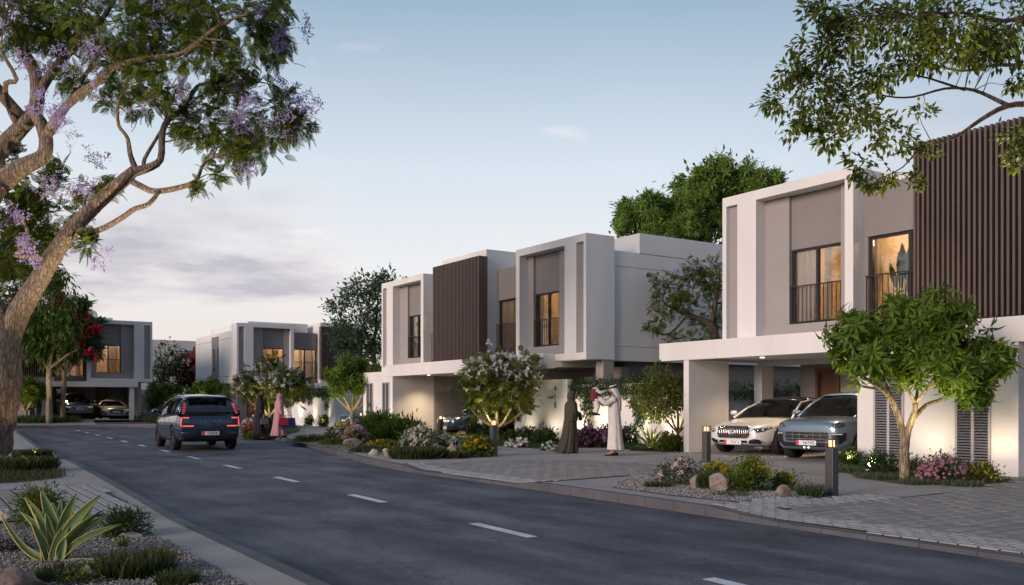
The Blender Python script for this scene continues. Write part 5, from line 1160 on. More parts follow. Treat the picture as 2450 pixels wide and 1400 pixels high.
# ---- ivy
def ivy(label, x, y0, y1, ztop, n, drop, seed, size=.085, thick=.22, face=-1):
    rng = np.random.default_rng(seed); root = thing('ivy', (x, (y0 + y1) / 2, ztop), label, 'ivy', 'ivy trailing over the garden walls'); cl = []
    ys = np.arange(y0, y1, .10)
    for y in ys:
        for _ in range(6): cl.append((x + rng.uniform(-.14, .25), y, ztop + rng.uniform(-.22, .14), x + .1, y, ztop - .2, thick))
        l = drop * (.22 + .78 * max(0, math.sin(y * 2.3 + seed) * .6 + math.sin(y * 5.1 + 2 * seed) * .5) + rng.uniform(0, .12))
        k = 0.0
        while k < l: cl.append((x + face * (.05 + rng.uniform(0, .07)), y + rng.normal(0, .04), ztop - k, x - face * .2, y, ztop - k + .1, thick * (1 - .6 * k / max(l, .1)))); k += .09
    leaves('leaves', np.array(cl), n, size * .6, size * 1.2, T_LEAF, LM['ivy'], root, rng, sig=.34, droop=.7, outw=.9)
    m = MB()
    for y in ys[::3]: m.tube([(x + .1, y, ztop + .02), (x + face * .03, y + .02, ztop - .2), (x + face * .05, y, ztop - .6)], [.008, .006, .003], 4, cap=False)
    tag(m.build('stems', BARKD, root), kind='stuff'); return root
ivy('ivy trailing down the lit garden wall behind the man and child', 18.98, 18.6, 24.72, 1.95, 9500, 1.25, 3, .10)

iv = thing('ivy', (26, 21.4, 1.9), 'dark ivy on the dim wall seen beside the white sedan', 'ivy', 'ivy trailing over the garden walls')
rng = np.random.default_rng(9); cl = []
for x in np.arange(19.4, 31, .12):
    l = 1.2 * (.3 + .7 * max(0, math.sin(x * 2.1) * .6 + math.sin(x * 4.7) * .5)); k = -.1
    while k < l: cl.append((x + rng.normal(0, .04), 21.4 - .06 - rng.uniform(0, .1), 1.9 - k, x, 21.6, 1.9 - k, .26)); k += .1
leaves('leaves', np.array(cl), 6500, .07, .13, T_LEAF, LM['ivy'], iv, rng, sig=.34, droop=.7)
ivy('ivy hanging over the far uplit wall behind the women', 20.2, 48.7, 55.1, 2.1, 4200, 1.0, 7, .13, .3)
for y in (49.3, 51.3, 53.6): lamp('uplight', 'SPOT', (19.75, y, .12), 60, (1, .84, .5), .04, (20.25, y, 1.6), 80, 1.0)
for i, y in enumerate((19.9, 21.3, 23.0, 24.3)): lamp('uplight', 'SPOT', (18.5, y, .15), 75, (1, .80, .48), .04, (19.03, y, 1.7), 95, 1.0)

# ---- bollard lights
BOLL = M('bollard metal', (.10, .095, .095), .45, .08, 6, metal=.5); BGLOW = glow('bollard glow', (1, .60, .34), 1.7); BCLEAR = glassmat('bollard lens', (.9, .75, .6), .05)
def bollard(label, p, h=.9, w=.14, e=9, first=[None]):
    root = thing('bollard_light', p, label, 'bollard light', 'bollard lights along the drives'); z0 = p.z; r = w / 2
    m = MB(); m.box(p.x - r, p.x + r, p.y - r, p.y + r, z0 - .03, z0 + h * .84); m.build('post', BOLL, root, bevel=.008)
    m = MB(); m.box(p.x - r, p.x + r, p.y - r, p.y + r, z0 + h - .02, z0 + h); m.build('cap', BOLL, root)
    m = MB(); q = r * .45; m.box(p.x - q, p.x + q, p.y - q, p.y + q, z0 + h * .86, z0 + h - .022); m.build('lamp', BGLOW, root)
    for k in range(4):
        z = z0 + h * .845 + (h * .155 - .03) * (k + .5) / 4; m = MB(); m.box(p.x - r, p.x + r, p.y - r, p.y + r, z, z + .004); m.build('louvre', BCLEAR, root)
    for sx in (-1, 1):
        for sy in (-1, 1): m = MB(); m.box(p.x + sx * (r - .012), p.x + sx * r, p.y + sy * (r - .012), p.y + sy * r, z0 + h * .84, z0 + h - .02); m.build('corner_post', BOLL, root)
    lamp('bollard_lamp', 'POINT', (p.x, p.y, z0 + h * .93), e, (1, .66, .38), .05)
bollard('nearest bollard light at the right end of the gravel bed', gg(1990, 1174), .88, .145, 9)
bollard('bollard light in front of the white sedan', gg(1690, 1106), .86, .145, 9)
bollard('bollard light in front of the white-blossomed tree trunk', gg(1181, 1092), .93, .15, 9)
p = at(1054, 965, 33.5); p.z = gz(p.x, p.y); bollard('bollard light in front of the dark blue car', p, .9, .15, 9)
p = at(949, 965, 38); p.z = 0; bollard('bollard light against the lit wing wall of the middle house', p, .9, .15, 9)
p = at(863, 965, 43); p.z = 0; bollard('bollard light beside the round-crowned frangipani trunk', p, .9, .15, 12)
# ---- indoor plant behind the upstairs window
pp = F1.pt(4.72, 1.05, 3.1); ip = thing('indoor_plant', pp, 'large-leaved indoor plant silhouetted behind the right lit window', 'potted plant')
MB().lathe([(0, 0), (.14, 0), (.18, .3), (.16, .3), (0, .26)], pp, 'z', 16).build('pot', M('pot clay', (.3, .25, .2), .8), ip)
for i, (da, dz, w) in enumerate(((-.38, 1.6, .17), (-.22, 1.85, .19), (.0, 2.0, .22), (.18, 1.95, .27), (.32, 1.7, .25), (.25, 1.35, .22), (-.1, 1.6, .18))):
    m = MB(); b0 = pp + Vector((0, 0, .28)); t = F1.pt(4.72 + da, 1.05 + .12 * math.sin(i * 2), 3.1 + dz); kn = b0.lerp(t, .52); m.tube([b0, kn], .012, 5)
    sd = Vector((0, 1, 0)) * (1 if i % 2 else -1); V = []; n = 8
    for k in range(n + 1):
        u_ = k / n; c = kn.lerp(t, u_); ww = w * math.sin(math.pi * min(.98, .06 + u_ * .94)) ** .7
        V += [c - sd * ww * .5 + Vector((.02, 0, 0)), c, c + sd * ww * .5 + Vector((.02, 0, 0))]
    m.add(V, [(k * 3 + j, k * 3 + j + 1, k * 3 + j + 4, k * 3 + j + 3) for k in range(n) for j in range(2)]); m.build('leaf', LM['dark'], ip, smooth=True)

# ---- low cover that knits the beds together
def groundcover(name, P, n, h, mat, zf, seed, density_at=None):
    rng = np.random.default_rng(seed); xs = [q[0] for q in P]; ys = [q[1] for q in P]; pos = []
    from mathutils import noise
    while len(pos) < n:
        x, y = rng.uniform(min(xs), max(xs)), rng.uniform(min(ys), max(ys)); x2, y2 = x + rng.normal(0, .10), y + rng.normal(0, .10)
        if inside(P, x, y) and seen(x, y) and noise.noise(Vector((x * 1.3, y * 1.3, seed))) > -.28 + .3 * rng.random() - .15: pos.append((x2, y2, zf(x2, y2) + .005))
    D = np.stack([rng.normal(0, .5, n), rng.normal(0, .5, n), np.full(n, 1.0)], 1); pos = np.array(pos); d = pos[:, 0] * ST + pos[:, 1] * CT
    tv = np.array([(0, -.05, 0), (0, .05, 0), (.55, .04, .06), (.55, -.04, .06), (1, .006, .25), (1, -.006, .25)]); tf = [(0, 1, 2, 3), (3, 2, 4, 5)]
    return tag(scatter(name, tv, tf, pos, frames(D, rng.uniform(0, 6, n)), h * rng.uniform(.5, 1.3, n) * np.clip(d / 20, .8, 1.6), mat), kind='stuff')
groundcover('lawn_grass', BL2, 16000, .11, LM['grassd'], Z0, 1)
groundcover('bed_grass', B2, 5000, .10, LM['olive'], gz, 2)
groundcover('corner_grass', B6, 3000, .16, LM['mid'], gz, 3)
groundcover('wall_bed_grass', B3, 3000, .12, LM['mid'], gz, 4)
groundcover('louvre_bed_grass', B5, 6000, .09, LM['grassg'], gz, 5)
groundcover('ivy_bed_grass', B4, 4000, .12, LM['dark'], gz, 6)
groundcover('far_bed_grass', [(5.4, 63.4), (9.4, 63.6), (9.4, 65.3), (5.0, 65.3)], 2500, .2, LM['mid'], gz, 7)
groundcover('far_corner_grass', [(13.2, 63.2), (18.8, 60.8), (18.8, 66), (13.2, 66)], 4000, .2, LM['mid'], gz, 8)
groundcover('agave_bed_grass', [(2.0, 5.5), (2.0, 9.3), (1.7, 10.8), (-3, 11.4), (-3, 8), (0.6, 5.5)], 3500, .05, LM['grassd'], Z0, 9)
for y in (25.4, 26.9): lamp('uplight', 'SPOT', (18.25, y, .15), 30, (1, .82, .55), .05, (18.75, y, 1.6), 110, 1.0)
for y in (12.6, 11.0, 9.6): lamp('uplight', 'SPOT', (17.3, y, .12), 32, (1, .78, .48), .05, (18.05, y, 1.5), 115, 1.0)
for y in (36.9, 39.2): lamp('uplight', 'SPOT', (17.3, y, .12), 30, (1, .78, .48), .05, (18.05, y, 1.5), 115, 1.0)

# ================================================================ cars
from mathutils.bvhtree import BVHTree
TYRE = M('tyre rubber', (.014, .014, .015), .8, .1, 20, 0); BLK = M('black trim', (.012, .012, .013), .45, 0); CHROME = M('chrome', (.72, .70, .68), .18, 0, metal=1.0)
RIMD = M('dark rim', (.10, .10, .105), .35, 0, metal=.8); RIMS = M('bright rim', (.40, .39, .39), .3, 0, metal=.9); ARCH = M('wheel arch', (.008, .008, .008), .9, 0)
CGL = glassmat('car glass', (.42, .45, .46), .09, .02, .75); LENS = M('lamp lens', (.03, .03, .035), .06, 0, spec=.9, coat=1); SEATM = M('car seat', (.10, .085, .07), .8, .1)
STRIPGLOW = glow('unlit strip glow', (1, .96, .9), .55); REDL = glow('red tail light', (1, .12, .11), 1.1); REDG = M('red reflector', (.30, .02, .02), .2, 0, coat=1)  # faint white glow painted on headlight strips that are switched off
PLW = M('plate white', (.75, .74, .72), .5, 0); PLR = M('plate red', (.62, .03, .05), .5, 0); PLK = M('plate ink', (.02, .02, .02), .6, 0)
def paint(n, c, metal=.35, rough=.32): return M('paint ' + n, c, rough, 0, metal=metal, spec=.5, coat=1.0)
KINDS = dict(
    sedan=dict(L=5.25, W=1.94, H=1.50, R=.355, wb=3.1, fo=.90,
        body=[(0, .68, .60, .60, .33), (.010, .77, .67, .74, .27), (.045, .805, .70, .88, .22), (.11, .85, .765, .96, .20), (.20, .905, .84, 1.0, .19), (.29, .985, .91, 1.0, .19), (.45, 1.0, .96, 1.0, .19), (.66, 1.0, .98, 1.0, .19), (.80, 1.05, .99, .99, .20), (.92, 1.07, .98, .95, .24), (.985, 1.04, .92, .86, .30), (1.0, .85, .78, .78, .36)],
        cab=[(.27, .97, .80, .95), (.36, 1.25, .70, .96), (.445, 1.43, .62, .97), (.56, 1.50, .61, .98), (.68, 1.47, .60, .99), (.78, 1.32, .63, 1.0), (.88, 1.08, .70, 1.03)]),
    suv=dict(L=5.02, W=1.97, H=1.74, R=.385, wb=2.99, fo=.93,
        body=[(0, .92, .80, .66, .36), (.012, 1.0, .90, .80, .30), (.045, 1.04, .95, .91, .26), (.11, 1.08, 1.0, .97, .25), (.20, 1.11, 1.03, 1.0, .24), (.27, 1.14, 1.06, 1.0, .24), (.45, 1.10, 1.09, 1.0, .24), (.66, 1.10, 1.11, 1.0, .24), (.82, 1.12, 1.12, .99, .25), (.93, 1.14, 1.12, .965, .28), (.985, 1.13, 1.08, .92, .32), (1.0, 1.02, .95, .87, .38)],
        cab=[(.245, 1.13, .84, 1.08), (.32, 1.45, .74, 1.08), (.39, 1.66, .67, 1.09), (.52, 1.74, .66, 1.10), (.70, 1.735, .66, 1.11), (.86, 1.69, .66, 1.12), (.93, 1.62, .665, 1.12), (.985, 1.20, .80, 1.12)]),
    sports=dict(L=4.43, W=1.94, H=1.24, R=.35, wb=2.65, fo=.93,
        body=[(0, .60, .50, .72, .22), (.012, .68, .58, .84, .17), (.05, .73, .64, .94, .14), (.13, .78, .72, .99, .13), (.22, .83, .79, 1.0, .13), (.30, .88, .82, 1.0, .13), (.45, .86, .84, .98, .13), (.66, .88, .90, 1.0, .13), (.82, .95, .93, 1.0, .16), (.95, .94, .90, .96, .22), (1.0, .75, .7, .86, .3)],
        cab=[(.29, .86, .78, .83), (.38, 1.08, .66, .84), (.47, 1.22, .57, .85), (.58, 1.24, .56, .87), (.72, 1.14, .58, .90), (.88, .95, .66, .93)]),
)
def car(kind, label, loc, rz, col, style='', plate=None, cat='car', roof=None, lights=False, rim=RIMD, arab=False, tilt=0, scale=1.0, low=None, zs=1.0):
    K = KINDS[kind]; L_, W, H, R = K['L'], K['W'], K['H'], K['R']; hw = W / 2
    root = thing('parked_car' if style != 'rear' else 'suv', loc, label, cat, 'cars of the street', rz, local=True)
    root.scale = (scale, scale, scale * zs)
    X = lambda f: L_ / 2 - f * L_
    # body: rings from nose to tail
    st = [K['body'][0]] + [K['body'][0]][:0] + K['body'][1:]; V, F = [], []
    def ring(f, zd, zs, hf, zb):
        w = hw * hf; zm = zb + (zs - zb) * .52
        half_ = [(0, zb), (w * .82, zb), (w * .965, zb + .07), (w * 1.0, zm), (w * .985, zs - .06), (w * .93, zs + .02), (w * .80, zs + (zd - zs) * .72), (w * .45, zd - .008), (0, zd)]
        return [(X(f), y, z) for y, z in half_] + [(X(f), -y, z) for y, z in half_[-2:0:-1]]
    rings = [ring(*s_) for s_ in st]; n = len(rings[0])
    for r_ in rings: V += r_
    for i in range(len(rings) - 1):
        for j in range(n): F.append((i * n + j, i * n + (j + 1) % n, (i + 1) * n + (j + 1) % n, (i + 1) * n + j))
    F.append(tuple(range(n))[::-1]); F.append(tuple((len(rings) - 1) * n + j for j in range(n)))
    me = bpy.data.meshes.new('body'); me.from_pydata(V, [], F); bm = bmesh.new(); bm.from_mesh(me); bmesh.ops.recalc_face_normals(bm, faces=bm.faces); bm.to_mesh(me); bm.free()
    lowm = low or BLK
    for m in (col, ARCH, lowm): me.materials.append(m)
    for p in me.polygons: p.use_smooth = True
    body = bpy.data.objects.new('body', me); COL.objects.link(body)
    sb = body.modifiers.new('s', 'SUBSURF'); sb.levels = 2; sb.render_levels = 2
    ax_f = L_ / 2 - K['fo']; ax_r = ax_f - K['wb']; cut = MB()
    for ax in (ax_f, ax_r):
        for s_ in (-1, 1):
            cut.lathe([(0, -.17), (R + .045, -.17), (R + .045, .17), (0, .17)], (ax, s_ * (hw - .10), R - .0), 'y', 36, 1)
    cu = cut.build('cut', [col, ARCH, lowm], None, loc=(0, 0, 0)); bmm = bmesh.new(); bmm.from_mesh(cu.data); bmesh.ops.remove_doubles(bmm, verts=bmm.verts, dist=1e-5); bmesh.ops.recalc_face_normals(bmm, faces=bmm.faces); bmm.to_mesh(cu.data); bmm.free()
    bo = body.modifiers.new('b', 'BOOLEAN'); bo.object = cu; bo.operation = 'DIFFERENCE'; bo.solver = 'EXACT'
    dg = bpy.context.evaluated_depsgraph_get(); dg.update(); ev = bpy.data.meshes.new_from_object(body.evaluated_get(dg))
    bpy.data.objects.remove(cu); body.modifiers.clear(); body.data = ev; ev.name = 'body'; body.parent = root; ORG[body.name] = Vector((0, 0, 0))
    zl = K['body'][5][4] + (.13 if kind == 'suv' else .05)
    for p in ev.polygons:
        if p.material_index == 0 and p.center.z < zl: p.material_index = 2
    bvh = BVHTree.FromPolygons([v.co[:] for v in ev.vertices], [p.vertices[:] for p in ev.polygons])
    # cabin
    def cring(f, zt, hf, zb_):
        wt = hw * hf; wb_ = hw * .93
        t = max(.02, zt - zb_ - .0); side = wb_ + (wt - wb_) * min(1, t / (H - zb_))
        hl = [(wb_ * .99, zb_ - .03), (wb_ + (side - wb_) * .5, zb_ + t * .5 - .01), (side, zb_ + t * .90 - .01), (side * .86, zb_ + t * .985), (0, zb_ + t + .012)]
        return [(X(f), y, z) for y, z in hl] + [(X(f), -y, z) for y, z in hl[-2::-1]]
    cr = [cring(*c) for c in K['cab']]; k = len(cr[0]); m = MB(); V = [p for r_ in cr for p in r_]
    m.add(V, [(i * k + j, i * k + j + 1, (i + 1) * k + j + 1, (i + 1) * k + j) for i in range(len(cr) - 1) for j in range(k - 1)])
    m.build('windows', CGL, root, smooth=True, fixn=True)
    rf = MB(); i0 = 2; i1 = len(cr) - (3 if kind != 'suv' else 2); rr_ = []
    for i in range(i0, i1 + 1): rr_.append([(p[0], p[1] * 1.012, p[2] + .008) for p in cr[i][2:7]])
    V = [p for r_ in rr_ for p in r_]; kk = 5
    rf.add(V, [(i * kk + j, i * kk + j + 1, (i + 1) * kk + j + 1, (i + 1) * kk + j) for i in range(len(rr_) - 1) for j in range(kk - 1)])
    ro = rf.build('roof', roof or col, root, smooth=True, fixn=True); so = ro.modifiers.new('t', 'SOLIDIFY'); so.thickness = .02; so.offset = 1
    # pillars
    for s_ in (0, 1):
        g = lambda i, j: Vector(cr[i][j if not s_ else k - 1 - j])
        line = [g(i, 2) for i in range(len(cr))]; line[0] = g(0, 1)
        m = MB(); m.tube([p * 1.0 + Vector((0, (.004 if p.y > 0 else -.004), 0)) for p in line], .032, 6); m.build('pillar', col, root, smooth=True)
        mids = [len(cr) // 2] + ([len(cr) - 2] if kind == 'suv' else [])
        for q in mids:
            m = MB(); m.tube([g(q, 0), g(q, 1), g(q, 2)], [.05 if q == mids[0] else .11, .045 if q == mids[0] else .11, .03 if q == mids[0] else .08], 6); m.build('pillar', BLK if q == mids[0] else col, root, smooth=True)
    # seats
    zsb = K['cab'][0][3] - .05
    for fx, ys in ((.50, (-.38, .38)), (.70, (-.42, 0, .42))):
        for y in ys: m = MB(); hh = (H - zsb) * .62; m.box(X(fx) - .08, X(fx) + .04, y - .22, y + .22, zsb - .1, zsb + hh * .72); m.box(X(fx) - .07, X(fx) + .01, y - .11, y + .11, zsb + hh * .76, zsb + hh * 1.12); m.build('seat', SEATM, root, bevel=.03)
    # wheels
    tyre, rimv = MB(), MB(); tyre.lathe([(R * .70, -.11), (R * .93, -.125), (R * .99, -.09), (R, -.05), (R, .05), (R * .99, .09), (R * .93, .125), (R * .70, .11)], (0, 0, 0), 'y', 32)
    rimv.lathe([(R * .71, .07), (R * .72, .108), (R * .665, .10), (R * .655, .0), (R * .2, .0)], (0, 0, 0), 'y', 32); rimv.lathe([(0, .09), (.055, .088), (.07, .05)], (0, 0, 0), 'y', 14)
    ns = 10
    for q in range(ns):
        a = 2 * math.pi * q / ns; ca, sa = math.cos(a), math.sin(a); w = .020
        pts = [(r_ * ca - sg * w * sa * (1 if r_ < .1 else .8), yy, r_ * sa + sg * w * ca * (1 if r_ < .1 else .8)) for r_, yy in ((.05, .085), (R * .68, .098)) for sg in (-1, 1)]
        pts += [(p[0], p[1] - .035, p[2]) for p in pts]
        rimv.add(pts, [(0, 1, 3, 2), (4, 6, 7, 5), (0, 2, 6, 4), (1, 5, 7, 3)], 1)
    tm = rm = None
    for ax in (ax_f, ax_r):
        for s_ in (-1, 1):
            w_ = bpy.data.objects.new('wheel', None); COL.objects.link(w_); w_.parent = root; w_.location = (ax, s_ * (hw - .135), R); w_.rotation_euler = (0, 0, 0 if s_ > 0 else math.pi); ORG[w_.name] = Vector((0, 0, 0))
            if tm is None:
                t_ = tyre.build('tyre', TYRE, w_, smooth=True, fixn=True); r_ = rimv.build('rim', [BLK, rim], w_, fixn=True); tm, rm = t_.data, r_.data
            else:
                for nm, mm in (('tyre', tm), ('rim', rm)): o = bpy.data.objects.new(nm, mm); COL.objects.link(o); o.parent = w_
    # --- features laid on the body
    def hit(o_, d_):
        h = bvh.ray_cast(Vector(o_), Vector(d_)); return h[0]
    def sx(y, z, s_=1):
        h = hit((s_ * 4, y, z), (-s_, 0, 0)); return h.x if h else s_ * (L_ / 2 - .1)
    def sy(x, z, s_=1):
        h = hit((x, s_ * 3, z), (0, -s_, 0)); return h.y if h else s_ * hw * .9
    def decal(name, poly, mat, axis='x', s_=1, off=.006, cells=.06, par=root):
        bm = bmesh.new(); bm.faces.new([bm.verts.new((a, b, 0)) for a, b in poly])
        for q in (0, 1):
            lo, hi = min(p[q] for p in poly), max(p[q] for p in poly); t = lo + cells
            while t < hi:
                bmesh.ops.bisect_plane(bm, geom=bm.verts[:] + bm.edges[:] + bm.faces[:], plane_co=(t, t, 0), plane_no=((1, 0, 0), (0, 1, 0))[q]); t += cells
        for v in bm.verts:
            a, b = v.co.x, v.co.y
            v.co = Vector((sx(a, b, s_) + s_ * off, a, b)) if axis == 'x' else Vector((a, sy(a, b, s_) + s_ * off, b))
        mm = bpy.data.meshes.new(name); bm.to_mesh(mm); bm.free(); mm.materials.append(mat); o = bpy.data.objects.new(name, mm); COL.objects.link(o); o.parent = par; ORG[o.name] = Vector((0, 0, 0)); return o
    def line(name, pts, r, mat, axis='x', s_=1, off=.006, par=root):
        P_ = []
        for (a, b), (c, d) in zip(pts, pts[1:]):
            for t in (0, .34, .67): P_.append((a + (c - a) * t, b + (d - b) * t))
        P_.append(pts[-1]); m = MB()
        m.tube([Vector((sx(a, b, s_) + s_ * off, a, b)) if axis == 'x' else Vector((a, sy(a, b, s_) + s_ * off, b)) for a, b in P_], r, 6); return m.build(name, mat, par, smooth=True)
    def rrect(y0, y1, z0, z1, c=.04, n_=4):
        o = []
        for cx, cz, a0 in ((y1 - c, z1 - c, 0), (y0 + c, z1 - c, 90), (y0 + c, z0 + c, 180), (y1 - c, z0 + c, 270)):
            for q in range(n_ + 1): a = math.radians(a0 + 90 * q / n_); o.append((cx + c * math.cos(a), cz + c * math.sin(a)))
        return o
    def plate_(z, s_, txt, ar=False, y=0):
        x = max(sx(y - .2, z, s_) * s_, sx(y + .2, z, s_) * s_, sx(y, z + .05, s_) * s_, sx(y, z, s_) * s_) * s_ + s_ * .012; m = MB(); m.box(x - .01, x + .01, y - .26, y + .26, z - .06, z + .06); pl_ = m.build('number_plate', PLW, root)
        m = MB(); q = s_ * (-1); yl = y + .26 * s_ * -1
        yl0, yl1 = (y - .262, y - .19) if s_ < 0 else (y + .19, y + .262)
        # the red band is on the reader's left
        yl0, yl1 = (y + .185, y + .258) if s_ < 0 else (y - .258, y - .185)
        if True:
            m.box(x - .011 , x + .0112 * 1, yl0, yl1, z - .058, z + .058); m.build('red_band', PLR, pl_)
        Rm = Matrix(((0, 0, s_, 0), (s_, 0, 0, 0), (0, 1, 0, 0), (0, 0, 0, 1)))
        textmesh(txt, .12, .001, PLK, 'digits', pl_, Matrix.Translation((x + s_ * .012, y + s_ * .07, z)) @ Rm)
    # side: door lines, handles, sill, mirror
    zbelt = K['body'][6][2]
    for s_ in (-1, 1):
        for fx in (.335, .535, .715): line('door_seam', [(X(fx), zbelt - .06), (X(fx) + .02, .5), (X(fx), .36)], .004, BLK, 'y', s_, .001)
        for fx in (.50, .67): x0 = X(fx); y0 = sy(x0, zbelt - .14, s_); m = MB(); m.box(x0 - .10, x0 + .10, y0 - .012, y0 + .014, zbelt - .155, zbelt - .13); m.build('door_handle', col, root, bevel=.004)
        xm = X(K['cab'][0][0] + .055); m = MB(); q = Vector((xm, s_ * hw * .96, K['cab'][0][3] + .07)); m.tube([q, q + Vector((0, s_ * .08, .03))], .02, 6); c = q + Vector((0, s_ * .17, .06))
        for a in range(7):
            pass
        m.lathe([(0, -.11), (.05, -.10), (.075, -.04), (.075, .05), (.05, .10), (0, .11)], tuple(c), 'y', 12); mo = m.build('mirror', col, root, smooth=True)
        line('sill', [(X(.26), .30 if kind != 'sports' else .2), (X(.70), .30 if kind != 'sports' else .2)], .03, BLK, 'y', s_, -.01)
    if style == 'merc' or style == 'mercdark':
        gz0, gz1 = .44, .755; decal('grille', rrect(-.50, .50, gz0, gz1, .12, 6), BLK, 'x', 1, .012); line('grille_frame', rrect(-.50, .50, gz0, gz1, .12, 6) + [rrect(-.50, .50, gz0, gz1, .12, 6)[0]], .010, CHROME, off=.014)
        for i in range(17):
            y = -.45 + .90 * i / 16; e = .045 if 0 < i < 16 else .09; line('grille_bar', [(y, gz0 + e - .02), (y, gz1 - e + .02)], .012, CHROME, off=.026)
        c = Vector((sx(0, .60) + .05, 0, .60)); m = MB(); m.tube([c + Vector((0, .085 * math.cos(t), .085 * math.sin(t))) for t in np.linspace(0, 2 * math.pi, 25)], .011, 6, cap=False)
        for q in range(3): a = math.pi / 2 + q * 2 * math.pi / 3; m.tube([c, c + Vector((0, .08 * math.cos(a), .08 * math.sin(a)))], [.016, .004], 5)
        m.build('star_badge', CHROME, root, smooth=True)
        for s_ in (-1, 1):
            hl = decal('headlight', [(s_ * a, b) for a, b in ((.54, .62), (.62, .575), (.80, .61), (.93, .74), (.82, .745), (.62, .705), (.55, .67))], LENS, 'x', 1, .008, .04)
            line('light_strip', [(s_ * .55, .675), (s_ * .70, .705), (s_ * .84, .72)], .007, STRIPGLOW if style == 'merc' else CHROME, off=.012, par=hl)
            for q in range(3): y = s_ * (.61 + .085 * q); m = MB(); zz = .635 + .012 * q; m.lathe([(0, .012), (.03, .006), (.034, 0)], (sx(y, zz), y, zz), 'x', 10); m.build('lamp', CHROME, hl, smooth=True)
            decal('side_intake', [(s_ * a, b) for a, b in ((.46, .32), (.52, .26), (.76, .27), (.81, .34), (.76, .41), (.62, .43), (.50, .40))], BLK, 'x', 1, .010, .05)
            line('intake_trim', [(s_ * .48, .39), (s_ * .62, .435), (s_ * .74, .42), (s_ * .79, .34), (s_ * .75, .28)], .012, col, off=.014)
        decal('lower_intake', [(-.45, .27), (.45, .27), (.42, .38), (-.42, .38)], BLK, 'x', 1, .010)
        plate_(.33, 1, plate or '25161', arab)
    elif style == 'porsche':
        decal('grille', [(-.52, .50), (.52, .50), (.56, .60), (.55, .73), (-.55, .73), (-.56, .60)], BLK, 'x', 1, .010)
        for z in (.56, .66): line('grille_bar', [(-.54, z), (.54, z)], .008, M('grey trim', (.22, .23, .24), .4, 0), off=.016)
        for y in (-.36, -.18, .18, .36): line('grille_bar', [(y, .51), (y, .72)], .006, MATS['grey trim'], off=.014)
        m = MB(); xx = sx(0, .61); m.lathe([(0, .02), (.05, .015), (.06, 0)], (xx, 0, .61), 'x', 14); m.build('sensor', LENS, root)
        for s_ in (-1, 1):
            hl = decal('headlight', [(s_ * a, b) for a, b in ((.55, .86), (.62, .845), (.80, .85), (.86, .90), (.82, .97), (.74, .985), (.64, .93))], LENS, 'x', 1, .008, .04)
            for q in range(2): line('light_strip', [(s_ * .66, .875 + .04 * q), (s_ * .80, .885 + .04 * q)], .006, CHROME, off=.012, par=hl)
            decal('side_intake', [(s_ * a, b) for a, b in ((.60, .46), (.80, .44), (.88, .54), (.89, .72), (.60, .72), (.64, .60))], BLK, 'x', 1, .010, .05)
            line('running_light', [(s_ * .62, .69), (s_ * .84, .69)], .010, STRIPGLOW, off=.016)
        decal('lower_intake', [(-.60, .36), (.60, .36), (.74, .47), (-.74, .47)], BLK, 'x', 1, .012)
        m = MB(); x0 = L_ / 2 - .07
        for y in (-.06, .05): m.lathe([(0, .02), (.02, .018), (.028, 0)], (sx(y, .38) , y, .345), 'x', 10)
        m.build('fog_lamp', glow('fog lamp glow', (1, .97, .9), 1.6), root)
        m = MB(); zz = hit((L_ / 2 - .32, 0, 3), (0, 0, -1)); m.lathe([(0, .008), (.035, .004), (.04, -.004)], (zz.x, 0, zz.z), 'z', 12); m.build('badge', CHROME, root)
        plate_(.46, 1, plate or '56745')
    elif style in ('audi', 'audisport', 'plain'):
        g = [(-.36, .40), (.36, .40), (.46, .52), (.46, .62), (.40, .68), (-.40, .68), (-.46, .62), (-.46, .52)]; dz = .16 if kind == 'suv' else -.06
        g = [(a, b + dz) for a, b in g]; decal('grille', g, BLK if style != 'audi' else M('grey grille', (.10, .105, .12), .4, 0, metal=.5), 'x', 1, .010); line('grille_frame', g + [g[0]], .012, CHROME, off=.014)
        for z in (.50, .56, .62): line('grille_bar', [(-.42, z + dz), (.42, z + dz)], .006, CHROME, off=.014)
        for s_ in (-1, 1):
            zz = .76 if kind == 'suv' else .56
            decal('headlight', [(s_ * a, b) for a, b in ((.50, zz), (.82, zz + .03), (.86, zz + .09), (.52, zz + .07))], LENS, 'x', 1, .008, .05); line('light_strip', [(s_ * .52, zz + .035), (s_ * .70, zz + .045), (s_ * .83, zz + .07)], .012, STRIPGLOW, off=.012)
            decal('side_intake', [(s_ * a, b) for a, b in ((.56, .36 + dz), (.84, .40 + dz), (.84, .58 + dz), (.60, .46 + dz))], BLK, 'x', 1, .010, .06); line('intake_trim', [(s_ * .54, .34 + dz), (s_ * .80, .36 + dz), (s_ * .86, .5 + dz)], .016, CHROME if style == 'audi' else col, off=.014)
        plate_(.52 + dz, 1, plate or '20481')
        m = MB()
        for q in range(4): c = Vector((sx(0, .70 + dz) + .02, -.10 + .067 * q, .64 + dz)); m.tube([c + Vector((0, .042 * math.cos(t), .042 * math.sin(t))) for t in np.linspace(0, 2 * math.pi, 17)], .007, 5, cap=False)
        if style != 'plain': m.build('ring_badge', CHROME, root)
    if style == 'rear':
        for s_ in (-1, 1):
            t_ = [(s_ * .64, 1.03), (s_ * .86, 1.03), (s_ * .875, .78), (s_ * .50, .775)]
            line('tail_light', t_, .021, REDL, 'x', -1, -.006)
            for q in range(6):
                z = 1.17 + .062 * q; f = (1.62 - z) / .5; xq = X(.925 + .06 * max(0, min(1, f))) - .045; yq = s_ * hw * (.705 + .125 * max(0, min(1, f)))
                m = MB(); m.box(xq - .012, xq + .02, yq - .038, yq + .038, z - .007, z + .007); m.build('tail_light', REDL, root)
            line('reflector', [(s_ * .62, .56), (s_ * .88, .57)], .016, REDG, 'x', -1, .004)
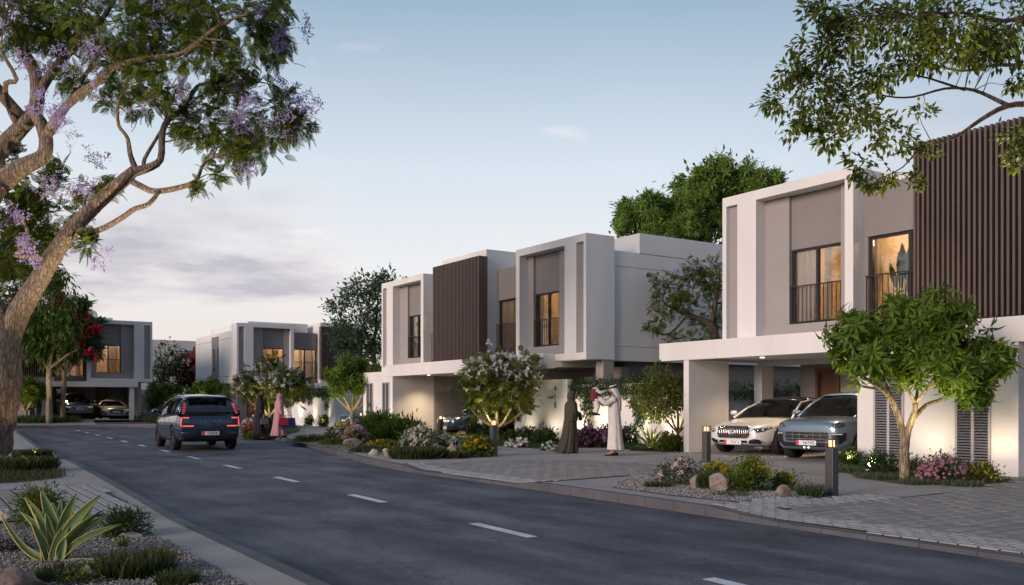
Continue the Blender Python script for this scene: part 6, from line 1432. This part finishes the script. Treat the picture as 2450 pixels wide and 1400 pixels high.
        decal('tailgate_recess', [(-.46, .46), (.46, .46), (.38, .64), (-.38, .64)], BLK, 'x', -1, .008); decal('lower_bumper', [(-.86, .38), (.86, .38), (.84, .46), (-.84, .46)], BLK, 'x', -1, .010)
        for a in ([(-.60, .98), (-.58, .70), (-.40, .66), (.40, .66), (.58, .70), (.60, .98)],): line('tailgate_seam', a, .004, BLK, 'x', -1, .002)
        plate_(.55, -1, plate or '32656')
        Rm = Matrix(((0, 0, -1, 0), (-1, 0, 0, 0), (0, 1, 0, 0), (0, 0, 0, 1)))
        for i, ch in enumerate('VOLVO'): y = .30 - .15 * i; textmesh(ch, .062, .004, CHROME, 'lettering', root, Matrix.Translation((sx(y, .93, -1) - .006, y, .93)) @ Rm)
        m = MB(); m.box(X(.955), X(.86), -.62, .62, 1.655, 1.68); m.build('spoiler', col, root, bevel=.01)
        m = MB(); m.box(X(.952), X(.948), -.2, .2, 1.648, 1.66); m.build('brake_light', REDG, root)
        m = MB(); m.tube([(X(.985) - .02, -.05, 1.17), (X(.975) - .02, -.42, 1.19)], .012, 6); m.build('wiper', BLK, root)
        for s_ in (-1, 1): m = MB(); m.tube([(X(.40), s_ * .64, 1.72), (X(.55), s_ * .645, 1.775), (X(.84), s_ * .64, 1.735)], .014, 6); m.build('roof_rail', BLK, root)
    return root
car('suv', 'blue SUV with lit red tail lights driving away along the road', (8.11, 31.3, -.13), math.radians(90 - 4), paint('blue', (.014, .042, .085), .5, .24), 'rear', '32656')
def zc(x, y): return gz(x, y) + .004
car('sedan', 'white sedan with round star badge on its upright-barred grille', (20.8, 17.22, gz(20, 17)), math.pi + math.radians(9), paint('pearl white', (.72, .71, .70), .1, .3), 'merc', '\u0662\u0665\u0661\u0666\u0661', roof=LENS)
car('suv', 'pale blue-grey SUV with plate 56745 parked beside the white sedan', (20.4, 14.62, gz(20, 14.6)), math.pi + math.radians(9), paint('pale blue', (.135, .20, .265)), 'porsche', '56745', zs=.945, low=paint('pale blue', (.135, .20, .265)))
car('sedan', 'dark blue car half hidden in the carport behind wall 415', (21.55, 33.6, 0), math.pi, paint('navy', (.010, .03, .055)), 'mercdark', '41873', rim=RIMS)
car('sedan', 'teal car nose showing beside the louvred wall behind the frangipani', (21.75, 44.6, 0), math.pi, paint('teal', (.04, .13, .14)), 'plain', '61290')
car('suv', 'grey SUV in the far left carport', (9.75, 69.2, .30), -math.pi / 2, paint('slate', (.10, .12, .155)), 'audi', '20481')
car('sports', 'low silver sports car in the far left carport', (12.05, 68.9, .30), -math.pi / 2, paint('champagne', (.36, .33, .29)), 'audisport', '90317')
car('suv', 'dark car glimpsed behind the woman in pink', (20.9, 61.0, 0), -math.pi / 2 - .35, paint('black', (.016, .017, .02)), 'plain', '77120')

# ================================================================ people and their bags
SKIN = M('skin', (.42, .25, .17), .55, .06, 20); SKINL = M('skin light', (.50, .32, .23), .55, .06, 20)
HAIR = M('dark hair', (.012, .010, .009), .6, .1, 60); EYEM = M('eye', (.02, .015, .012), .3, 0)
def cloth(n, c, r=.85): return M('cloth ' + n, c, r, .10, 14, .25, 160)
def skinmesh(name, nodes, edges, mat, parent, levels=1):
    """one continuous body grown round a skeleton: nodes (x, y, z, r)"""
    me = bpy.data.meshes.new(name); me.from_pydata([q[:3] for q in nodes], edges, []); ob = bpy.data.objects.new(name, me); COL.objects.link(ob)
    sk = ob.modifiers.new('skin', 'SKIN'); sk.use_smooth_shade = True; sb = ob.modifiers.new('sub', 'SUBSURF'); sb.levels = levels; sb.render_levels = levels
    for v, q in zip(me.skin_vertices[0].data, nodes): v.radius = (q[3], q[4] if len(q) > 4 else q[3]); v.use_root = False
    me.skin_vertices[0].data[0].use_root = True
    dg = bpy.context.evaluated_depsgraph_get(); dg.update(); ev = bpy.data.meshes.new_from_object(ob.evaluated_get(dg)); ob.modifiers.clear(); ob.data = ev; ev.name = name
    ev.materials.clear(); ev.materials.append(mat); ob.parent = parent; ORG[ob.name] = Vector((0, 0, 0))
    return ob
def body(root, H, arms, feet, mat, head=(0, 0), yaw=0.0, levels=1, slim=1.0):
    """pelvis first; arms = ((shoulder, elbow, wrist, finger dir), ...), feet = ((knee, ankle, toe), ...)"""
    u_ = H / 1.75; hx, hz = head; nd = [(0, 0, .95 * u_, .12 * slim), (0, 0, 1.12 * u_, .11 * slim), (0, 0, 1.28 * u_, .115 * slim), (.0, 0, 1.41 * u_, .065 * slim), (hx * .4, 0, 1.50 * u_, .052), (hx * .8 + .01, 0, 1.545 * u_ + hz, .058), (hx + .012, 0, 1.63 * u_ + hz, .088), (hx + .005, 0, 1.70 * u_ + hz, .075)]
    ed = [(i, i + 1) for i in range(7)]
    def addn(p, r, a): nd.append((*p, r)); ed.append((a, len(nd) - 1)); return len(nd) - 1
    c, s_ = math.cos(yaw), math.sin(yaw)
    addn((hx + .115 * c, .115 * s_, 1.615 * u_ + hz), .014, 6)                      # nose
    addn((hx + .075 * c, .075 * s_, 1.565 * u_ + hz), .030, 5)                      # chin
    for sh, el, wr, fd in arms:
        a = addn(sh, .055, 3); b = addn(el, .045, a); w = addn(wr, .030, b); fd = Vector(fd).normalized(); wv = Vector(wr); p = wv + fd * .055; q = addn(p, .034, w)
        sd = fd.cross(Vector((0, 0, 1))); sd = sd.normalized() if sd.length > .1 else Vector((0, 1, 0))
        for k, ln in enumerate((.062, .072, .068, .052)):
            f0 = p + sd * (.012 * (k - 1.5) * 1.7) + fd * .03; f1 = f0 + fd * ln * .6 - Vector((0, 0, .012)); i0 = addn(f0, .0095, q); i1 = addn(f1, .008, i0); addn(f1 + fd * ln * .4 - Vector((0, 0, .018)), .0065, i1)
        t0 = wv + fd * .03 + sd * .034; i0 = addn(t0, .011, q); addn(t0 + fd * .045 + sd * .012, .008, i0)
    for kn, an, to in feet:
        a = addn((kn[0] * .3, kn[1], .86 * u_), .085, 0); b = addn(kn, .058, a); q = addn(an, .038, b); addn(to, .030, q)
    ob = skinmesh('body', nd, ed, mat, root, levels)
    for s2 in (-1, 1):
        m = MB(); p = (hx + .088 * c - s2 * .032 * s_, .088 * s_ + s2 * .032 * c, 1.637 * u_ + hz); m.lathe([(0, .007), (.010, .004), (.013, -.002)], p, 'x', 8); m.build('eye', EYEM, root)
    return ob
def loft(name, rings, mat, root, n=36, fold=0.0, kf=7, gap=0.0, ph=0.0, mb=None, cap=False, sharp=0.35):
    """cloth: rings (z, cx, cy, rx, ry[, fold, gap]) ; gap leaves an opening of that half angle at the front (+x)"""
    V = []; k = len(rings)
    for i, r in enumerate(rings):
        f = r[5] if len(r) > 5 else fold; g = r[6] if len(r) > 6 else gap; z, cx, cy, rx, ry = r[:5]
        for j in range(n + 1):
            a = g + (2 * math.pi - 2 * g) * j / n
            w = 1 + f * (math.sin(kf * a + ph + .5 * math.sin(3 * z)) * .6 + .4 * math.sin((kf * 1.7) * a + 2 * ph)) + (f * sharp * math.sin(2.3 * kf * a))
            V.append((cx + rx * w * math.cos(a), cy + ry * w * math.sin(a), z + f * .05 * math.sin(2 * a + ph)))
    m = mb or MB(); m.add(V, [(i * (n + 1) + j, i * (n + 1) + j + 1, (i + 1) * (n + 1) + j + 1, (i + 1) * (n + 1) + j) for i in range(k - 1) for j in range(n)])
    if mb: return None
    ob = m.build(name, mat, root, smooth=True); s = ob.modifiers.new('t', 'SOLIDIFY'); s.thickness = .008; s.offset = 0; sb = ob.modifiers.new('s', 'SUBSURF'); sb.levels = 1; sb.render_levels = 1
    return ob
def sleeve(name, pts, radii, mat, root):
    m = MB(); P_, R_ = [], []
    for i in range(len(pts) - 1):
        for t in (0, .25, .5, .75): P_.append(Vector(pts[i]).lerp(Vector(pts[i + 1]), t)); R_.append((radii[i] + (radii[i + 1] - radii[i]) * t) * (1 + .05 * math.sin(9 * (i + t))))
    P_.append(Vector(pts[-1])); R_.append(radii[-1]); m.tube(P_, R_, 14); return m.build(name, mat, root, smooth=True)
def shoe(root, p, rz, mat, L_=.25):
    m = MB(); c, s_ = math.cos(rz), math.sin(rz); V = []
    for x, w, h in ((-.4, .035, .05), (-.3, .04, .075), (0, .042, .06), (.3, .048, .045), (.5, .036, .03), (.56, .01, .02)):
        for y, z in ((-1, 0), (1, 0), (1, .6), (.5, 1), (-.5, 1), (-1, .6)): X_, Y_ = x * L_, y * w; V.append((p[0] + X_ * c - Y_ * s_, p[1] + X_ * s_ + Y_ * c, p[2] + z * h))
    m.add(V, [(i * 6 + j, i * 6 + (j + 1) % 6, (i + 1) * 6 + (j + 1) % 6, (i + 1) * 6 + j) for i in range(5) for j in range(6)] + [tuple(range(6)), tuple(range(35, 29, -1))]); return m.build('shoe', mat, root, smooth=True)
def scarf(root, mat, hx, zt, long=.45, gapf=.75, name='headscarf', back=0.0):
    """cloth round head and shoulders with the face left open"""
    loft(name, [(zt + .012, hx - .01, 0, .012, .012, 0, 0), (zt - .01, hx - .012, 0, .065, .06, 0, 0), (zt - .05, hx - .012, 0, .108, .092, .01, .25), (zt - .10, hx - .015, 0, .122, .104, .01, gapf), (zt - .16, hx - .018, 0, .122, .104, .02, gapf), (zt - .21, hx - .018, 0, .112, .098, .02, gapf * .8),
                (zt - .25, hx - .014, 0, .104, .102, .04, .12), (zt - .285, hx * .6 - .012, 0, .122, .142, .05, .02), (zt - .325, hx * .3 - .01, 0, .150, .195, .06, 0), (zt - .38, -back, 0, .168, .232, .06, 0), (zt - .40 - long * .6, -back, 0, .175, .245, .06, 0), (zt - .40 - long, -back, 0, .17, .24, .07, 0)], mat, root, 40, kf=6)
RIGHT = -TH                                   # heading towards the right of the picture
# ---- woman in the olive abaya
p = gg(1366, 1084); OL = cloth('olive', (.052, .046, .030)); w1 = thing('person', p, 'woman in a long dark olive abaya and headscarf facing the man', 'person', 'people on the pavement', RIGHT + .25, local=True)
body(w1, 1.66, (((0, .15, 1.30), (.03, .2, 1.10), (.24, .08, 1.02), (1, -.25, -.1)), ((0, -.15, 1.30), (.02, -.2, 1.10), (.25, -.04, 1.0), (1, .3, .05))), (((.04, .08, .46), (0, .08, .07), (.15, .09, .03)), ((.0, -.08, .46), (-.04, -.08, .07), (.11, -.09, .03))), SKINL, (.03, 0))
loft('abaya', [(1.40, 0, 0, .09, .13, .0), (1.36, 0, 0, .13, .20, .01), (1.22, 0, 0, .155, .215, .02), (1.0, -.01, 0, .16, .20, .03), (.85, -.02, 0, .175, .205, .05), (.6, -.03, 0, .195, .22, .08), (.3, -.06, 0, .235, .25, .11), (.10, -.10, 0, .285, .275, .13), (.025, -.13, 0, .325, .29, .14)], OL, w1, 56, kf=8, ph=1.2)
for s_ in (-1, 1): sleeve('sleeve', [(0, s_ * .17, 1.36), (.03, s_ * .22, 1.10), (.21, s_ * .09, 1.03)], [.075, .085, .075], OL, w1)
scarf(w1, OL, .03, 1.675, .42)
for s_ in (-1, 1): shoe(w1, (.03, s_ * .08, 0), 0, cloth('tan shoe', (.3, .22, .14)), .23)
m = MB(); m.lathe([(0, .045), (.05, .035), (.06, 0), (.05, -.035), (0, -.045)], (.27, .0, .93), 'y', 14); tag(m.build('clutch_bag', BLK, None, loc=(0, 0, 0)), 'small black bag in the hands of the woman in olive', 'bag').matrix_world = Matrix.Translation(p) @ Matrix.Rotation(RIGHT + .25, 4, 'Z')
# ---- man in white
p = gg(1469, 1090); WH = cloth('white', (.60, .565, .525)); m1 = thing('person', p, 'bearded man in white robe and headcloth lifting a child', 'person', 'people on the pavement', math.pi - TH + .12, local=True)
body(m1, 1.80, (((.02, .16, 1.42), (.26, .18, 1.34), (.44, .10, 1.52), (.7, -.5, .6)), ((.02, -.16, 1.42), (.26, -.18, 1.34), (.44, -.10, 1.52), (.7, .5, .6))), (((.03, .09, .5), (.06, .10, .08), (.22, .11, .03)), ((.0, -.09, .5), (-.06, -.10, .08), (.10, -.11, .03))), SKIN, (.05, .01))
loft('robe', [(1.52, .02, 0, .062, .066, 0), (1.50, .01, 0, .085, .11, 0), (1.45, 0, 0, .125, .20, .01), (1.3, 0, 0, .155, .215, .015), (1.05, -.01, 0, .16, .20, .02), (.9, -.02, 0, .165, .20, .03), (.6, -.03, 0, .175, .21, .045), (.3, -.04, 0, .20, .225, .06), (.14, -.05, 0, .225, .24, .07)], WH, m1, 48, kf=6, ph=.4)
for s_ in (-1, 1): sleeve('sleeve', [(.0, s_ * .17, 1.46), (.26, s_ * .185, 1.335), (.41, s_ * .11, 1.48)], [.085, .07, .058], WH, m1)
loft('headcloth', [(1.815, .03, 0, .012, .012, 0, 0), (1.80, .03, 0, .07, .065, 0, 0), (1.765, .03, 0, .108, .092, .0, .2), (1.71, .02, 0, .118, .102, .01, .8), (1.64, .0, 0, .125, .112, .02, 1.0), (1.56, -.03, 0, .13, .135, .04, 1.25), (1.47, -.06, 0, .125, .19, .06, 1.5), (1.35, -.085, 0, .10, .21, .07, 1.6), (1.15, -.10, 0, .085, .19, .09, 1.7)], WH, m1, 36, kf=5)
m = MB()
for dz in (0, .022): m.tube([(.02 + .113 * math.cos(t) , .099 * math.sin(t), 1.755 + dz - .03 * math.cos(t)) for t in np.linspace(0, 2 * math.pi, 25)], .013, 6, cap=False)
m.build('headband', BLK, m1, smooth=True)
m = MB(); V = []
for i in range(6):
    z = 1.645 - .018 * i
    for j in range(9): a = -1.15 + 2.3 * j / 8; V.append((.05 + (.098 - .006 * abs(i - 3)) * math.cos(a), .082 * math.sin(a), z - .012 * math.cos(a)))
m.add(V, [(i * 9 + j, i * 9 + j + 1, (i + 1) * 9 + j + 1, (i + 1) * 9 + j) for i in range(5) for j in range(8) if not (i < 1 and 2 < j < 5)]); m.build('beard', HAIR, m1, smooth=True)
shoe(m1, (.11, .10, 0), .1, BLK, .29); shoe(m1, (-.02, -.10, 0), -.1, BLK, .29)
# ---- the child held up by the man
cp = p + Matrix.Rotation(math.pi - TH + .12, 3, 'Z') @ Vector((.50, 0, 1.04)); ch = thing('person', cp, 'small child in burgundy waistcoat and white trousers held up in the air', 'person', 'people on the pavement', -TH + .12, local=True)
WHC = cloth('child white', (.66, .62, .60)); BUR = cloth('burgundy', (.13, .018, .035))
nd = [(0, 0, .43, .085), (0, 0, .55, .082), (.01, 0, .66, .075), (.02, 0, .715, .035), (.03, 0, .78, .072), (.03, 0, .84, .066), (.115, 0, .775, .012), (.09, 0, .745, .02)]
ed = [(0, 1), (1, 2), (2, 3), (3, 4), (4, 5), (4, 6), (3, 7)]
for s_ in (-1, 1):
    o = len(nd); nd += [(.01, s_ * .10, .655, .034), (.12, s_ * .12, .58, .028), (.25, s_ * .07, .62, .020), (.29, s_ * .06, .635, .022)]; ed += [(2, o), (o, o + 1), (o + 1, o + 2), (o + 2, o + 3)]
    for k in range(4): nd.append((.325, s_ * .06 + .011 * (k - 1.5), .64 - .006 * k, .006)); ed.append((o + 3, len(nd) - 1))
    nd.append((.295, s_ * .06 - s_ * .03, .655, .007)); ed.append((o + 3, len(nd) - 1))
    o = len(nd); nd += [(.0, s_ * .06, .38, .06), (.06, s_ * .07, .22, .045), (.0, s_ * .07, .06, .032), (.07, s_ * .075, .03, .025)]; ed += [(0, o), (o, o + 1), (o + 1, o + 2), (o + 2, o + 3)]
skinmesh('body', nd, ed, SKINL, ch)
loft('shirt', [(.715, .015, 0, .045, .05), (.69, .01, 0, .08, .11), (.6, 0, 0, .098, .118), (.46, 0, 0, .10, .112)], WHC, ch, 24); loft('waistcoat', [(.69, .006, 0, .086, .112), (.6, 0, 0, .108, .126), (.5, 0, 0, .112, .122), (.36, -.01, 0, .125, .128, .05)], BUR, ch, 28, kf=4)
for s_ in (-1, 1):
    sleeve('sleeve', [(.01, s_ * .10, .655), (.12, s_ * .12, .58), (.235, s_ * .075, .615)], [.046, .042, .034], WHC, ch); sleeve('trouser_leg', [(.0, s_ * .06, .42), (.06, s_ * .07, .22), (.01, s_ * .07, .07)], [.075, .06, .046], WHC, ch); shoe(ch, (.03, s_ * .072, 0), 0, BLK, .17)
loft('hair', [(.915, .02, 0, .012, .012, 0, 0), (.90, .02, 0, .05, .048, 0, 0), (.865, .018, 0, .078, .074, 0, .3), (.815, .012, 0, .084, .08, .02, .9), (.765, .005, 0, .078, .076, .02, 1.3), (.735, .0, 0, .06, .06, .02, 1.7)], HAIR, ch, 28)
for s_ in (-1, 1): m = MB(); m.lathe([(0, .006), (.009, .003), (.011, -.002)], (.098, s_ * .027, .79), 'x', 8); m.build('eye', EYEM, ch)
# ---- the two women walking with bags
def walker(label, px, py, mat, hd, H, ph, flare, d_=None):
    p = gg(px, py); w = thing('person', p, label, 'person', 'people on the pavement', hd, local=True); k = H / 1.66
    body(w, H, (((0, .15, 1.30 * k), (-.02, .21, 1.08 * k), (.06, .22, .86 * k), (.1, 0, -1)), ((0, -.15, 1.30 * k), (.04, -.21, 1.08 * k), (.10, -.22, .86 * k), (.1, 0, -1))), (((.10, .08, .46), (.16, .08, .07), (.31, .08, .03)), ((-.06, -.08, .46), (-.20, -.08, .09), (-.07, -.08, .03))), SKINL, (.03, 0))
    loft('abaya', [(1.40 * k, 0, 0, .09, .13, 0), (1.36 * k, 0, 0, .13, .20, .01), (1.2 * k, 0, 0, .155, .22, .02), (1.0 * k, -.01, 0, .165, .215, .03), (.8, -.01, 0, .20, .23, .05), (.5, -.02, 0, .22, .23, .08), (.25, -.02, 0, .255 * flare, .25, .11), (.06, -.02, 0, .29 * flare, .265, .13)], mat, w, 48, kf=7, ph=ph)
    for s_ in (-1, 1): sleeve('sleeve', [(0, s_ * .17, 1.36 * k), (0, s_ * .22, 1.08 * k), (.08, s_ * .225, .90 * k)], [.08, .09, .085], mat, w)
    scarf(w, mat, .03, 1.675 * k, .40)
    shoe(w, (.20, .08, 0), 0, BLK, .24); shoe(w, (-.16, -.08, .0), 0, BLK, .24)
    return w, p, k
def bag(name, label, p, hd, off, size, mat, handle, cat):
    m = MB(); w, d_, h = size; t = .86
    m.add([(-w / 2, -d_ / 2, 0), (w / 2, -d_ / 2, 0), (w / 2, d_ / 2, 0), (-w / 2, d_ / 2, 0), (-w / 2 * t, -d_ / 2 * .6, h), (w / 2 * t, -d_ / 2 * .6, h), (w / 2 * t, d_ / 2 * .6, h), (-w / 2 * t, d_ / 2 * .6, h)], [(0, 3, 2, 1), (4, 5, 6, 7), (0, 1, 5, 4), (1, 2, 6, 5), (2, 3, 7, 6), (3, 0, 4, 7)])
    root = thing(name, p + Matrix.Rotation(hd, 3, 'Z') @ Vector(off), label, cat, 'bags carried by the walking women', hd, local=True); m.build('bag_body', mat, root, bevel=.012)
    for s_ in (-1, 1): q = MB(); q.tube([(-w * .25, s_ * d_ * .25, h - .01), (-w * .2, s_ * d_ * .2, h + handle * .7), (0, s_ * d_ * .1, h + handle), (w * .2, s_ * d_ * .2, h + handle * .7), (w * .25, s_ * d_ * .25, h - .01)], .008, 6); q.build('strap', mat, root, smooth=True)
    return root
HW = RIGHT + .45
_, pb_, k = walker('woman in a black abaya walking with a grey handbag', 622, 1045, cloth('black', (.012, .012, .016)), HW, 1.70, .3, 1.05)
bag('handbag', 'grey handbag hanging from the hand of the woman in black', pb_, HW, (.12, -.30, .50), (.34, .14, .25), cloth('grey leather', (.10, .105, .11), .5), .14, 'handbag'); bag('shopping_bag', 'large charcoal shopping bag of the woman in black', pb_, HW, (.36, -.24, .40), (.46, .14, .38), cloth('charcoal', (.05, .052, .058)), .12, 'shopping bag')
_, pp_, k = walker('woman in a pink abaya and headscarf walking with two bags', 668, 1047, cloth('pink', (.46, .25, .27)), HW, 1.72, 2.1, 1.1)
bag('handbag', 'bright red handbag in the hand of the woman in pink', pp_, HW, (.10, -.31, .48), (.42, .15, .28), cloth('red leather', (.32, .018, .03), .5), .14, 'handbag'); bag('shopping_bag', 'blue paper shopping bag behind the red handbag', pp_, HW, (.30, -.22, .36), (.62, .14, .42), cloth('blue paper', (.045, .07, .18)), .12, 'shopping bag')
